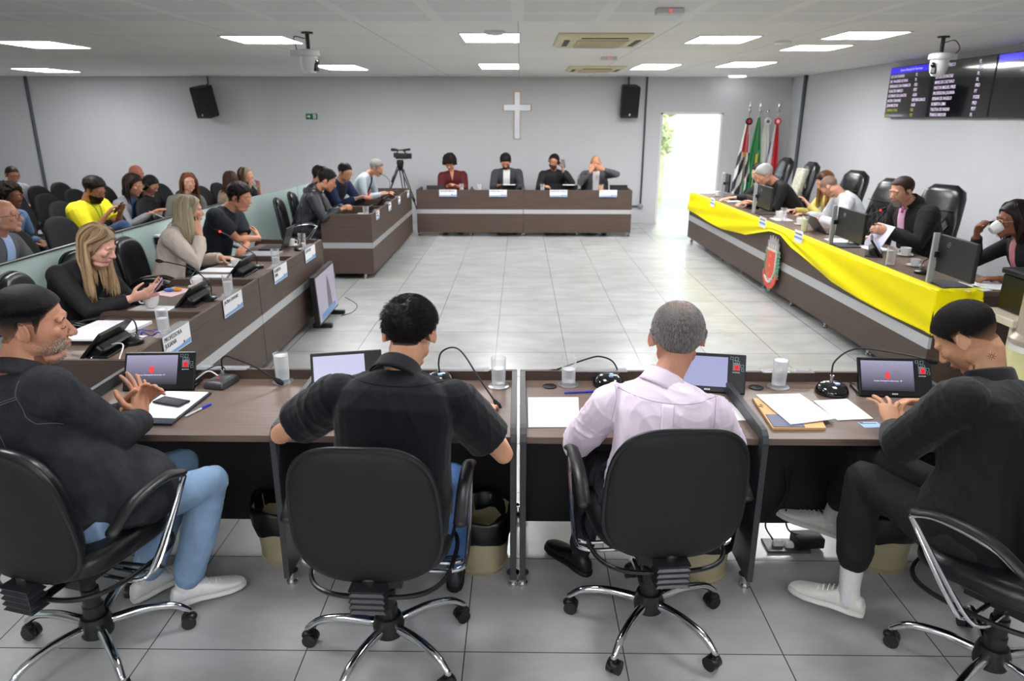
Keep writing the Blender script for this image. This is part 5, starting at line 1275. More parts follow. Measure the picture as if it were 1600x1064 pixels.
def person(label, P, h, N, H, hy=None, hp=0, hr=0, hands=None, knees=None, feet=None, skin_c='#c89878', hair=None, top=None, legs='#1c1c20', shoes='#1a1a1c',
           W=1, D=1, belly=0, chest=0, hs=None, sh=1, vox=.008, fem=False, fat=0, group=None, sleeve='long', sleeve_m=None, arm_len=1, poles=None, hscale=1, curl=.35, hdir=None, hpal=None, handopt=None, cuff=0, sleeve_r=1, seat=.455, hem_up=.10, skirt=None, sleeve_end=.70, shoe_detail=False, jacket_len=.08, hem=.02, fold=.007, fold_f=26, hipd=1, ankle_r=1, sock=None, shdrop=.088, bulge=-.03):
    """P pelvis (x,y,z) N neck base H head centre (world); hands: {'L':wrist,'R':wrist}"""
    Pv, N, H = V(P), V(N), V(H); hs = h if hs is None else hs; hy = h if hy is None else hy
    dN = N-H; mxn = .148*hscale
    if dN.length > mxn: N = H+dN*(mxn/dN.length)
    root = thing('person', label, 'person', (P[0], P[1], 0), 0, group); off = V((P[0], P[1], 0)); SK = skin(skin_c)
    m = headm(hy, hp, hr); up = (N-Pv).normalized(); X = rgt(hs); X = (X-up*X.dot(up)).normalized()
    sw = .185*sh; S = {'L': N-X*sw-up*shdrop, 'R': N+X*sw-up*shdrop}
    l1, l2 = .285*arm_len, .255*arm_len
    body = MB(); f = fwd(h); Wd = {}; El = {}
    head_shapes(body, H, m, hscale, fem, fat)
    nb = H+m @ (V((0, -.028, -.055))*hscale); nr = .056+fat*.011 if not fem else .044
    body.tube([nb, (nb+N)/2+V((0, 0, -.005)), N-up*.03], [nr, nr*1.0, nr*1.08], n=18)
    torso(body, Pv, N-up*.02, h, hs, W*.86, D*.84, belly=belly*.8, chest=chest*.8, bulge=bulge)
    hands = hands or {}; gar = MB()
    rs = .058*sleeve_r*(1+fat*.1)
    for k, sd in (('L', -1), ('R', 1)):
        tgt = V(hands[k]) if k in hands else Pv+f*.28+X*sd*.12+V((0, 0, .10))
        pole = V(poles[k]) if poles and k in poles else (-f*.3+X*sd*.5+V((0, 0, -1)))
        e, w_ = ik(S[k], tgt, l1, l2, pole); El[k] = e; Wd[k] = w_
        body.tube([S[k], S[k].lerp(e, .5), e, e.lerp(w_, .35), w_], [.050, .043, .038, .038, .026], n=14)
        ho = dict(curl=curl, thumb=.4, spread=.12); 
        if handopt and k in handopt: ho.update(handopt[k])
        dd = V(hdir[k]) if hdir and k in hdir else (w_-e).normalized()
        pp = V(hpal[k]) if hpal and k in hpal else V((0, 0, -1))
        hand_shapes(body, w_+dd.normalized()*.012, dd, pp, sd, s=(.93 if fem else 1.02)*hscale, **ho)
        # garment arm
        if sleeve == 'long':
            wr_ = e.lerp(w_, .93+cuff); gar.tube([S[k]+X*sd*-.01, S[k].lerp(e, .5), e, e.lerp(w_, .5), wr_], [rs*1.18, rs*1.02, rs*.95, rs*.82, rs*.66], n=16, round_cap=False)
            gar.ell(S[k]-X*sd*.012, (rs*1.12,)*3)
        elif sleeve == 'short':
            gar.tube([S[k]-X*sd*.01, S[k].lerp(e, .35), S[k].lerp(e, sleeve_end)], [rs*1.22, rs*1.15, rs*1.12], n=16, round_cap=False); gar.ell(S[k]-X*sd*.012, (rs*1.14,)*3)
        gar.tube([N-up*.05+X*sd*.03, N-up*(.05+shdrop*.25)+X*sd*sw*.55, S[k]-X*sd*.015], [.068, .066, .064], n=14)
        body.tube([N-up*.06+X*sd*.03, S[k]], [.044, .044], n=12)
    # legs
    hipz = Pv.z; hw = .095*W; Hp = {'L': Pv-rgt(h)*hw+V((0, 0, -.01)), 'R': Pv+rgt(h)*hw+V((0, 0, -.01))}
    tr = MB(); K = {}; A = {}
    tr.ell(Pv+V((0, 0, -.01)), (.17*W, .145*D, .10), M.Rotation(R(-h), 3, 'Z'), 20, 12)
    for k, sd in (('L', -1), ('R', 1)):
        kn = V(knees[k]) if knees else Hp[k]+f*.42+X*sd*.03; kn = V((kn.x, kn.y, kn.z if knees else .50))
        an = V(feet[k][0]) if feet else V((kn.x, kn.y, .09))+f*.03
        K[k] = kn; A[k] = an
        body.tube([Hp[k], Hp[k].lerp(kn, .5), kn, kn.lerp(an, .35), an], [.078, .068, .052, .050, .034], n=14)
        tr.tube([Hp[k], Hp[k].lerp(kn, .5), kn], [.095*W, .083, .068], n=16); tr.tube([kn, kn.lerp(an, .4), an.lerp(kn, hem_up)], [.067, .063*ankle_r, .056*ankle_r], n=16)
        fd = V(feet[k][1]) if feet else f
        body.tube([an, an-V((0, 0, .035)), an+fd.normalized()*.07-V((0, 0, .045))], [.032, .028, .018], n=10)
        if shoes: shoe(root, an, fd, mat('shoe'+shoes, shoes, .45, bump=.05, bs=80), mat('sole'+('#d8d8d4' if shoes[1] in 'def' else '#0f0f10'), '#d8d8d4' if shoes[1] in 'def' else '#0f0f10', .6), off, detail=shoe_detail)
        if sock: MB().tube([an.lerp(kn, .40), an.lerp(kn, .2), an, an-V((0, 0, .03))], [.050, .043, .038, .042], n=16).build('sock', mat('sock'+sock, sock, .8, bump=.3, bs=200), root, smooth=True, off=off)
    bm_ = merge_mesh(body, min(vox, .0085), 3 if vox < .006 else 1)
    bt = bvh(bm_)
    b = finish(bm_, 'body', SK, root, off)
    tm = merge_mesh(tr, max(vox, .007)*1.1, 4); c = coords(tm); c = folds(c, normals(tm), fold*1.1, fold_f*.9, (1, 1, .7), 3); setco(tm, c)
    finish(tm, 'trousers', mat('legs'+legs, legs, .85, var=.12, vs=9, bump=.15, bs=60), root, off)
    torso(gar, Pv, N-up*.012, h, hs, W*1.02, D*1.0, belly=belly, chest=chest, bottom=-jacket_len, top=False, bulge=bulge, hipd=hipd)
    gar.tube([N-up*.08, N-up*hem], [.10, .074], n=18, round_cap=False)
    if skirt: gar.ell(V(skirt[0]), skirt[1], M.Rotation(R(-h), 3, 'Z'), 24, 16)
    gm = merge_mesh(gar, max(vox, .005)*1.05, 5); c = coords(gm); c = folds(c, normals(gm), fold, fold_f, (1, 1, .75), len(label) % 5); setco(gm, c)
    gt = bvh(gm)
    g = finish(gm, top.get('name', 'shirt'), top['m'], root, off)
    return dict(root=root, off=off, body=b, bt=bt, gt=gt, m=m, H=H, N=N, S=S, E=El, W=Wd, up=up, X=X, F=X.cross(up)*-1 if False else up.cross(X), hs=hscale, g=g, Pv=Pv, K=K, A=A, hi=vox < .005)

def hcap(p, m, hairline, thick=.012, name='hair', seg=80, jag=0, dens=None, rows=50):
    """hair (or beard) shell hugging the head; hairline(x,y,z)->0..1 in head space"""
    if p['hi']: seg, rows = 190, 120
    H, R3, bt, s = p['H'], p['m'], p['bt'], p['hs']; vs = []; de = []; C0 = H+R3 @ V((0, -.01*s, .01*s))
    for j in range(rows+1):
        th = PI*j/rows
        for i in range(seg):
            a = 2*PI*i/seg; d = V((math.sin(th)*math.cos(a), math.sin(th)*math.sin(a), math.cos(th)))
            w_ = R3 @ d; hit = bt.ray_cast(C0+w_*.16*s, -w_, .3)
            q = hit[0] if hit[0] else C0+w_*.08*s
            l = R3.transposed() @ (q-H)/s
            k = hairline(l.x, l.y, l.z); n_ = noise.noise(l*60)*jag
            t = (thick(l) if callable(thick) else thick)*s
            r = lerp(-.006, max(.0008, t*(1+n_)), sstep(.0, .55, k)) if t > .003 else (lerp(-.004, max(.0008, t), sstep(0, .25, k)))
            vs.append(q+w_*r-p['off']); de.append((dens(l.x, l.y, l.z) if dens else 1)*sstep(.1, .8, k))
    fs = [(j*seg+i, j*seg+(i+1) % seg, (j+1)*seg+(i+1) % seg, (j+1)*seg+i) for j in range(rows) for i in range(seg)]
    mb = MB(); mb.add(vs, fs); me = mb.mesh(name, [m], None, True)
    at_ = me.attributes.new('dens', 'FLOAT', 'POINT'); at_.data.foreach_set('value', de)
    o = bpy.data.objects.new(name, me); COL.objects.link(o); o.parent = p['root']; return o
def short_line(front=.072, side=.022, nape=-.062, burn=-.02, rec=0):
    """hairline height as a function of y (front-back)"""
    def f(x, y, z):
        ax = abs(x); fr = front-rec*sstep(.01, .05, ax)*-.0
        zl = interp(y, [-.10, -.06, -.038, -.02, .0, .018, .03, .05, .075, .1], [nape, nape+.006, side-.03, side, side+.005, burn, side+.01, fr-.022+rec*.3, fr, fr+.01])
        if y > .02: zl += rec*sstep(.02, .06, ax)
        if -.022 < y < .012 and ax > .06: zl = max(zl, side+.006)
        return min(1, max(0, (z-zl)/.020))
    return f
def strands(p, m, n, hairline, length=.02, comb=(0, -1, .2), lift=.5, r=.0007, name='hair_strands', dens=None, jit=.4, seed=1, thick=.006, swirl=0):
    H, R3, bt, s = p['H'], p['m'], p['bt'], p['hs']; rd = random.Random(seed); mb = MB(); mb.dens = []; C0 = H+R3 @ V((0, -.01*s, .01*s)); k = 0; tr_ = 0
    while k < n and tr_ < n*4:
        tr_ += 1; z = rd.uniform(-1, 1); a = rd.uniform(0, 2*PI); q_ = math.sqrt(1-z*z); d = V((q_*math.cos(a), q_*math.sin(a), z)); w_ = R3 @ d
        hit = bt.ray_cast(C0+w_*.16*s, -w_, .3)
        if not hit[0]: continue
        l = R3.transposed() @ (hit[0]-H)/s
        hl = hairline(l.x, l.y, l.z)
        if hl < rd.uniform(.2, .9): continue
        dn = dens(l.x, l.y, l.z) if dens else 1
        if rd.random() > dn: continue
        c = V(comb) if not callable(comb) else V(comb(l)); c = c+V((rd.uniform(-1, 1), rd.uniform(-1, 1), rd.uniform(-1, 1)))*jit
        nl = (R3.transposed() @ w_); c = c-nl*c.dot(nl); c = (c.normalized()+nl*lift).normalized() if c.length > 1e-3 else nl
        L = (length(l) if callable(length) else length)*s*rd.uniform(.6, 1.15); cw = R3 @ c; p0 = hit[0]+w_*(thick(l) if callable(thick) else thick)*.6*s-p['off']; p1 = p0+cw*L*.5+w_*.001; p2 = p0+cw*L-w_*L*.18
        mb.cur = rd.random(); sd = cw.cross(w_).normalized()*r
        mb.add([p0-sd, p0+sd, p0+w_*r*1.5, p1-sd*.8, p1+sd*.8, p1+w_*r*1.3, p2], [(0, 1, 4, 3), (1, 2, 5, 4), (2, 0, 3, 5), (3, 4, 6), (4, 5, 6), (5, 3, 6)]); k += 1
    me = mb.mesh(name, [m], None, False); o = bpy.data.objects.new(name, me); COL.objects.link(o); o.parent = p['root']; return o
root_tint = lambda u: sstep(.05, .8, u)
def long_hair(p, m, length=.36, part=.0, n=150, back=True, seed=2, thick=.010, spread=1.0, front=True, inward=0, ends=.5, name='hair', vol=.014, azr=(52, 308), sweep=86):
    """long locks falling from the crown; azimuth 0 = face"""
    H, R3, bt, s = p['H'], p['m'], p['bt'], p['hs']; rd = random.Random(seed); mb = MB(); mb.dens = []; C0 = H+R3 @ V((0, -.01*s, .01*s))
    def surf(az, el, o):
        d = V((-math.sin(az)*math.cos(el), math.cos(az)*math.cos(el), math.sin(el))); w_ = R3 @ d; hit = bt.ray_cast(C0+w_*.16*s, -w_, .3)
        return (hit[0] if hit[0] else C0+w_*.08)+w_*o
    for i in range(n):
        az = R(rd.uniform(*azr)); layer = rd.random(); o = (.003+vol*layer)*s
        sx = 1 if az > PI else -1
        e0 = R(88) if abs(az-PI) < .8 else R(78)
        pts = []
        pt = part
        start = H+R3 @ (V((pt, .055-.10*rd.random() if True else 0, .105))*s)
        top_ = surf(az, R(66), o); pts.append(surf(az*1.0, R(80), o)*.5+start*.5)
        pts.append(top_)
        fa = az if az < PI else 2*PI-az; tg_ = max(fa, R(sweep))
        for e in (48, 28, 8):
            a_ = lerp(fa, tg_, sstep(64, 8, e)); pts.append(surf(a_ if az < PI else 2*PI-a_, R(e), o*(1.25-.006*e)))
        q = pts[-1].copy(); out = (q-H); out.z = 0; out = out.normalized() if out.length else V((0, 0, 0))
        L = length*rd.uniform(.82, 1.08)-.04; seg = 6
        vel = V((0, 0, -1))+out*.12*spread
        for k in range(seg):
            q = q+vel.normalized()*L/seg
            # keep outside the clothing
            c_ = p['gt'].find_nearest(q)
            if c_[0] is not None and (q-c_[0]).dot(c_[1]) < .012: q = c_[0]+c_[1]*(.010+.012*layer)
            vel = vel+V((0, 0, -.25))+out*(-.04-inward)+V((rd.uniform(-1, 1), rd.uniform(-1, 1), 0))*.06; pts.append(q.copy())
        pts = bez(pts, 30); w_ = thick*rd.uniform(.6, 1.4)*s; K = len(pts)
        mb.cur = rd.random(); k0 = len(mb.v); tint = rd.random()
        mb.tube([x-p['off'] for x in pts], [(w_*interp(j/K, [0, .15, .6, .85, 1], [.5, 1, 1, ends, .08]), w_*.45*interp(j/K, [0, .15, .6, .85, 1], [.5, 1, .8, ends, .1])) for j in range(K)], n=6, round_cap=False)
        for q_ in range(k0, len(mb.v)): mb.dens[q_] = min(1, tint*.55+root_tint(((q_-k0)//6)/K)*.45)
    me = mb.mesh(name, [m], None, True); o = bpy.data.objects.new(name, me); COL.objects.link(o); o.parent = p['root']; return o
def face_bits(p, brow='#2a1d16', lips=None, glasses=None, closed=True, brow_w=1, iris='#3a2418'):
    H, R3, s, off = p['H'], p['m'], p['hs'], p['off']
    def P_(x, y, z): return H+R3 @ (V((x, y, z))*s)-off
    def hitf(x, z, o=.0):
        r_ = p['bt'].ray_cast(H+R3 @ (V((x, .2, z))*s), R3 @ V((0, -1, 0)), .3); return (r_[0]-off+R3 @ V((0, o, 0))) if r_[0] else P_(x, .08, z)
    q = MB()
    for x in (-1, 1): q.tube([hitf(x*a, z, .0005) for a, z in ((.014, .0265), (.022, .0295), (.031, .031), (.040, .0295), (.047, .026))], [(.0010*s, .0022*brow_w*s), (.0011*s, .0028*brow_w*s), (.0011*s, .0026*brow_w*s), (.0010*s, .0020*brow_w*s), (.0007*s, .001*s)], n=6, up=R3 @ V((0, 0, 1)))
    q.build('eyebrows', mat('brow'+brow, brow, .8), p['root'], smooth=True)
    q = MB()
    for x in (-1, 1):
        if closed: q.tube([hitf(x*a, z, .0006) for a, z in ((.018, .0015), (.024, -.002), (.031, -.0032), (.038, -.002), (.045, .0015))], .0012*s, n=5)
        else:
            q.m = 0; q.tube([hitf(x*a, z, .0006) for a, z in ((.018, .005), (.024, .0085), (.031, .0098), (.038, .0085), (.045, .005))], .0013*s, n=5)
    q.build('eyelashes', mat('lash', '#1a1210', .7), p['root'], smooth=True)
    if not closed:
        for x in (-1, 1):
            c = hitf(x*.031, .003, -.0065*s); q = MB(); q.ell(c, (.0095*s, .0085*s, .0065*s), R3, 14, 10); e = q.build('eye', mat('eye_white', '#e6e0dc', .2), p['root'], smooth=True)
            MB().ell(c+R3 @ V((0, .0065*s, 0)), (.0045*s, .0025*s, .0048*s), R3, 12, 8).build('iris', mat('iris'+iris, iris, .15), e, smooth=True)
    q = MB(); lp = lips or '#a4605a'
    q.tube([hitf(x, z, .0004) for x, z in ((-.022, -.056), (-.01, -.0525), (0, -.054), (.01, -.0525), (.022, -.056))], [.0015*s, .0028*s, .003*s, .0028*s, .0015*s], n=6)
    q.tube([hitf(x, z, .0004) for x, z in ((-.019, -.059), (0, -.063), (.019, -.059))], [.0015*s, .0036*s, .0015*s], n=6)
    q.build('lips', mat('lip'+lp, lp, .4), p['root'], smooth=True)
    if glasses:
        gm_ = mat('specs'+glasses, glasses, .3, .3); q = MB()
        for x in (-1, 1):
            c = V((x*.033, .100, .004)); pts = [P_(c.x+.025*abs(math.cos(a))**.7*(1 if math.cos(a) > 0 else -1), c.y-.10*abs(c.x+.02*math.cos(a))**1.6*1.5, c.z+.017*abs(math.sin(a))**.7*(1 if math.sin(a) > 0 else -1)) for a in np.linspace(0, 2*PI, 21)]
            q.tube(pts, .0016*s, n=6); q.tube([P_(x*.058, .09, .01), P_(x*.078, .04, .012), P_(x*.086, -.01, .012), P_(x*.082, -.03, -.005)], .0016*s, n=6)
        q.tube([P_(-.010, .1, .008), P_(0, .104, .011), P_(.010, .1, .008)], .0014*s, n=6); q.build('glasses', gm_, p['root'], smooth=True)
def patch(p, poly, m, name, o=.004, side='front', parent=None, res=.012, th=.003, which='gt'):
    """polygon in chest space (x right, z up from the neck base) projected on the garment"""
    N_, X, up = p['N'], p['X'], p['up']; F = up.cross(X) if side == 'front' else -(up.cross(X))
    if F.dot(p['m'] @ V((0, 1, 0))) < -2: F = -F
    tri = []; xs = [a for a, _ in poly]; zs = [b for _, b in poly]
    import mathutils.geometry as mg
    def inside(x, z):
        c = False; n = len(poly); j = n-1
        for i in range(n):
            if (poly[i][1] > z) != (poly[j][1] > z) and x < (poly[j][0]-poly[i][0])*(z-poly[i][1])/(poly[j][1]-poly[i][1])+poly[i][0]: c = not c
            j = i
        return c
    # row-wise grid that follows the outline
    rows = max(3, int((max(zs)-min(zs))/res)); cols = 8; vs = []; 
    for j in range(rows+1):
        z = lerp(min(zs)+.0008, max(zs)-.0008, j/rows); hx = []
        n = len(poly)
        for i in range(n):
            (x1, z1), (x2, z2) = poly[i], poly[(i+1) % n]
            if (z1 > z) != (z2 > z): hx.append(x1+(x2-x1)*(z-z1)/(z2-z1))
        if len(hx) < 2: hx = [sum(xs)/len(xs)]*2
        a, b = min(hx), max(hx)
        for i in range(cols+1):
            x = lerp(a, b, i/cols); q = N_+X*x+up*z
            h_ = p[which].ray_cast(q, F, 1.0); v = h_[0]+F*o if h_[0] else q+F*.1
            vs.append(v-p['off'])
    fs = [(j*(cols+1)+i, j*(cols+1)+i+1, (j+1)*(cols+1)+i+1, (j+1)*(cols+1)+i) for j in range(rows) for i in range(cols)]
    mb = MB(); mb.add(vs, fs); ob = mb.build(name, m, parent or p['root'], smooth=True, autosm=0)
    sd = ob.modifiers.new('s', 'SOLIDIFY'); sd.thickness = th; sd.offset = 0
    return ob
def seam(p, pts, m, name='stitching', r=.0018, side='back', o=.001, which='gt', parent=None, n=24):
    N_, X, up = p['N'], p['X'], p['up']; F = up.cross(X) if side == 'front' else -(up.cross(X))
    if isinstance(side, V): F = side
    out = []
    for q in bez([V((a, 0, b)) for a, b in pts], n):
        w_ = N_+X*q.x+up*q.z; h_ = p[which].ray_cast(w_, F, .4) if abs(q.x) < .15 else p[which].ray_cast(w_+F*.5, -F, 1.0)
        if h_[0]: out.append(h_[0]+F*o-p['off'])
    if len(out) > 1: return MB().tube(out, r, n=5).build(name, m, parent or p['root'], smooth=True)
def collar(p, m, r=.072, h=.035, name='collar', th=.006, tilt=.15, open_=0.0):
    N_, X, up = p['N'], p['X'], p['up']; F = up.cross(X); nb = p['H']+p['m'] @ V((0, -.028, -.055)); ax = (nb-N_).normalized(); x = (X-ax*X.dot(ax)).normalized(); y = ax.cross(x)
    rg = []; n = 40
    for (k, z) in ((1.12, -.045), (1.0, -.02), (.93, h-.016), (.96, h-.012), (1.05, h-.02), (1.17, -.028), (1.24, -.042)):
        rg.append([N_-up*.0+x*(r*k*math.cos(a))+y*(r*k*.95*math.sin(a))+ax*z-p['off'] for a in np.linspace(PI/2+open_, PI/2+2*PI-open_, n)])
    mb = MB(); vs = [q for g in rg for q in g]; mb.add(vs, [(j*n+i, j*n+i+1, (j+1)*n+i+1, (j+1)*n+i) for j in range(len(rg)-1) for i in range(n-1)])
    ob = mb.build(name, m, p['root'], smooth=True, autosm=0); sd = ob.modifiers.new('s', 'SOLIDIFY'); sd.thickness = .002; return ob
HB = lambda n, c0, c1, **k: attr_mat('hair_'+n, c0, c1, **k)
# ---- the four men of the near row
DEN = mat('black_denim', '#2e2f33', .85, spec=.2, var=.3, vs=14, bump=.35, bs=350)
STI = mat('denim_stitch', '#6a6c70', .7)
m1 = person('man in a black denim jacket, light jeans and white sneakers, at the left edge', (-1.60, 2.28, .555), 48, (-1.745, 2.33, 1.09), (-1.715, 2.40, 1.222), hy=66, hp=4, hscale=1.14, hs=38,
    hands={'R': (-1.535, 2.66, .752), 'L': (-1.62, 2.72, .76)}, poles={'R': (.9, -.35, -1.3), 'L': (-.7, .1, -.7)}, arm_len=1.13,
    hdir={'R': (-.18, .45, .9), 'L': (.55, .15, .55)}, hpal={'R': (-.85, .25, 0), 'L': (.8, -.35, .3)}, handopt={'R': dict(curl=.22, spread=.45, thumb=.5), 'L': dict(curl=.45, spread=.2)},
    knees={'R': (-1.235, 2.55, .53), 'L': (-1.42, 2.70, .53)}, feet={'R': ((-1.36, 2.48, .10), (.75, .45, 0)), 'L': ((-1.55, 2.52, .10), (.5, .75, 0))},
    skin_c='#b98468', top=dict(m=DEN, name='denim_jacket'), legs='#7f9bb8', shoes='#e4e3e2', W=1.18, D=1.22, belly=.07, fat=1, sh=1.13, sleeve_r=1.22, vox=.0042, fold=.009, fold_f=24, ankle_r=1.15, shoe_detail=True, jacket_len=.12, hipd=1.5, skirt=((-1.475, 2.375, .60), (.235, .185, .15)))
fade = lambda lo, hi: (lambda x, y, z: sstep(lo, hi, z))
hcap(m1, HB('m1', '#8d6450', '#0e0c0b', bs=420, mottled='#24211f', rough=.6), short_line(.068, .014, -.05, -.015), thick=lambda l: .0012+.010*sstep(.035, .085, l.z), dens=lambda x, y, z: min(1, .15+sstep(-.03, .05, z)))
bl1 = lambda x, y, z: sstep(-.02, -.045, z)*sstep(-.012, .02, y)*(.35+.65*sstep(.02, .07, y)) if (z < -.02 and y > -.012) else 0
strands(m1, HB('beard1', '#5a514b', '#e6e2dc', rough=.6), 5200, bl1, length=.0055, comb=(0, .2, -1), lift=.5, jit=.5, thick=.0005, name='beard', r=.0006)
strands(m1, HB('m1s', '#0b0a0a', '#201e1d'), 5000, lambda x, y, z: sstep(.035, .06, z)*short_line(.070, .014, -.05, -.015)(x, y, z-.004), length=.022, comb=(.2, -.6, .1), lift=.35, jit=.35)
face_bits(m1, brow='#2e2622'); collar(m1, DEN, r=.088, h=.028, open_=.5)
for pts in ([(-.20, -.075), (-.1, -.085), (0, -.09), (.1, -.085), (.20, -.075)], [(-.20, -.083), (0, -.098), (.20, -.083)], [(.09, -.10), (.10, -.25), (.11, -.42)], [(-.09, -.10), (-.10, -.25), (-.11, -.42)], [(.205, -.03), (.195, -.1), (.20, -.17), (.215, -.21)]):
    seam(m1, pts, STI, r=.0012)

POLO = mat('black_polo', '#0d0f14', .9, bump=.25, bs=700, sheen=.15, spec=.2)
m2 = person('man in a black polo shirt seen from behind, elbows out over the desk', (-.46, 2.24, .555), 0, (-.435, 2.42, 1.055), (-.41, 2.54, 1.155), hy=2, hp=18, hs=-2,
    hands={'L': (-.84, 2.74, .735), 'R': (-.15, 2.76, .735)}, poles={'L': (-1.5, -.2, -.9), 'R': (.9, -.3, -1.1)}, sleeve='short', sleeve_end=.66, sleeve_r=1.3, arm_len=1.13,
    hdir={'L': (.3, .9, 0), 'R': (.12, .9, .0)}, skin_c='#c99676', top=dict(m=POLO, name='polo_shirt'), legs='#3d5d8d', shoes='#23262c', W=1.22, D=1.15, belly=.05, fat=.6, sh=1.16, vox=.0042, fold=.008, fold_f=20,
    knees={'L': (-.60, 2.62, .52), 'R': (-.27, 2.60, .53)}, hpal={'L': (0, 0, -1), 'R': (0, 0, -1)}, handopt={'R': dict(curl=.4, spread=.2)}, shdrop=.11, hscale=1.05, bulge=-.05)
hl2 = short_line(.07, .02, -.045, -.03)
hcap(m2, HB('m2', '#5c4438', '#100e0d', bs=300, rough=.45), hl2, thick=lambda l: .002+.018*sstep(-.03, .07, l.z), jag=.25, dens=lambda x, y, z: min(1, .45+sstep(-.06, -.02, z)))
strands(m2, HB('m2s', '#0b0a0a', '#2c2a29', rough=.35), 9000, hl2, length=lambda l: .008+.030*sstep(-.01, .08, l.z), comb=lambda l: (.9*(l.x > 0)+.25, .25, -.35 if l.z < .03 else .1), lift=.55, jit=.5, thick=lambda l: .002+.016*sstep(-.03, .07, l.z), r=.0009)
collar(m2, POLO, r=.078, h=.040, open_=.25); face_bits(m2)
SD = mat('polo_seam', '#0c0d11', .9)
seam(m2, [(-.20, -.02), (-.10, -.048), (0, -.055), (.10, -.048), (.20, -.02)], SD, r=.0016)

SH3 = mat('pink_shirt', '#eee0ee', .75, bump=.12, bs=500, sheen=.1, spec=.25)
m3 = person('grey haired man in a pale pink dress shirt seen from behind', (.50, 2.39, .555), -2, (.545, 2.52, .985), (.60, 2.60, 1.128), hy=0, hp=8, hs=1,
    hands={'L': (.42, 2.80, .73), 'R': (.70, 2.82, .73)}, poles={'L': (-.8, -.1, -.8), 'R': (.8, -.1, -.8)}, sleeve_r=1.22, skin_c='#c48c74',
    top=dict(m=SH3, name='dress_shirt'), legs='#1d2026', shoes='#121214', W=1.02, D=1.0, belly=.03, sh=1.06, vox=.0042, fold=.015, fold_f=21, cuff=.05, shdrop=.112, hscale=1.12,
    knees={'L': (.34, 2.74, .52), 'R': (.66, 2.78, .52)}, feet={'L': ((.27, 2.72, .10), (-.55, .75, .0)), 'R': ((.60, 2.78, .10), (.1, 1, 0))}, bulge=-.05)
hl3 = short_line(.078, .016, -.05, -.02)
thin = lambda x, y, z: 1-.85*math.exp(-(((x-.005)/.034)**2+((y+.01)/.05)**2))*(1 if z > .06 else 0)
hcap(m3, HB('m3', '#b98d76', '#6f6b68', bs=380, bstretch=(1, 1, .25), mottled='#3f3b39', rough=.55), hl3, thick=lambda l: .003+.008*sstep(-.03, .04, l.z)*thin(l.x, l.y, l.z), dens=thin)
strands(m3, HB('m3s', '#57524f', '#c2bdb9', rough=.45), 9000, hl3, length=.020, comb=lambda l: (l.x*6, -.3, -1), lift=.12, jit=.22, dens=thin, thick=lambda l: .003+.008*sstep(-.03, .04, l.z), r=.0007)
collar(m3, SH3, r=.072, h=.036, open_=.3); face_bits(m3)
S3 = mat('shirt_seam', '#bba9bd', .8)
seam(m3, [(-.215, -.035), (-.10, -.072), (0, -.082), (.10, -.072), (.215, -.035)], S3, r=.0014)
patch(m3, [(-.022, -.085), (.022, -.085), (.020, -.36), (-.020, -.36)], SH3, 'box_pleat', o=.0015, side='back', th=.002)
for s_ in (-1, 1):
    seam(m3, [(s_*.022, -.085), (s_*.021, -.22), (s_*.020, -.36)], S3, r=.0012)
    seam(m3, [(s_*.195, -.01), (s_*.182, -.08), (s_*.187, -.17)], S3, r=.0012)

JK4 = mat('black_jacket', '#0e0f11', .75, spec=.25, bump=.15, bs=400, sheen=.1)
m4 = person('young man in a black jacket and white sneakers looking down, at the right edge', (1.61, 2.22, .555), -40, (1.665, 2.35, 1.03), (1.605, 2.46, 1.175), hy=-46, hp=46, hs=-36,
    hands={'L': (1.49, 2.62, .745), 'R': (1.72, 2.80, .785)}, poles={'L': (-.8, -.5, -.7), 'R': (.9, .1, -.5)}, sleeve_r=1.38, skin_c='#bd8c6c', arm_len=1.0,
    hdir={'L': (.1, .75, .55), 'R': (-.95, -.1, .12)}, hpal={'L': (-.1, .7, -.6), 'R': (-.1, -.4, -.8)}, handopt={'L': dict(curl=.28, spread=.75, thumb=.1), 'R': dict(curl=.6, thumb=.7)},
    top=dict(m=JK4, name='jacket'), legs='#0f0f11', shoes='#d9d9d0', W=1.22, D=1.35, hscale=1.06, hem_up=.32, jacket_len=.1, hipd=1.2, sh=1.12, vox=.0042, fold=.010, fold_f=19, shoe_detail=True, ankle_r=1.2,
    knees={'L': (1.34, 2.50, .595), 'R': (1.44, 2.70, .60)}, feet={'L': ((1.325, 2.44, .115), (-.85, .62, -.0)), 'R': ((1.45, 2.93, .16), (-.85, .2, .25))}, sock='#d8d8d6', bulge=-.06)
hl4 = short_line(.074, .016, -.052, .0)
hcap(m4, HB('m4', '#9a7054', '#14110f', bs=500, rough=.7, bump=.8), hl4, thick=lambda l: .0012+.007*sstep(-.01, .06, l.z), dens=lambda x, y, z: min(1, .12+sstep(-.055, .02, z)))
strands(m4, HB('m4s', '#0e0c0b', '#2c2927'), 6500, lambda x, y, z: sstep(.0, .04, z)*hl4(x, y, z)*(1 if z > .015 else 0), length=.007, comb=(.3, .3, .3), lift=1.2, jit=1.2, thick=lambda l: .0012+.006*sstep(-.01, .06, l.z), r=.0009)
collar(m4, JK4, r=.076, h=.045, open_=.3); face_bits(m4, brow='#231a16')
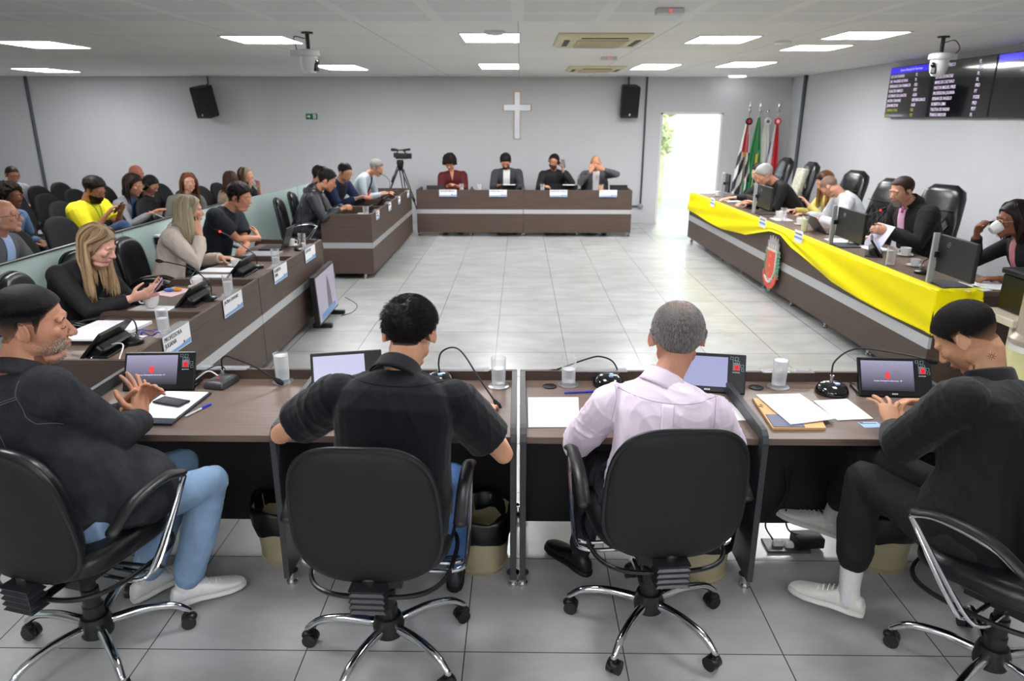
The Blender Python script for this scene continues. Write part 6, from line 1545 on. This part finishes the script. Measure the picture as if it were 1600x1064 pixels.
# small sun-shaped mark on the side of the neck, and an ear stud
def neck_mark(p):
    H, R3 = p['H'], p['m']; c = H+R3 @ V((-.02, -.02, -.085)); d = (R3 @ V((-.9, -.55, -.1))).normalized(); hit = p['bt'].ray_cast(c+d*.2, -d, .3)
    if not hit[0]: return
    o, n_ = hit[0], hit[1]; a = n_.orthogonal().normalized(); b_ = n_.cross(a); q = MB()
    for i in range(8):
        v = a*math.cos(i*PI/4)+b_*math.sin(i*PI/4); q.tube([o+v*.004-p['off']+n_*.0004, o+v*.013-p['off']+n_*.0004], .0008, n=4)
    q.tube([o+(a*math.cos(t_)+b_*math.sin(t_))*.0045-p['off']+n_*.0004 for t_ in np.linspace(0, 6.28, 12)], .0008, n=4)
    q.build('neck_tattoo', mat('tattoo', '#2d3236', .7), p['root'])
neck_mark(m4)

# ---- left desk row
def longline(front=.086):
    return lambda x, y, z: min(1, max(0, (z-interp(y, [-.1, .0, .02, .045, .075, .1], [-.09, -.07, -.02, .045, front, front+.01]))/.012))
BLZ = mat('black_blazer', '#131316', .8, bump=.15, bs=300)
WHT = mat('white_cloth', '#eceae8', .8); 
w1 = person('woman with long blonde hair in a black blazer, looking at her phone', (-3.02, 4.52, .555), 108, (-2.87, 4.55, 1.0), (-2.72, 4.55, 1.125), hy=90, hp=24, hs=106,
    hands={'R': (-2.52, 4.47, .80), 'L': (-2.50, 4.64, .81)}, hdir={'R': (.9, .2, .25), 'L': (.85, -.2, .3)}, hpal={'R': (-.2, .8, .4), 'L': (-.2, -.3, .9)}, handopt={'R': dict(curl=.5), 'L': dict(curl=.45)},
    skin_c='#d3a08c', top=dict(m=BLZ, name='blazer'), legs='#1b1b1f', W=1.0, D=1.0, fem=True, fat=.5, sh=.98, vox=.0055, fold=.006, fold_f=22, sleeve_r=1.05, hscale=1.05)
HBL = HB('blonde', '#5e4a38', '#c3a67e', bs=200, rough=.45)
hcap(w1, HBL, longline(), thick=.014, dens=lambda x, y, z: .35); long_hair(w1, HBL, .42, n=260, seed=3, azr=(38, 322), thick=.010, vol=.020, spread=1.35, sweep=98)
face_bits(w1, brow='#5b4030', lips='#b0605c', brow_w=.8)
patch(w1, [(-.045, -.02), (.045, -.02), (.03, -.30), (-.005, -.36)], WHT, 'white_blouse', o=.003)
patch(w1, [(-.05, -.0), (-.035, .0), (.012, -.33), (-.02, -.30)], BLZ, 'lapel', o=.007); patch(w1, [(.05, .0), (.038, .0), (-.0, -.36), (.045, -.28)], BLZ, 'lapel', o=.007)
seam(w1, [(-.05, -.01), (-.03, -.09), (0, -.14), (.03, -.09), (.05, -.01)], mat('gold', '#c9a44a', .3, .8), 'gold_necklace', r=.004, side='front', o=.006)
MB().ell(w1['H']+w1['m'] @ V((.088, -.010, -.034))-w1['off'], .006).build('pearl_earring', WHT, w1['root'], smooth=True)
phone((-2.40, 4.57, .845), (R(50), 0, R(-70)), 'violet dark phone held by the blonde woman in black', '#3b2f6b', True)

BEG = mat('beige_knit', '#cfc2b6', .85, bump=.25, bs=260)
w2 = person('woman with ash blonde hair in a beige sweater, hand on her cheek', (-3.0, 5.92, .555), 85, (-2.86, 5.95, 1.045), (-2.755, 5.98, 1.175), hy=62, hp=6, hs=82,
    hands={'R': (-2.66, 5.90, .985), 'L': (-2.60, 6.14, .75)}, poles={'R': (.4, -.6, -1.2)}, hdir={'R': (-.25, .12, 1), 'L': (.9, -.2, 0)}, hpal={'R': (-.6, .7, 0)}, handopt={'R': dict(curl=.25, spread=.3)},
    skin_c='#d29d84', top=dict(m=BEG, name='sweater'), legs='#26262b', W=.98, D=.95, fem=True, sh=1.0, vox=.0055, fold=.008, fold_f=20, sleeve_r=1.25)
HAB = HB('ash', '#6b604f', '#c2b596', bs=200, rough=.45)
hcap(w2, HAB, longline(), thick=.016, dens=lambda x, y, z: .4); long_hair(w2, HAB, .33, n=250, seed=5, thick=.011, vol=.018, spread=1.0)
face_bits(w2, brow='#6a5340', lips='#b0605c')

NVT = mat('navy_tshirt', '#1a2029', .9, bump=.12, bs=400)
m5 = person('man with dark hair in a dark navy t-shirt, arms folded at the left desk', (-2.98, 6.72, .555), 95, (-2.79, 6.76, 1.075), (-2.625, 6.76, 1.205), hy=98, hp=14, hs=97,
    hands={'R': (-2.53, 6.88, .80), 'L': (-2.56, 6.62, .775)}, poles={'R': (-.1, -1, -.9), 'L': (-.1, 1, -.9)}, sleeve='short', hdir={'R': (-.45, .75, .5), 'L': (0, -1, -.1)}, hpal={'R': (-.8, 0, 0), 'L': (0, 0, -1)},
    skin_c='#c68b70', top=dict(m=NVT, name='t_shirt'), legs='#22252c', W=1.1, D=1.05, belly=.03, fat=.5, sh=1.1, vox=.006, sleeve_r=1.25, hscale=1.05)
HDK = HB('dark', '#3a2a22', '#171210', bs=300, rough=.5)
hcap(m5, HDK, short_line(.064, .012, -.06, -.045), thick=lambda l: .004+.018*sstep(-.02, .07, l.z), jag=.3); strands(m5, HDK, 2500, short_line(.064, .012, -.06, -.045), length=.024, comb=(.1, .7, .0), lift=.3, thick=.014, r=.0012)
face_bits(m5, brow='#231812')
pw = person('person in a red blouse at the nearest left place, cut off by the left edge', (-3.28, 3.66, .555), 95, (-3.20, 3.70, 1.03), (-3.16, 3.72, 1.17), hy=95, hands={'R': (-2.92, 3.62, .80), 'L': (-3.0, 3.95, .93)}, hdir={'L': (-.2, 0, 1)}, handopt={'L': dict(curl=1.0)},
    skin_c='#cf9c84', top=dict(m=mat('red_blouse', '#8f2f33', .8), name='blouse'), legs='#1c1c20', W=.95, D=.9, fem=True, sh=.95, vox=.008)
hcap(pw, HDK, longline(), thick=.014); long_hair(pw, HDK, .25, n=70, seed=6, thick=.014)

# ---- far left desk
PUF = mat('puffer_nylon', '#23252d', .35, bump=.3, bs=22, bstretch=(.4, .4, 5), spec=.6)
m6 = person('man in a dark quilted puffer jacket, hands clasped on the far left desk', (-2.72, 8.88, .555), 80, (-2.54, 8.92, 1.055), (-2.37, 8.92, 1.175), hy=82, hp=22, hs=82,
    hands={'R': (-2.20, 8.84, .84), 'L': (-2.20, 8.98, .85)}, hdir={'R': (.6, .6, .25), 'L': (.6, -.6, .25)}, handopt={'R': dict(curl=.7), 'L': dict(curl=.7)}, skin_c='#b98266', top=dict(m=PUF, name='puffer_jacket'), legs='#1b1d22', W=1.08, D=1.1, sh=1.08, vox=.008, sleeve_r=1.3, fold=.010, fold_f=30, hscale=1.08)
hcap(m6, HDK, short_line(.068, .014, -.055, -.03), thick=lambda l: .0015+.020*sstep(.0, .07, l.z), jag=.3, dens=lambda x, y, z: min(1, .3+sstep(-.04, .03, z))); face_bits(m6); collar(m6, PUF, r=.08, h=.05)
m7 = person('dark haired person half hidden behind the puffer jacket man', (-2.80, 9.55, .555), 90, (-2.70, 9.52, 1.06), (-2.60, 9.50, 1.20), hy=80, hp=12, skin_c='#b07c60', top=dict(m=mat('dark_grey_top', '#2b2d33', .85), name='shirt'), legs='#1c1c20', vox=.010)
hcap(m7, HDK, short_line(), thick=.012)
BLU = mat('blue_sweater', '#1a2848', .9, bump=.2, bs=250)
m8 = person('man in a blue sweater holding a phone at the far left desk', (-2.72, 10.15, .555), 110, (-2.52, 10.06, 1.06), (-2.395, 9.99, 1.195), hy=122, hp=16, hs=112,
    hands={'R': (-2.22, 9.80, .87), 'L': (-2.13, 9.98, .87)}, skin_c='#c48e72', top=dict(m=BLU, name='sweater'), legs='#22242a', W=1.08, sh=1.08, vox=.009, sleeve_r=1.15, handopt={'R': dict(curl=.6), 'L': dict(curl=.7)})
hcap(m8, HDK, short_line(.066, .014, -.06, -.03), thick=lambda l: .003+.014*sstep(-.01, .07, l.z), jag=.2); face_bits(m8, glasses='#20140f')
patch(m8, [(-.09, -.01), (.09, -.01), (.06, -.34), (-.02, -.36)], mat('dark_tee', '#14161c', .9), 'dark_t_shirt', o=.003)
phone((-2.08, 9.90, .90), (R(60), 0, R(-60)), 'red cased phone held by the man in blue', '#b8402e')
PAL = mat('pale_jacket', '#a8b4bb', .85, bump=.15, bs=200)
m9 = person('grey haired man in a pale grey blue jacket at the far left desk', (-2.60, 11.2, .555), 100, (-2.36, 11.2, 1.075), (-2.195, 11.18, 1.175), hy=98, hp=24, hands={'R': (-2.10, 11.0, .80), 'L': (-2.08, 11.3, .79)}, skin_c='#c08a72', top=dict(m=PAL, name='jacket'), legs='#26282e', W=1.1, sh=1.1, vox=.010, hscale=1.05)
HGR = HB('grey', '#a08878', '#8f8d8b', bs=300, mottled='#5f5b58', rough=.55)
hcap(m9, HGR, short_line(.07, .014, -.06, -.03, rec=.01), thick=lambda l: .003+.009*sstep(-.02, .06, l.z)); face_bits(m9, brow='#4d4440')
patch(m9, [(-.05, -.02), (.04, -.02), (.02, -.34), (-.02, -.34)], mat('dark_tee', '#14161c', .9), 'dark_shirt', o=.003)

# ---- back desk, facing the camera
RDS = mat('dark_red_shirt', '#551418', .8, bump=.15, bs=200)
n1 = person('woman with short curly black hair in a dark red shirt at the back desk', (-1.17, 12.93, .555), 178, (-1.19, 12.82, 1.03), (-1.22, 12.74, 1.155), hy=182, hp=32, hands={'R': (-1.24, 12.52, .79), 'L': (-1.08, 12.50, .79)}, skin_c='#c98f70', top=dict(m=RDS, name='shirt'), legs='#1c1c20', fem=True, sh=1.05, W=1.05, vox=.009, hscale=1.05, sleeve_r=1.15)
HCU = HB('curly', '#15100e', '#241b17', bs=90, bump=1.0, rough=.8)
hcap(n1, HCU, lambda x, y, z: min(1, max(0, (z-interp(y, [-.1, .0, .03, .055, .08, .1], [-.05, -.03, .0, .035, .05, .06]))/.012)), thick=lambda l: .028+.018*sstep(.0, .07, l.z), jag=.5); face_bits(n1)
patch(n1, [(-.035, .0), (.035, .0), (0, -.15)], skin('#c98f70'), 'open_neckline', o=.003)
n2 = person('man in a dark grey jacket over white, writing at the back desk', (-.22, 12.95, .555), 180, (-.23, 12.80, 1.075), (-.25, 12.70, 1.19), hy=181, hp=36, hands={'R': (-.36, 12.46, .80), 'L': (-.10, 12.48, .79)}, skin_c='#b98064', top=dict(m=mat('charcoal_jacket', '#3b3a40', .85, bump=.15, bs=150), name='jacket'), legs='#1c1c20', W=1.1, sh=1.12, vox=.009, sleeve_r=1.2, hscale=1.06)
hcap(n2, HDK, short_line(.066, .016, -.06, -.03), thick=lambda l: .003+.018*sstep(-.01, .07, l.z), jag=.2); face_bits(n2)
hcap(n2, HB('beard2', '#7a5443', '#2a1f1a'), lambda x, y, z: sstep(-.034, -.046, z)*sstep(.0, .02, y) if z < -.03 and y > 0 else 0, thick=.004, name='beard', dens=lambda x, y, z: .8)
patch(n2, [(-.055, -.01), (.06, -.01), (.075, -.40), (-.045, -.40)], WHT, 'white_t_shirt', o=.004)
SUIT = mat('black_suit', '#17171a', .8)
n3 = person('man in a black suit holding a phone to his head, back desk', (.60, 12.95, .555), 178, (.60, 12.86, 1.05), (.585, 12.80, 1.18), hy=186, hp=6, hr=-12, hands={'L': (.75, 12.70, 1.03), 'R': (.42, 12.50, .78)}, poles={'L': (.8, -.5, -1)}, hdir={'L': (-.15, .1, 1)}, hpal={'L': (-1, .2, 0)}, handopt={'L': dict(curl=.3)}, skin_c='#bd8468', top=dict(m=SUIT, name='suit_jacket'), legs='#1c1c20', W=1.15, sh=1.12, belly=.03, vox=.009, sleeve_r=1.15, hscale=1.05)
hcap(n3, HDK, short_line(.07, .016, -.06, -.03), thick=lambda l: .003+.014*sstep(-.01, .07, l.z)); face_bits(n3, glasses='#1a1512')
hcap(n3, HB('beard3', '#7a5443', '#3a2c24'), lambda x, y, z: sstep(-.034, -.046, z)*sstep(.0, .02, y) if z < -.03 and y > 0 else 0, thick=.003, name='beard', dens=lambda x, y, z: .6)
patch(n3, [(-.04, -.01), (.04, -.01), (.02, -.34), (-.02, -.34)], mat('black_tee', '#08080a', .6), 'black_shirt', o=.004)
phone((.745, 12.70, 1.16), (R(70), 0, R(20)), 'black phone held up by the man in the black suit')
n4 = person('bald man in a grey blazer with both hands at his face, back desk', (1.33, 12.95, .555), 180, (1.33, 12.84, 1.05), (1.315, 12.75, 1.165), hy=180, hp=14, hands={'R': (1.21, 12.58, 1.04), 'L': (1.43, 12.58, 1.07)}, poles={'R': (-.7, -.4, -.9), 'L': (1.0, -.2, -.25)}, hdir={'R': (.5, .1, .9), 'L': (-.9, .1, .35)}, hpal={'R': (0, 1, 0), 'L': (0, 1, 0)}, handopt={'R': dict(curl=.8), 'L': dict(curl=.8)}, skin_c='#c58c6c', top=dict(m=mat('grey_blazer', '#515156', .85), name='blazer'), legs='#26262a', W=1.08, sh=1.1, vox=.009, sleeve_r=1.1, hscale=1.05)
patch(n4, [(-.06, -.01), (.06, -.01), (.05, -.34), (-.05, -.34)], WHT, 'white_shirt', o=.004); face_bits(n4)

# ---- the dais, facing left
BLKJ = mat('black_coat', '#121214', .85, bump=.12, bs=200)
q1 = person('man with a grey goatee in a black coat and pink shirt reading a paper', (3.86, 6.72, .565), -92, (3.64, 6.68, 1.145), (3.485, 6.66, 1.285), hy=-104, hp=16, hs=-98, hands={'L': (3.35, 6.50, .945), 'R': (3.42, 6.88, .83)}, poles={'L': (.2, -.8, -1)}, hdir={'L': (-.85, .2, .1), 'R': (-.9, 0, 0)}, hpal={'L': (0, .8, -.3)}, handopt={'L': dict(curl=.6)}, skin_c='#c8957c', top=dict(m=BLKJ, name='coat'), legs='#1a1a1d', W=1.3, D=1.3, belly=.06, fat=.8, sh=1.22, sleeve_r=1.35, vox=.006, hscale=1.05, fold=.008)
HBR = HB('brown', '#6d5040', '#2e211b', bs=300, rough=.5)
hcap(q1, HBR, short_line(.076, .014, -.06, -.03, rec=.018), thick=lambda l: .002+.008*sstep(-.02, .06, l.z)); face_bits(q1, brow='#2c1f18')
hcap(q1, HB('goatee', '#8b6a58', '#8a827c', bs=400), lambda x, y, z: sstep(-.045, -.055, z)*sstep(.035, .05, y)*(1-sstep(.035, .05, abs(x))) if z < -.04 and y > .03 else 0, thick=.008, name='beard', dens=lambda x, y, z: .9)
PKS = mat('rose_shirt', '#e2aecf', .75)
patch(q1, [(-.045, .0), (.05, .0), (.07, -.34), (-.03, -.34)], PKS, 'pink_shirt', o=.004); patch(q1, [(-.02, -.01), (.015, -.01), (.012, -.05), (-.015, -.05)], mat('magenta_tie', '#b03a84', .6), 'tie_knot', o=.008)
collar(q1, BLKJ, r=.084, h=.055, open_=.6)
t = thing('held_paper', 'white paper held by the man reading at the dais', 'paper', (3.27, 6.52, .90)); t.rotation_euler = (R(8), R(-58), R(12)); MB().box((0, 0, 0), (.24, .20, .002)).build('sheet', mat('paper_violet', '#dfe0f4', .6), t)
PSH = mat('pale_shirt', '#c9ccd1', .85, bump=.12, bs=200)
q2 = person('man in a pale grey shirt bending forward at the dais, face hidden', (4.02, 8.5, .565), -80, (3.80, 8.55, 1.06), (3.655, 8.62, 1.15), hy=-50, hp=48, hs=-78, hands={'L': (3.48, 8.4, .80), 'R': (3.48, 8.75, .80)}, skin_c='#c08a72', top=dict(m=PSH, name='shirt'), legs='#24262c', W=1.2, D=1.15, fat=.4, sh=1.15, vox=.008, sleeve_r=1.25, bulge=-.09)
hcap(q2, HB('buzz', '#a98470', '#5e5048', bs=400), short_line(.07, .014, -.055, -.02), thick=.0025, dens=lambda x, y, z: .75)
q3 = person('woman with long brown hair leaning on the dais beyond the pale shirted man', (4.0, 9.18, .565), -90, (3.90, 9.12, 1.03), (3.79, 9.1, 1.165), hy=-95, hp=30, hands={'L': (3.57, 8.97, .90), 'R': (3.5, 9.2, .80)}, hdir={'L': (-.3, .2, .4)}, skin_c='#d3a088', top=dict(m=mat('yellow_top', '#d8c96a', .8), name='top'), legs='#24262c', fem=True, vox=.009)
HLB = HB('longbrown', '#231815', '#a87848', bs=200, rough=.5)
hcap(q3, HB('darkcap', '#1c1512', '#1c1512'), longline(), thick=.016); long_hair(q3, HLB, .36, n=110, seed=9, thick=.014, azr=(60, 300))
q4 = person('grey haired man in black with his head bowed, at the dais', (3.78, 9.62, .565), -90, (3.42, 9.62, 1.09), (3.21, 9.62, 1.205), hy=-92, hp=34, hands={'L': (3.08, 9.45, .86), 'R': (3.05, 9.75, .82)}, skin_c='#c58f76', top=dict(m=BLKJ, name='jacket'), legs='#1a1a1d', W=1.12, sh=1.12, vox=.009, sleeve_r=1.15, hscale=1.1)
hcap(q4, HB('silver', '#b9a89c', '#aeb0ac', bs=300, mottled='#85847f'), short_line(.068, .012, -.06, -.03), thick=lambda l: .004+.012*sstep(-.02, .06, l.z)); face_bits(q4, brow='#8f8a85')
q5 = person('dark haired person in black and white at the far end of the dais', (3.72, 10.5, .565), -95, (3.52, 10.48, 1.04), (3.40, 10.45, 1.175), hy=-100, hp=20, hands={'L': (3.05, 10.3, .84), 'R': (3.05, 10.6, .80)}, skin_c='#cf9f88', top=dict(m=BLKJ, name='jacket'), legs='#1a1a1d', fem=True, vox=.010)
hcap(q5, HDK, longline(), thick=.014); long_hair(q5, HDK, .2, n=50, seed=4, thick=.015); patch(q5, [(-.04, .0), (.04, .0), (.02, -.3), (-.02, -.3)], WHT, 'white_shirt')
q6 = person('woman with a headband and glasses drinking from a white cup, right edge', (3.98, 5.34, .565), -80, (3.80, 5.38, 1.06), (3.655, 5.36, 1.195), hy=-88, hp=4, hs=-84, hands={'R': (3.49, 5.48, 1.07), 'L': (3.53, 5.18, .80)}, poles={'R': (.1, .4, -1)}, hdir={'R': (-.3, -.4, .8), 'L': (-.9, .1, 0)}, hpal={'R': (.3, -.8, .2)}, handopt={'R': dict(curl=.6)}, skin_c='#8a5a42', top=dict(m=BLKJ, name='blazer'), legs='#1a1a1d', fem=True, W=1.05, sh=1.05, vox=.006, hscale=1.08)
HD2 = HB('darkbob', '#17110f', '#2b1f1a', rough=.4, bs=250)
hcap(q6, HD2, longline(.074), thick=lambda l: .016+.016*sstep(.05, -.02, l.y), dens=lambda x, y, z: .3); long_hair(q6, HD2, .20, n=110, seed=8, thick=.013, vol=.022, inward=.10)
face_bits(q6, brow='#1c120d', glasses='#d9cbb4', lips='#8a4a44')
def headband(p):
    H, R3, s = p['H'], p['m'], p['hs']; pts = [H+R3 @ (V((.102*math.cos(a), -.005+.01*math.sin(a), .012+.112*math.sin(a)))*s)-p['off'] for a in np.linspace(-.2, PI+.2, 26)]
    MB().tube(pts, [(.012, .003)]*26, n=8, up=R3 @ V((0, 0, 1))).build('headband', mat('headband_dark', '#1b1a1c', .15), p['root'], smooth=True)
headband(q6); MB().ell(q6['H']+q6['m'] @ V((-.092, -.012, -.038))-q6['off'], .007).build('earring', WHT, q6['root'], smooth=True)
patch(q6, [(-.04, .0), (.04, .0), (.05, -.34), (-.03, -.34)], mat('pink_blouse', '#c9838c', .8), 'pink_blouse', o=.004)
t = cup((3.505, 5.36, 1.12), 'white cup held to her mouth by the woman with glasses', saucer=False, s=1.25); t.rotation_euler = (0, R(55), 0)

# ---- public seating
rows = [(-6.8, (9.87, 10.45, 11.0)), (-5.95, (8.7, 9.3, 9.95, 10.6)), (-5.2, (6.9, 7.55, 8.44, 9.16, 10.25, 10.85)), (-4.4, (5.75, 6.35, 7.1, 7.95, 8.85, 9.86, 10.45, 11.0))]
first = None; seats = []
for ri, (x, ys) in enumerate(rows):
    for yi, y in enumerate(ys):
        a = -98-2*(ri % 2); lab = 'black public chair, one of the rows behind the glass partition'
        o_ = public_chair(lab, (x, y, 0), 98) if first is None else dup(first, (x+.02*(yi % 2), y, 0), R(a), lab)
        first = first or o_; seats.append(o_)
def aud(label, P, h, N, H, hy, hp, sk, cm, name='shirt', hands=None, hr=None, legs='#34496e', **k):
    k.setdefault('vox', .010)
    return person(label, P, h, N, H, hy=hy, hp=hp, skin_c=sk, top=dict(m=cm, name=name), legs=legs, hands=hands, **k)
YLT = mat('yellow_tshirt', '#efe21c', .8, bump=.1, bs=200)
a1 = aud('bearded man in a bright yellow t-shirt looking at his phone, public seats', (-4.78, 7.85, .545), 92, (-4.72, 7.83, 1.04), (-4.60, 7.80, 1.165), 98, 22, '#a06c50', YLT, 't_shirt', hands={'R': (-4.46, 7.68, .90), 'L': (-4.40, 7.88, .93)}, sleeve='short', sleeve_r=1.45, W=1.25, D=1.25, belly=.07, fat=1, sh=1.15, vox=.008, hscale=1.08,
    knees={'R': (-4.27, 7.66, .80), 'L': (-4.32, 7.98, .60)}, feet={'R': ((-3.98, 7.72, .40), (.9, 0, .2)), 'L': ((-4.28, 7.98, .09), (1, 0, 0))})
hcap(a1, HDK, short_line(.066, .012, -.06, -.03), thick=lambda l: .004+.022*sstep(-.02, .07, l.z), jag=.2)
hcap(a1, HB('beard4', '#3a2820', '#17110e'), lambda x, y, z: sstep(-.034, -.046, z)*sstep(.0, .02, y) if z < -.03 and y > .0 else 0, thick=.012, name='beard'); face_bits(a1, glasses='#4a1f1c')
seam(a1, [(-.06, -.01), (-.03, -.12), (.0, -.22), (.03, -.12), (.06, -.01)], mat('lanyard_green', '#6cc23a', .6), 'lanyard', r=.005, side='front', o=.004)
phone((-4.36, 7.78, .98), (R(50), 0, R(-80)), 'dark phone in the hands of the man in yellow')
a2 = aud('woman with dark hair in a grey cardigan over a blue top, public seats', (-4.86, 8.85, .545), 100, (-4.80, 8.83, 1.0), (-4.70, 8.80, 1.125), 100, 20, '#b98468', mat('grey_cardigan', '#85868c', .9), 'cardigan', hands={'R': (-4.48, 8.66, .80), 'L': (-4.45, 8.85, .80)}, fem=True, sh=1.05, W=1.05, vox=.008, hscale=1.08)
hcap(a2, HDK, longline(), thick=.016); long_hair(a2, HDK, .28, n=80, seed=12, thick=.014); face_bits(a2)
patch(a2, [(-.03, -.01), (.07, -.01), (.10, -.36), (-.03, -.36)], mat('blue_print_top', '#2f4878', .8, var=.3, vs=30), 'blue_top', o=.004)
t = thing('paper_sheet', 'white sheet on the lap of the woman in the grey cardigan', 'paper', (-4.38, 8.72, .76)); t.rotation_euler = (R(-20), R(25), 0); MB().box((0, 0, 0), (.2, .28, .003)).build('sheet', PAPER, t)
a3 = aud('bald man seated in the public rows, behind the woman in grey', (-5.65, 10.5, .55), 95, (-5.6, 10.5, 1.0), (-5.53, 10.48, 1.13), 105, 12, '#c07a66', mat('black_tee2', '#191a1e', .9), 't_shirt', hscale=1.05); face_bits(a3)
a4 = aud('dark haired person in black resting the chin on a hand, public seats', (-5.0, 9.65, .545), 95, (-4.95, 9.62, .93), (-4.90, 9.6, 1.055), 100, 30, '#b08066', mat('black_tee2', '#191a1e', .9), 't_shirt', hands={'R': (-4.98, 9.42, 1.02), 'L': (-4.6, 9.8, .76)}, hdir={'R': (.5, .6, .3)}, poles={'R': (.5, -1, -.6)}, sleeve='short')
hcap(a4, HDK, longline(.07), thick=.016)
a5 = aud('young woman with long auburn hair facing the camera, public seats', (-4.38, 9.33, .545), 130, (-4.30, 9.30, .985), (-4.24, 9.28, 1.115), 145, 0, '#cc9880', mat('grey_green_top', '#6f6f66', .9), 'top', fem=True, vox=.009)
HAU = HB('auburn', '#3a2118', '#7a4a32', bs=200); hcap(a5, HAU, longline(), thick=.014); long_hair(a5, HAU, .32, n=90, seed=14, thick=.012, sweep=78); face_bits(a5, closed=False)
a6 = aud('brown haired woman with her head turned away, public seats at the right', (-4.24, 10.35, .545), 60, (-4.16, 10.32, .94), (-4.10, 10.3, 1.065), 10, 0, '#cc9880', mat('beige_top', '#b39a86', .9), 'top', fem=True)
HMB = HB('midbrown', '#2e1f18', '#5c4031', bs=200); hcap(a6, HMB, longline(), thick=.016); long_hair(a6, HMB, .28, n=80, seed=15, thick=.013, azr=(60, 300))
a7 = aud('blonde woman in a black top with her hands raised, rightmost in the public seats', (-4.22, 10.9, .545), 100, (-4.14, 10.84, .96), (-4.07, 10.82, 1.085), 95, 0, '#cc9880', mat('black_tee2', '#191a1e', .9), 'top', fem=True, sleeve='short', hands={'R': (-3.97, 10.62, .92), 'L': (-3.93, 10.9, .90)}, hdir={'R': (.2, .3, .9)})
hcap(a7, HAB, longline(), thick=.014, dens=lambda x, y, z: .3); long_hair(a7, HMB, .24, n=60, seed=16, thick=.012, azr=(75, 285)); face_bits(a7)
a8 = aud('man with glasses in a grey shirt sitting near the back wall, far left', (-8.0, 11.3, .50), 110, (-7.92, 11.25, .93), (-7.84, 11.2, 1.055), 125, 16, '#b5795f', mat('grey_shirt', '#8e9298', .85), 'shirt', W=1.2, sh=1.15, hscale=1.08); hcap(a8, HBR, short_line(), thick=.007); face_bits(a8, glasses='#3a1f1c')
dup(first, (-8.05, 11.3, 0), R(-110), 'black public chair, one of the rows behind the glass partition')
a9 = aud('man with curly black hair in a blue denim shirt, public seats, far left', (-5.45, 7.5, .545), 95, (-5.37, 7.5, 1.0), (-5.30, 7.48, 1.125), 100, 2, '#6f4633', mat('denim_shirt', '#4d6b93', .9), 'denim_shirt', legs='#23304a', hscale=1.08, vox=.009); hcap(a9, HCU, short_line(.066, .0, -.05, -.01), thick=.034, jag=.5); face_bits(a9)
GCD = mat('grey_wool', '#5d5f62', .95, bump=.3, bs=200)
a10 = aud('elderly bald man in a grey jacket and light blue shirt, far left', (-4.22, 5.58, .545), 85, (-4.12, 5.58, 1.04), (-4.02, 5.56, 1.175), 82, -4, '#c58f78', GCD, 'jacket', hands={'R': (-3.80, 5.40, .78), 'L': (-3.8, 5.72, .78)}, W=1.1, sh=1.08, vox=.006, hscale=1.12, legs='#23262e')
hcap(a10, HB('oldgrey', '#c58f78', '#aaa7a3', bs=400), lambda x, y, z: sstep(-.04, -.03, z)*sstep(.02, -.005, y)*sstep(.075, .045, z), thick=.005, dens=lambda x, y, z: .8); face_bits(a10, brow='#8d7f75', glasses='#57473c', closed=False)
patch(a10, [(-.05, .0), (.05, .0), (.07, -.34), (-.05, -.34)], mat('light_blue_shirt', '#9fb4dc', .8), 'blue_shirt', o=.004)
